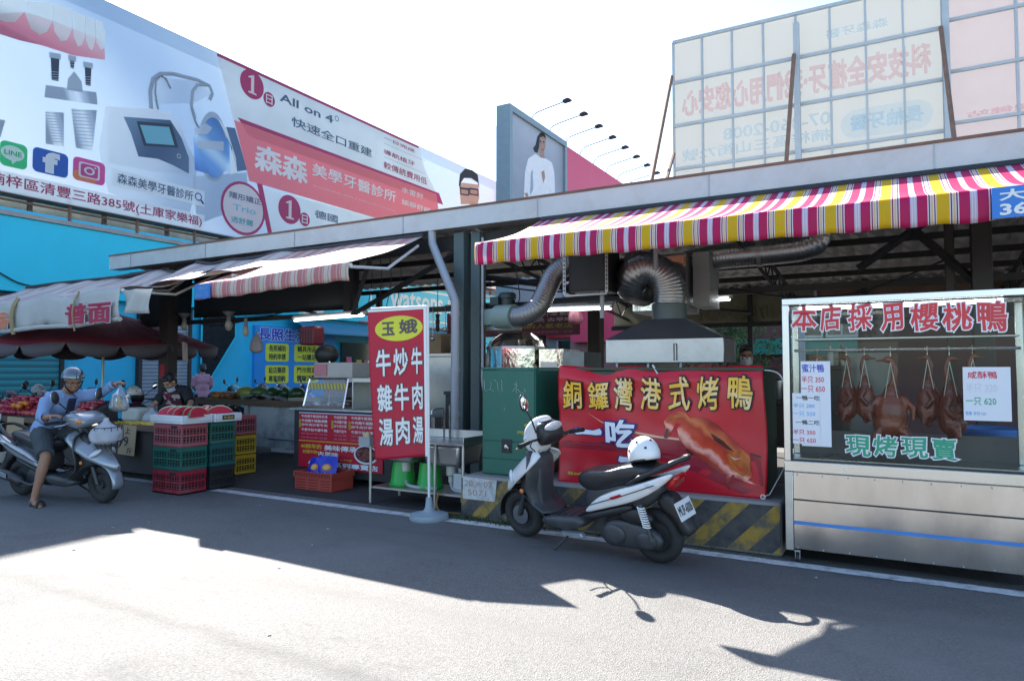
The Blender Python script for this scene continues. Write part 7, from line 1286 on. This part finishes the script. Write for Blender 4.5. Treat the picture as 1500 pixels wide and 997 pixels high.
# ---------------------------------------------------------------- plastic crates
def crate(label, loc, size, m_, rz=0., group='stacked plastic crates'):
    W_, D_, H_ = size; r_ = thing('plastic_crate', label, 'crate', (0, 0, 0), group); b = MB(); t = .012
    b.bx(-W_ / 2, W_ / 2, -D_ / 2, D_ / 2, 0, .012)
    for z0, z1 in ((.0, .05), (H_ * .46, H_ * .54), (H_ - .055, H_)):
        b.bx(-W_ / 2, W_ / 2, -D_ / 2, -D_ / 2 + t, z0, z1).bx(-W_ / 2, W_ / 2, D_ / 2 - t, D_ / 2, z0, z1).bx(-W_ / 2, -W_ / 2 + t, -D_ / 2 + t, D_ / 2 - t, z0, z1).bx(W_ / 2 - t, W_ / 2, -D_ / 2 + t, D_ / 2 - t, z0, z1)
    b.build('frame', m_, r_); s_ = MB(); n = 11; n2 = 8
    for k in range(n): x = lerp(-W_ / 2 + .01, W_ / 2 - .01, k / (n - 1)); w_ = .02 if k in (0, n - 1, n // 2) else .007; s_.bx(x - w_ / 2, x + w_ / 2, -D_ / 2 + .001, -D_ / 2 + .010, .05, H_ - .055).bx(x - w_ / 2, x + w_ / 2, D_ / 2 - .010, D_ / 2 - .001, .05, H_ - .055)
    for k in range(n2): y = lerp(-D_ / 2 + .02, D_ / 2 - .02, k / (n2 - 1)); w_ = .007; s_.bx(W_ / 2 - .010, W_ / 2 - .001, y - w_ / 2, y + w_ / 2, .05, H_ - .055).bx(-W_ / 2 + .001, -W_ / 2 + .010, y - w_ / 2, y + w_ / 2, .05, H_ - .055)
    for k in range(5): z = .05 + (H_ - .105) * (k + .5) / 5; s_.bx(-W_ / 2 + .01, W_ / 2 - .01, -D_ / 2 + .002, -D_ / 2 + .007, z - .003, z + .003).bx(W_ / 2 - .007, W_ / 2 - .002, -D_ / 2 + .01, D_ / 2 - .01, z - .003, z + .003)
    s_.build('slats', m_, r_); MB().bx(W_ * .12, W_ * .34, -D_ / 2 - .002, -D_ / 2 + .004, H_ - .05, H_ - .02).build('handle', m_dark, r_)
    MB().bx(-W_ / 2 + .02, W_ / 2 - .02, -D_ / 2 + .02, D_ / 2 - .02, .014, H_ * .93).build('liner', mat('crate_dark', (.02, .018, .018), rough=.9), r_)
    r_.location = loc; r_.rotation_euler = (0, 0, rz); return r_
m_cr = mat('crate_red', (.30, .015, .035), rough=.5, var=.12, dirt=.55, dcol=(.2, .16, .15), ds=5); m_cp = mat('crate_dusty_red', (.36, .085, .10), rough=.55, var=.15, dirt=.55, dcol=(.2, .16, .15), ds=5); m_cg = mat('crate_green', (.012, .12, .09), rough=.5, var=.15, dirt=.5, dcol=(.08, .13, .11), ds=5); m_cg2 = mat('crate_teal', (.01, .09, .085), rough=.5); m_ck = mat('crate_black', (.02, .02, .022), rough=.5); m_cy = mat('crate_yellow', (.46, .30, .02), rough=.5)
SZ = (.53, .36, .278)
for k, (m_, lab) in enumerate(((m_cr, 'red plastic crate at the bottom of the front stack under the watermelon tray'), (m_cg, 'green plastic crate in the middle of the front stack'), (m_cp, 'dusty pink red crate on top of the front stack'))): crate(lab, (-7.80 + .004 * k, 5.47, .006 + k * .28), SZ, m_, R(.5 * k))
for k, (m_, lab) in enumerate(((m_ck, 'black plastic crate at the bottom of the second stack'), (m_cg2, 'dark teal crate in the middle of the second stack'), (m_cg, 'green crate on top of the second stack under the small tray'))): crate(lab, (-7.79, 5.88, .006 + k * .28), SZ, m_, R(-.6 * k))
for k, (m_, lab) in enumerate(((m_cy, 'yellow crate at the bottom of the rear stack'), (m_cy, 'yellow crate in the middle of the rear stack'), (m_cp, 'pinkish crate on top of the yellow crates'))): crate(lab, (-8.50, 6.82, .006 + k * .28), SZ, m_, 0)
for k, (m_, lab) in enumerate(((m_cp, 'dull red crate at the bottom of the stack at the far left edge'), (m_cp, 'dull red crate in the middle of the far left stack'), (m_cg2, 'dark green crate on top of the far left stack'))): crate(lab, (-12.72, 5.42, .004 + k * .23), (.5, .36, .228), m_, 0)
def tray(lab, x0, x1, y0, y1, z, h=.10):
    m_f = mat('white_foam', (.62, .64, .65), rough=.9, var=.06, bump=.2, bs=80); t = MB(); e = .025; t.bx(x0, x1, y0, y1, z, z + .02).bx(x0, x1, y0, y0 + e, z + .021, z + h).bx(x0, x1, y1 - e, y1, z + .021, z + h).bx(x0, x0 + e, y0 + e + .001, y1 - e - .001, z + .021, z + h).bx(x1 - e, x1, y0 + e + .001, y1 - e - .001, z + .021, z + h); o_ = t.build('foam_tray', m_f, bevel=.008); return tag(o_, lab, 'tray')
ZT = .85
tray('large white foam tray of watermelon pieces on the front crate stack', -8.10, -7.47, 5.26, 5.68, ZT); t2 = tray('smaller white foam tray with a black label on the second crate stack', -8.05, -7.45, 5.70, 6.10, ZT)
tray('white foam tray at the far left end of the stall', -13.0, -12.45, 5.2, 5.6, .705)
S = plane((-7.447, 0, 0), (0, 1, 0), (0, 0, 1)); lbp = MB().rect(5.80, 5.98, .875, .93, S, .002, 0).text('Mr.Guch', 5.82, 5.96, .89, .918, S, 1, .005, bold=.03).build('label', [m_dark, mat('label_gold', (.5, .42, .1))], t2)
m_wf = mat('watermelon_flesh', (.55, .02, .05), rough=.3, var=.18, vs=12, coat=.3, dirt=.15, dcol=(.35, .01, .03)); m_wr = mat('watermelon_rind_white', (.5, .55, .35), rough=.4); m_wg = mat('watermelon_green', (.05, .14, .03), rough=.35, var=.5, vs=9, stretch=(3, 3, .5))
def wslice(lab, c, r_, ang, rz, tilt, grp='watermelon slices on the foam trays'):
    t = thing('watermelon_slice', lab, 'watermelon slice', (0, 0, 0), grp); n = 12; fl = []; L_ = r_ * 1.25
    def pt(k, q, x): a = lerp(-ang / 2, ang / 2, k / n); s_ = math.sqrt(max(.02, 1 - (x / L_) ** 2)); return V((x, q * s_ * math.sin(a), q * s_ * math.cos(a) - r_))
    m = MB(); xs = [lerp(-L_, L_, j / 10.) for j in range(11)]
    for kk in (0, n): m.grid(lambda u, w_, kk=kk: pt(kk, r_ * .9 * w_, lerp(-L_, L_, u)), 10, 4)
    m.build('flesh', m_wf, t, sharp=60); MB().grid(lambda u, w_: pt(w_ * n, r_ * .99, lerp(-L_, L_, u)), 10, n).build('rind', m_wg, t, sharp=180)
    e = MB()
    for kk in (0, n): e.grid(lambda u, w_, kk=kk: pt(kk, r_ * lerp(.9, .99, w_), lerp(-L_, L_, u)), 10, 1)
    e.build('pith', m_wr, t); t.location = c; t.rotation_euler = (R(tilt), 0, rz); return t
LS = ('left end', 'second from left', 'middle', 'second from right', 'right end'); 
for k in range(5): wslice('red watermelon wedge, %s of the large foam tray' % LS[k], (-8.0 + k * .11, 5.47 + .02 * (k % 2), ZT + .15 + .012 * (k % 3)), .14, R(62), R(85 + 9 * (k - 2)), 118 + 9 * (k % 3) + 180)
wslice('big red watermelon half on the small labelled tray', (-7.70, 5.9, ZT + .13), .15, R(100), R(75), 300); wslice('red watermelon wedge beside the half on the small tray', (-7.9, 5.86, ZT + .15), .13, R(60), R(100), 300)
for k in range(3): wslice('pink watermelon wedge in film on the stall, %s of three' % ('left', 'middle', 'right')[k], (-8.75 + k * .2, 5.82, .80), .11, R(60), R(10 + 15 * k), 290, 'watermelon wedges on the stall')
# ---------------------------------------------------------------- second fruit table with watermelons
ft = thing('fruit_table', 'tall white panelled fruit table with watermelons, behind the crates', 'table', (-10.6, 9.2, 0)); MB().bx(-12.3, -8.75, 8.8, 9.9, .88, .93).build('top', m_brd, ft); MB().bx(-12.3, -8.75, 8.78, 8.795, .84, .95).build('front_rail', m_brd, ft)
MB().bx(-10.6, -8.85, 8.86, 8.88, .1, .838).build('front_panel', mat('scribbled_white', (.40, .42, .42), rough=.6, dirt=.75, dcol=(.04, .045, .05), ds=2.2), ft)
for x in (-12.2, -10.66, -8.8): MB().bx(x - .045, x + .045, 8.81, 8.9, 0, .838).build('leg', mat('pale_post', (.36, .36, .34)), ft)
m_wm = mat('melon_stripes', (.05, .12, .035), rough=.3, var=.6, vs=7, stretch=(1, 5, 5)); m_wy = mat('melon_yellow_green', (.22, .26, .06), rough=.35, var=.4, vs=6, stretch=(1, 4, 4)); m_wd = mat('melon_dark', (.02, .065, .02), rough=.3, var=.4)
for k, (px, m_, lab) in enumerate(((362, m_wy, 'yellowish green watermelon, leftmost on the white fruit table'), (382, m_wm, 'striped watermelon second from left on the white fruit table'), (402, m_wd, 'dark green watermelon in the middle of the fruit table'), (418, m_wd, 'dark green watermelon right of the middle of the fruit table'), (434, m_wd, 'rightmost dark green watermelon on the fruit table'))):
    p = atY(px, 570, 9.2 + .1 * (k % 2)); o_ = MB().ell((0, 0, .12), (.20, .125, .125), None, 24, 14).tube([(.198, 0, .12), (.225, .01, .13)], .006, 5).build('watermelon', m_, sharp=180); o_.location = (p.x, p.y, .93); o_.rotation_euler = (0, R(6), R(20 + 40 * k)); tag(o_, lab, 'watermelon', 'whole watermelons on the white table')
heap('papaya', 'orange papaya on the left part of the fruit table', 'papaya', 'papayas on the fruit table', [mat('papaya_orange', (.40, .15, .03), rough=.45, var=.4, vs=6), mat('papaya_brown', (.2, .1, .05), rough=.5, var=.4, vs=6)], .075, -11.9, -10.95, 8.85, 9.3, .932, 12, 2, 'long')
pw = MB().grid(lambda u, t: V((lerp(-10.9, -9.4, u), lerp(8.85, 9.3, t), .96 + .08 * abs(noise.noise(V((u * 9, t * 6, 2)))) + .05 * math.sin(u * 5))), 40, 14).build('plastic_wrap', mat('wrap_grey', (.26, .29, .33), rough=.3, var=.2, trans=.2), sharp=60); tag(pw, 'crumpled grey plastic wrap spread in front of the watermelons', 'plastic wrap')
tb3 = thing('display_board', 'low pale boards at the right end of the fruit table', 'board', (-9.2, 9.2, .93)); MB().bx(-9.6, -8.8, 8.85, 9.4, .932, 1.0).build('board', mat('pale_wood', (.30, .28, .22)), tb3); MB().bx(-9.3, -8.8, 9.42, 9.46, .932, 1.35).build('notice', mat('notice_pink', (.34, .26, .28)), tb3)
cx_ = thing('cardboard_box', 'open white cardboard box with grey print on the market floor', 'box', (-9.3, 8.1, 0)); p = atZ(397, 662); p2 = atZ(441, 668); MB().bx(p.x, p2.x, p.y, p.y + .35, .01, .22).build('box', mat('white_card', (.42, .43, .44), rough=.8), cx_, bevel=.004); MB().add([(p.x, p.y, .222), (p2.x, p.y, .222), (p2.x + .02, p.y - .1, .27), (p.x - .02, p.y - .1, .27)], [(0, 1, 2, 3)]).build('flap', mat('white_card', (0, 0, 0)), cx_, solid=.004)
t = MB(); S = plane((0, p.y, 0), (1, 0, 0), (0, 0, 1)); t.text('皇家水果', lerp(p.x, p2.x, .4), lerp(p.x, p2.x, .95), .07, .14, S, 0, .003, bold=.02); t.build('lettering', mat('print_grey', (.15, .16, .18)), cx_)
# hanging bags
m_pb = mat('pale_bag', (.40, .36, .34), rough=.7, var=.12, trans=.25, bump=.3, bs=9)
p = atY(376, 485, 7.75); bag('hanging_bag', 'pale plastic bags hanging from the rail left of the lit lamp', p + V((0, 0, .0)), .36, .13, m_pb, flat=.5, seed=1)
p = atY(271, 502, 7.7); hb2 = MB().grid(lambda u, t: V((p.x - .08 + .16 * u + .03 * t, p.y + .03 * math.sin(u * 4), p.z + .05 * (.5 - u) - .33 * t)), 8, 10).build('hanging_bag', mat('pale_pink_bag', (.42, .33, .32), rough=.8, var=.15), solid=.02, sharp=60); tag(hb2, 'flat pale paper bag hanging by the timber column', 'bag'); MB().tube([p + V((0, .02, 0)), (p.x, p.y + .02, 2.32)], .005, 5).build('string', m_dark, hb2)
p = atY(459, 478, 7.5); rbk = thing('hanging_basket', 'dark red and black baskets hanging below the lit lamp', 'basket', p); MB().bx(p.x - .17, p.x + .12, p.y - .12, p.y + .12, p.z - .28, p.z).build('red_basket', mat('dark_red_plastic', (.16, .015, .03), rough=.5, var=.3), rbk, bevel=.03); MB().ell((p.x + .18, p.y + .1, p.z - .42), (.2, .16, .15)).build('black_bag', mat('black_bag', (.02, .022, .02), rough=.5, bump=.5, bs=10), rbk); q_ = MB()
for k in range(5): q_.bx(p.x - .15 + k * .055, p.x - .13 + k * .055, p.y - .124, p.y - .1205, p.z - .25, p.z - .06)
q_.build('slots', m_dark, rbk); MB().tube([(p.x, p.y, p.z), (p.x, 7.62, 2.3)], .005, 5).build('string', m_dark, rbk)
# red basket with blue snack packs on the floor
pb_ = atZ(432, 716); cb0 = thing('plastic_basket', 'low red plastic basket on the floor with blue snack packs', 'basket', (-6.4, 6.4, 0)); X0, X1, Y0, Y1 = pb_.x, pb_.x + .62, pb_.y, pb_.y + .38
b = MB()
for z0, z1, g_ in ((.0, .17, 0), (.165, .235, .015)):
    b.bx(X0 - g_, X1 + g_, Y0 - g_, Y0 - g_ + .012, z0, z1).bx(X0 - g_, X1 + g_, Y1 + g_ - .012, Y1 + g_, z0, z1).bx(X0 - g_, X0 - g_ + .012, Y0 - g_ + .0121, Y1 + g_ - .0121, z0, z1).bx(X1 + g_ - .012, X1 + g_, Y0 - g_ + .0121, Y1 + g_ - .0121, z0, z1)
b.bx(X0, X1, Y0, Y1, .0, .012); b.build('body', mat('basket_red', (.36, .05, .035), rough=.5, var=.1), cb0); q_ = MB()
for k in range(22): x = lerp(X0 + .02, X1 - .02, k / 21.); q_.bx(x - .006, x + .006, Y0 - .0175, Y0 - .0152, .175, .225)
for k in range(4):
    for j in range(3): q_.bx(lerp(X0, X1, (j + .12) / 3.), lerp(X0, X1, (j + .88) / 3.), Y0 - .0025, Y0 - .0002, .03 + .033 * k, .04 + .033 * k)
q_.build('slots', mat('slot_dark', (.1, .012, .01)), cb0)
m_sn = mat('pack_blue', (.012, .03, .40), rough=.25, var=.15, bump=.2, bs=20); sn = None
for k, (x, y, rz, rx) in enumerate(((.14, .12, -8, -22), (.33, .16, 18, -16), (.24, .27, 5, -10))):
    r_ = thing('snack_pack', ('blue snack pack at the left front of the red basket', 'blue snack pack leaning right in the red basket', 'blue snack pack at the back of the red basket')[k], 'snack pack', (0, 0, 0), 'blue snack packs in the red basket')
    MB().grid(lambda u, t: V(((u - .5) * .30, .05 * math.sin(math.pi * u) * math.sin(math.pi * t), t * .34)), 12, 12).grid(lambda u, t: V(((.5 - u) * .30, -.05 * math.sin(math.pi * u) * math.sin(math.pi * t), t * .34)), 12, 12).build('pack', m_sn, r_, sharp=180)
    S = lambda x_, y_, l=0: V((x_, -.052 * math.sin(math.pi * (x_ / .3 + .5)) * math.sin(math.pi * y_ / .34) - l, y_)); d = MB(); d.disc(.03, .21, .06, .045, S, .004, 0); d.disc(.03, .21, .04, .03, S, .008, 1); d.text('Cracker', -.11, .10, .09, .145, S, 2, .005, bold=.03); d.build('print', [mat('print_orange', (.55, .16, .02)), mat('print_yel', (.6, .4, .1)), mat('print_cream', (.65, .45, .35))], r_)
    r_.location = (X0 + x, Y0 + y, .06); r_.rotation_euler = (R(rx), 0, R(rz))
# scale and small things on the stall
sc_ = thing('weighing_scale', 'teal and steel weighing scale behind the watermelon trays', 'scale', (-8.6, 6.45, .74)); MB().bx(-8.8, -8.45, 6.3, 6.6, .737, .82).build('base', mat('scale_teal', (.02, .14, .17), rough=.4), sc_, bevel=.01); MB().bx(-8.85, -8.4, 6.28, 6.62, .84, .855).build('pan', m_stl2, sc_); MB().tube([(-8.62, 6.45, .821), (-8.62, 6.45, .839)], .03, 10).build('stem', m_stl2, sc_)
# ---------------------------------------------------------------- clutter inside the stalls
m_pot = mat('pot_aluminium', (.45, .45, .44), rough=.35, metal=.9, var=.15, vs=8, dirt=.4); m_brn = mat('bottle_brown', (.06, .02, .01), rough=.2, coat=.5); m_lid = mat('lid_red', (.4, .03, .03), rough=.4); m_pl = mat('plastic_pale', (.42, .45, .44), rough=.4, dirt=.2)
def pot(lab, x, y, z, r, h):
    t = thing('cooking_pot', lab, 'pot', (x, y, z)); MB().lathe([(0, z), (r * .96, z), (r, z + .02), (r, z + h), (r * 1.04, z + h + .005), (r * .98, z + h + .01), (0, z + h + .012)], (x, y, 0), 24).build('body', m_pot, t); MB().lathe([(r * .99, z + h + .013), (r * .7, z + h + .035), (.03, z + h + .045), (.03, z + h + .07), (0, z + h + .072)], (x, y, 0), 24).build('lid', m_pot, t)
    for s_ in (-1, 1): MB().tube(smooth_path([(x + s_ * r, y - .05, z + h * .75), (x + s_ * (r + .05), y - .04, z + h * .77), (x + s_ * (r + .05), y + .04, z + h * .77), (x + s_ * r, y + .05, z + h * .75)]), .009, 6).build('handle', m_pot, t)
def bottle(lab, x, y, z, r, h, m_, g=None):
    t = thing('bottle', lab, 'bottle', (x, y, z), g); MB().lathe([(0, z), (r, z), (r, z + h * .6), (r * .4, z + h * .78), (r * .35, z + h * .93), (0, z + h * .93)], (x, y, 0), 14).build('glass', m_, t); MB().lathe([(r * .42, z + h * .931), (r * .42, z + h), (0, z + h)], (x, y, 0), 12).build('cap', m_lid, t)
pot('large aluminium soup pot behind the flag banner', -5.35, 8.25, 1.2, .22, .32); pot('smaller aluminium pot beside the soup pot behind the flag banner', -4.95, 8.35, 1.2, .15, .2)
pot('aluminium pot on the brown worktable behind the exhaust hood', -1.55, 9.8, 1.1, .2, .26)
for k, (x, y, z, m_, lab) in enumerate(((-5.7, 7.0, .99, m_brn, 'brown sauce bottle at the right end of the beef soup counter'), (-1.2, 9.75, 1.1, m_brn, 'brown sauce bottle on the worktable behind the hood'), (-1.08, 9.8, 1.1, m_pl, 'pale squeeze bottle on the worktable behind the hood'), (-.72, 8.85, 1.55, m_pl, 'pale bottle on top of the black storage rack'), (-.6, 8.9, 1.55, m_brn, 'brown bottle on top of the black storage rack'))): bottle(lab, x, y, z, .036, .25, m_)
rr = random.Random(9)
for k, (x, y, z, w_, d_, h, c, lab) in enumerate(((-6.3, 8.75, 1.75, .5, .4, .3, (.34, .25, .15), 'cardboard carton on top of the steel cupboard'), (-5.75, 8.8, 1.75, .36, .35, .22, (.3, .32, .33), 'pale carton on the right of the steel cupboard top'), (-4.35, 8.9, .0, .5, .45, 1.1, (.06, .06, .065), 'dark storage bin behind the grey green column'), (-2.6, 9.75, 1.1, .4, .3, .25, (.30, .22, .13), 'cardboard carton on the worktable behind the hood'), (-5.1, 10.3, .0, 1.0, .5, 1.3, (.05, .035, .03), 'dark brown shelf unit at the back behind the downpipe'), (-7.3, 10.0, 0, .8, .5, 1.2, (.12, .13, .14), 'grey chest behind the beef soup counter'))):
    t = thing('storage_box', lab, 'box', (x, y, z)); m_ = mat('clutter_%s' % 'abcdef'[k], c, rough=.75, dirt=.3); MB().bx(x - w_ / 2, x + w_ / 2, y - d_ / 2, y + d_ / 2, z + .002, z + h).build('box', m_, t, bevel=.008); MB().bx(x - w_ / 2 - .006, x + w_ / 2 + .006, y - d_ / 2 - .006, y + d_ / 2 + .006, z + h * .8, z + h * .84).build('band', mat('clutter_tape', (.25, .2, .12)), t)
for k in range(7):
    x = -6.25 + k * .21; u = thing('ladle', 'steel utensil hanging from the rail above the beef soup counter', 'utensil', (x, 7.8, 2.3), 'utensils hanging above the beef soup counter'); l = rr.uniform(.22, .36); MB().tube(smooth_path([(x, 7.79, 2.37), (x, 7.74, 2.34), (x, 7.75, 2.28), (x, 7.75, 2.3 - l)]), .006, 6).build('handle', m_stl2, u); MB().ell((x, 7.74, 2.27 - l), (.045, .035, .03)).build('bowl', m_stl2, u)
for k, (x, y, lab) in enumerate(((-3.9, 8.7, 'pink plastic bag hanging from the back rail behind the oven'),)): bag('hanging_bag', lab, (x, y, 2.42), .3, .1, mat('bag_tint_%s' % 'abc'[k], ((.5, .2, .26), (.5, .5, .5), (.4, .42, .4))[k], rough=.5, trans=.3), flat=.6, seed=k)
tag(MB().tube(smooth_path([(-4.6, 7.75, 2.6), (-3.9, 7.9, 2.5), (-3.2, 8.1, 2.55), (-2.6, 8.2, 3.0)]), .012, 6).build('power_cable', m_cable), 'black power cable sagging from the column to the exhaust box', 'cable')
tag(MB().tube(smooth_path([(-1.8, 8.6, 2.5), (-1.2, 8.4, 2.35), (-.4, 8.0, 2.3), (.4, 7.72, 2.55)]), .010, 6).build('power_cable', m_cable), 'black power cable sagging above the glass duck case', 'cable')
tag(MB().tube(smooth_path([(-11.1, 7.6, 2.5), (-10.2, 7.65, 2.25), (-9.2, 7.7, 2.32), (-8.1, 7.66, 2.45)]), .010, 6).build('power_cable', m_cable), 'black power cable sagging from the timber column to the left lamp', 'cable')
ps = MB().bx(-11.24, -11.12, 7.46, 7.495, 1.35, 1.6).build('switch_box', mat('switch_red', (.30, .02, .02), rough=.5)); tag(ps, 'small red switch box on the timber column', 'switch box')
g_ = MB().lathe([(0, .0), (.15, 0), (.155, .03), (.155, .5), (.11, .6), (.05, .64), (.05, .7), (0, .7)], (-6.0, 8.1, .0), 20).build('gas_cylinder', mat('cylinder_grey', (.24, .26, .27), rough=.5, dirt=.4)); tag(g_, 'grey gas cylinder standing behind the beef soup counter', 'gas cylinder')
# small litter on the lane
for k in range(14):
    x, y = rr.uniform(-7, -.2), rr.uniform(2.6, 5.5); n = rr.randrange(4, 6); pts = [(x + .02 * rr.uniform(.5, 1.2) * math.cos(j * 6.28 / n), y + .015 * rr.uniform(.5, 1.2) * math.sin(j * 6.28 / n), .006 + .006 * rr.random()) for j in range(n)]
    o_ = MB().add(pts, [tuple(range(n))]).build('litter_scrap', rr.choice([mat('scrap_pale', (.5, .48, .42)), mat('scrap_leaf', (.16, .12, .05))]), sharp=None); tag(o_, 'tiny dry leaf or paper scrap lying on the asphalt lane', 'litter', 'scraps on the asphalt lane')
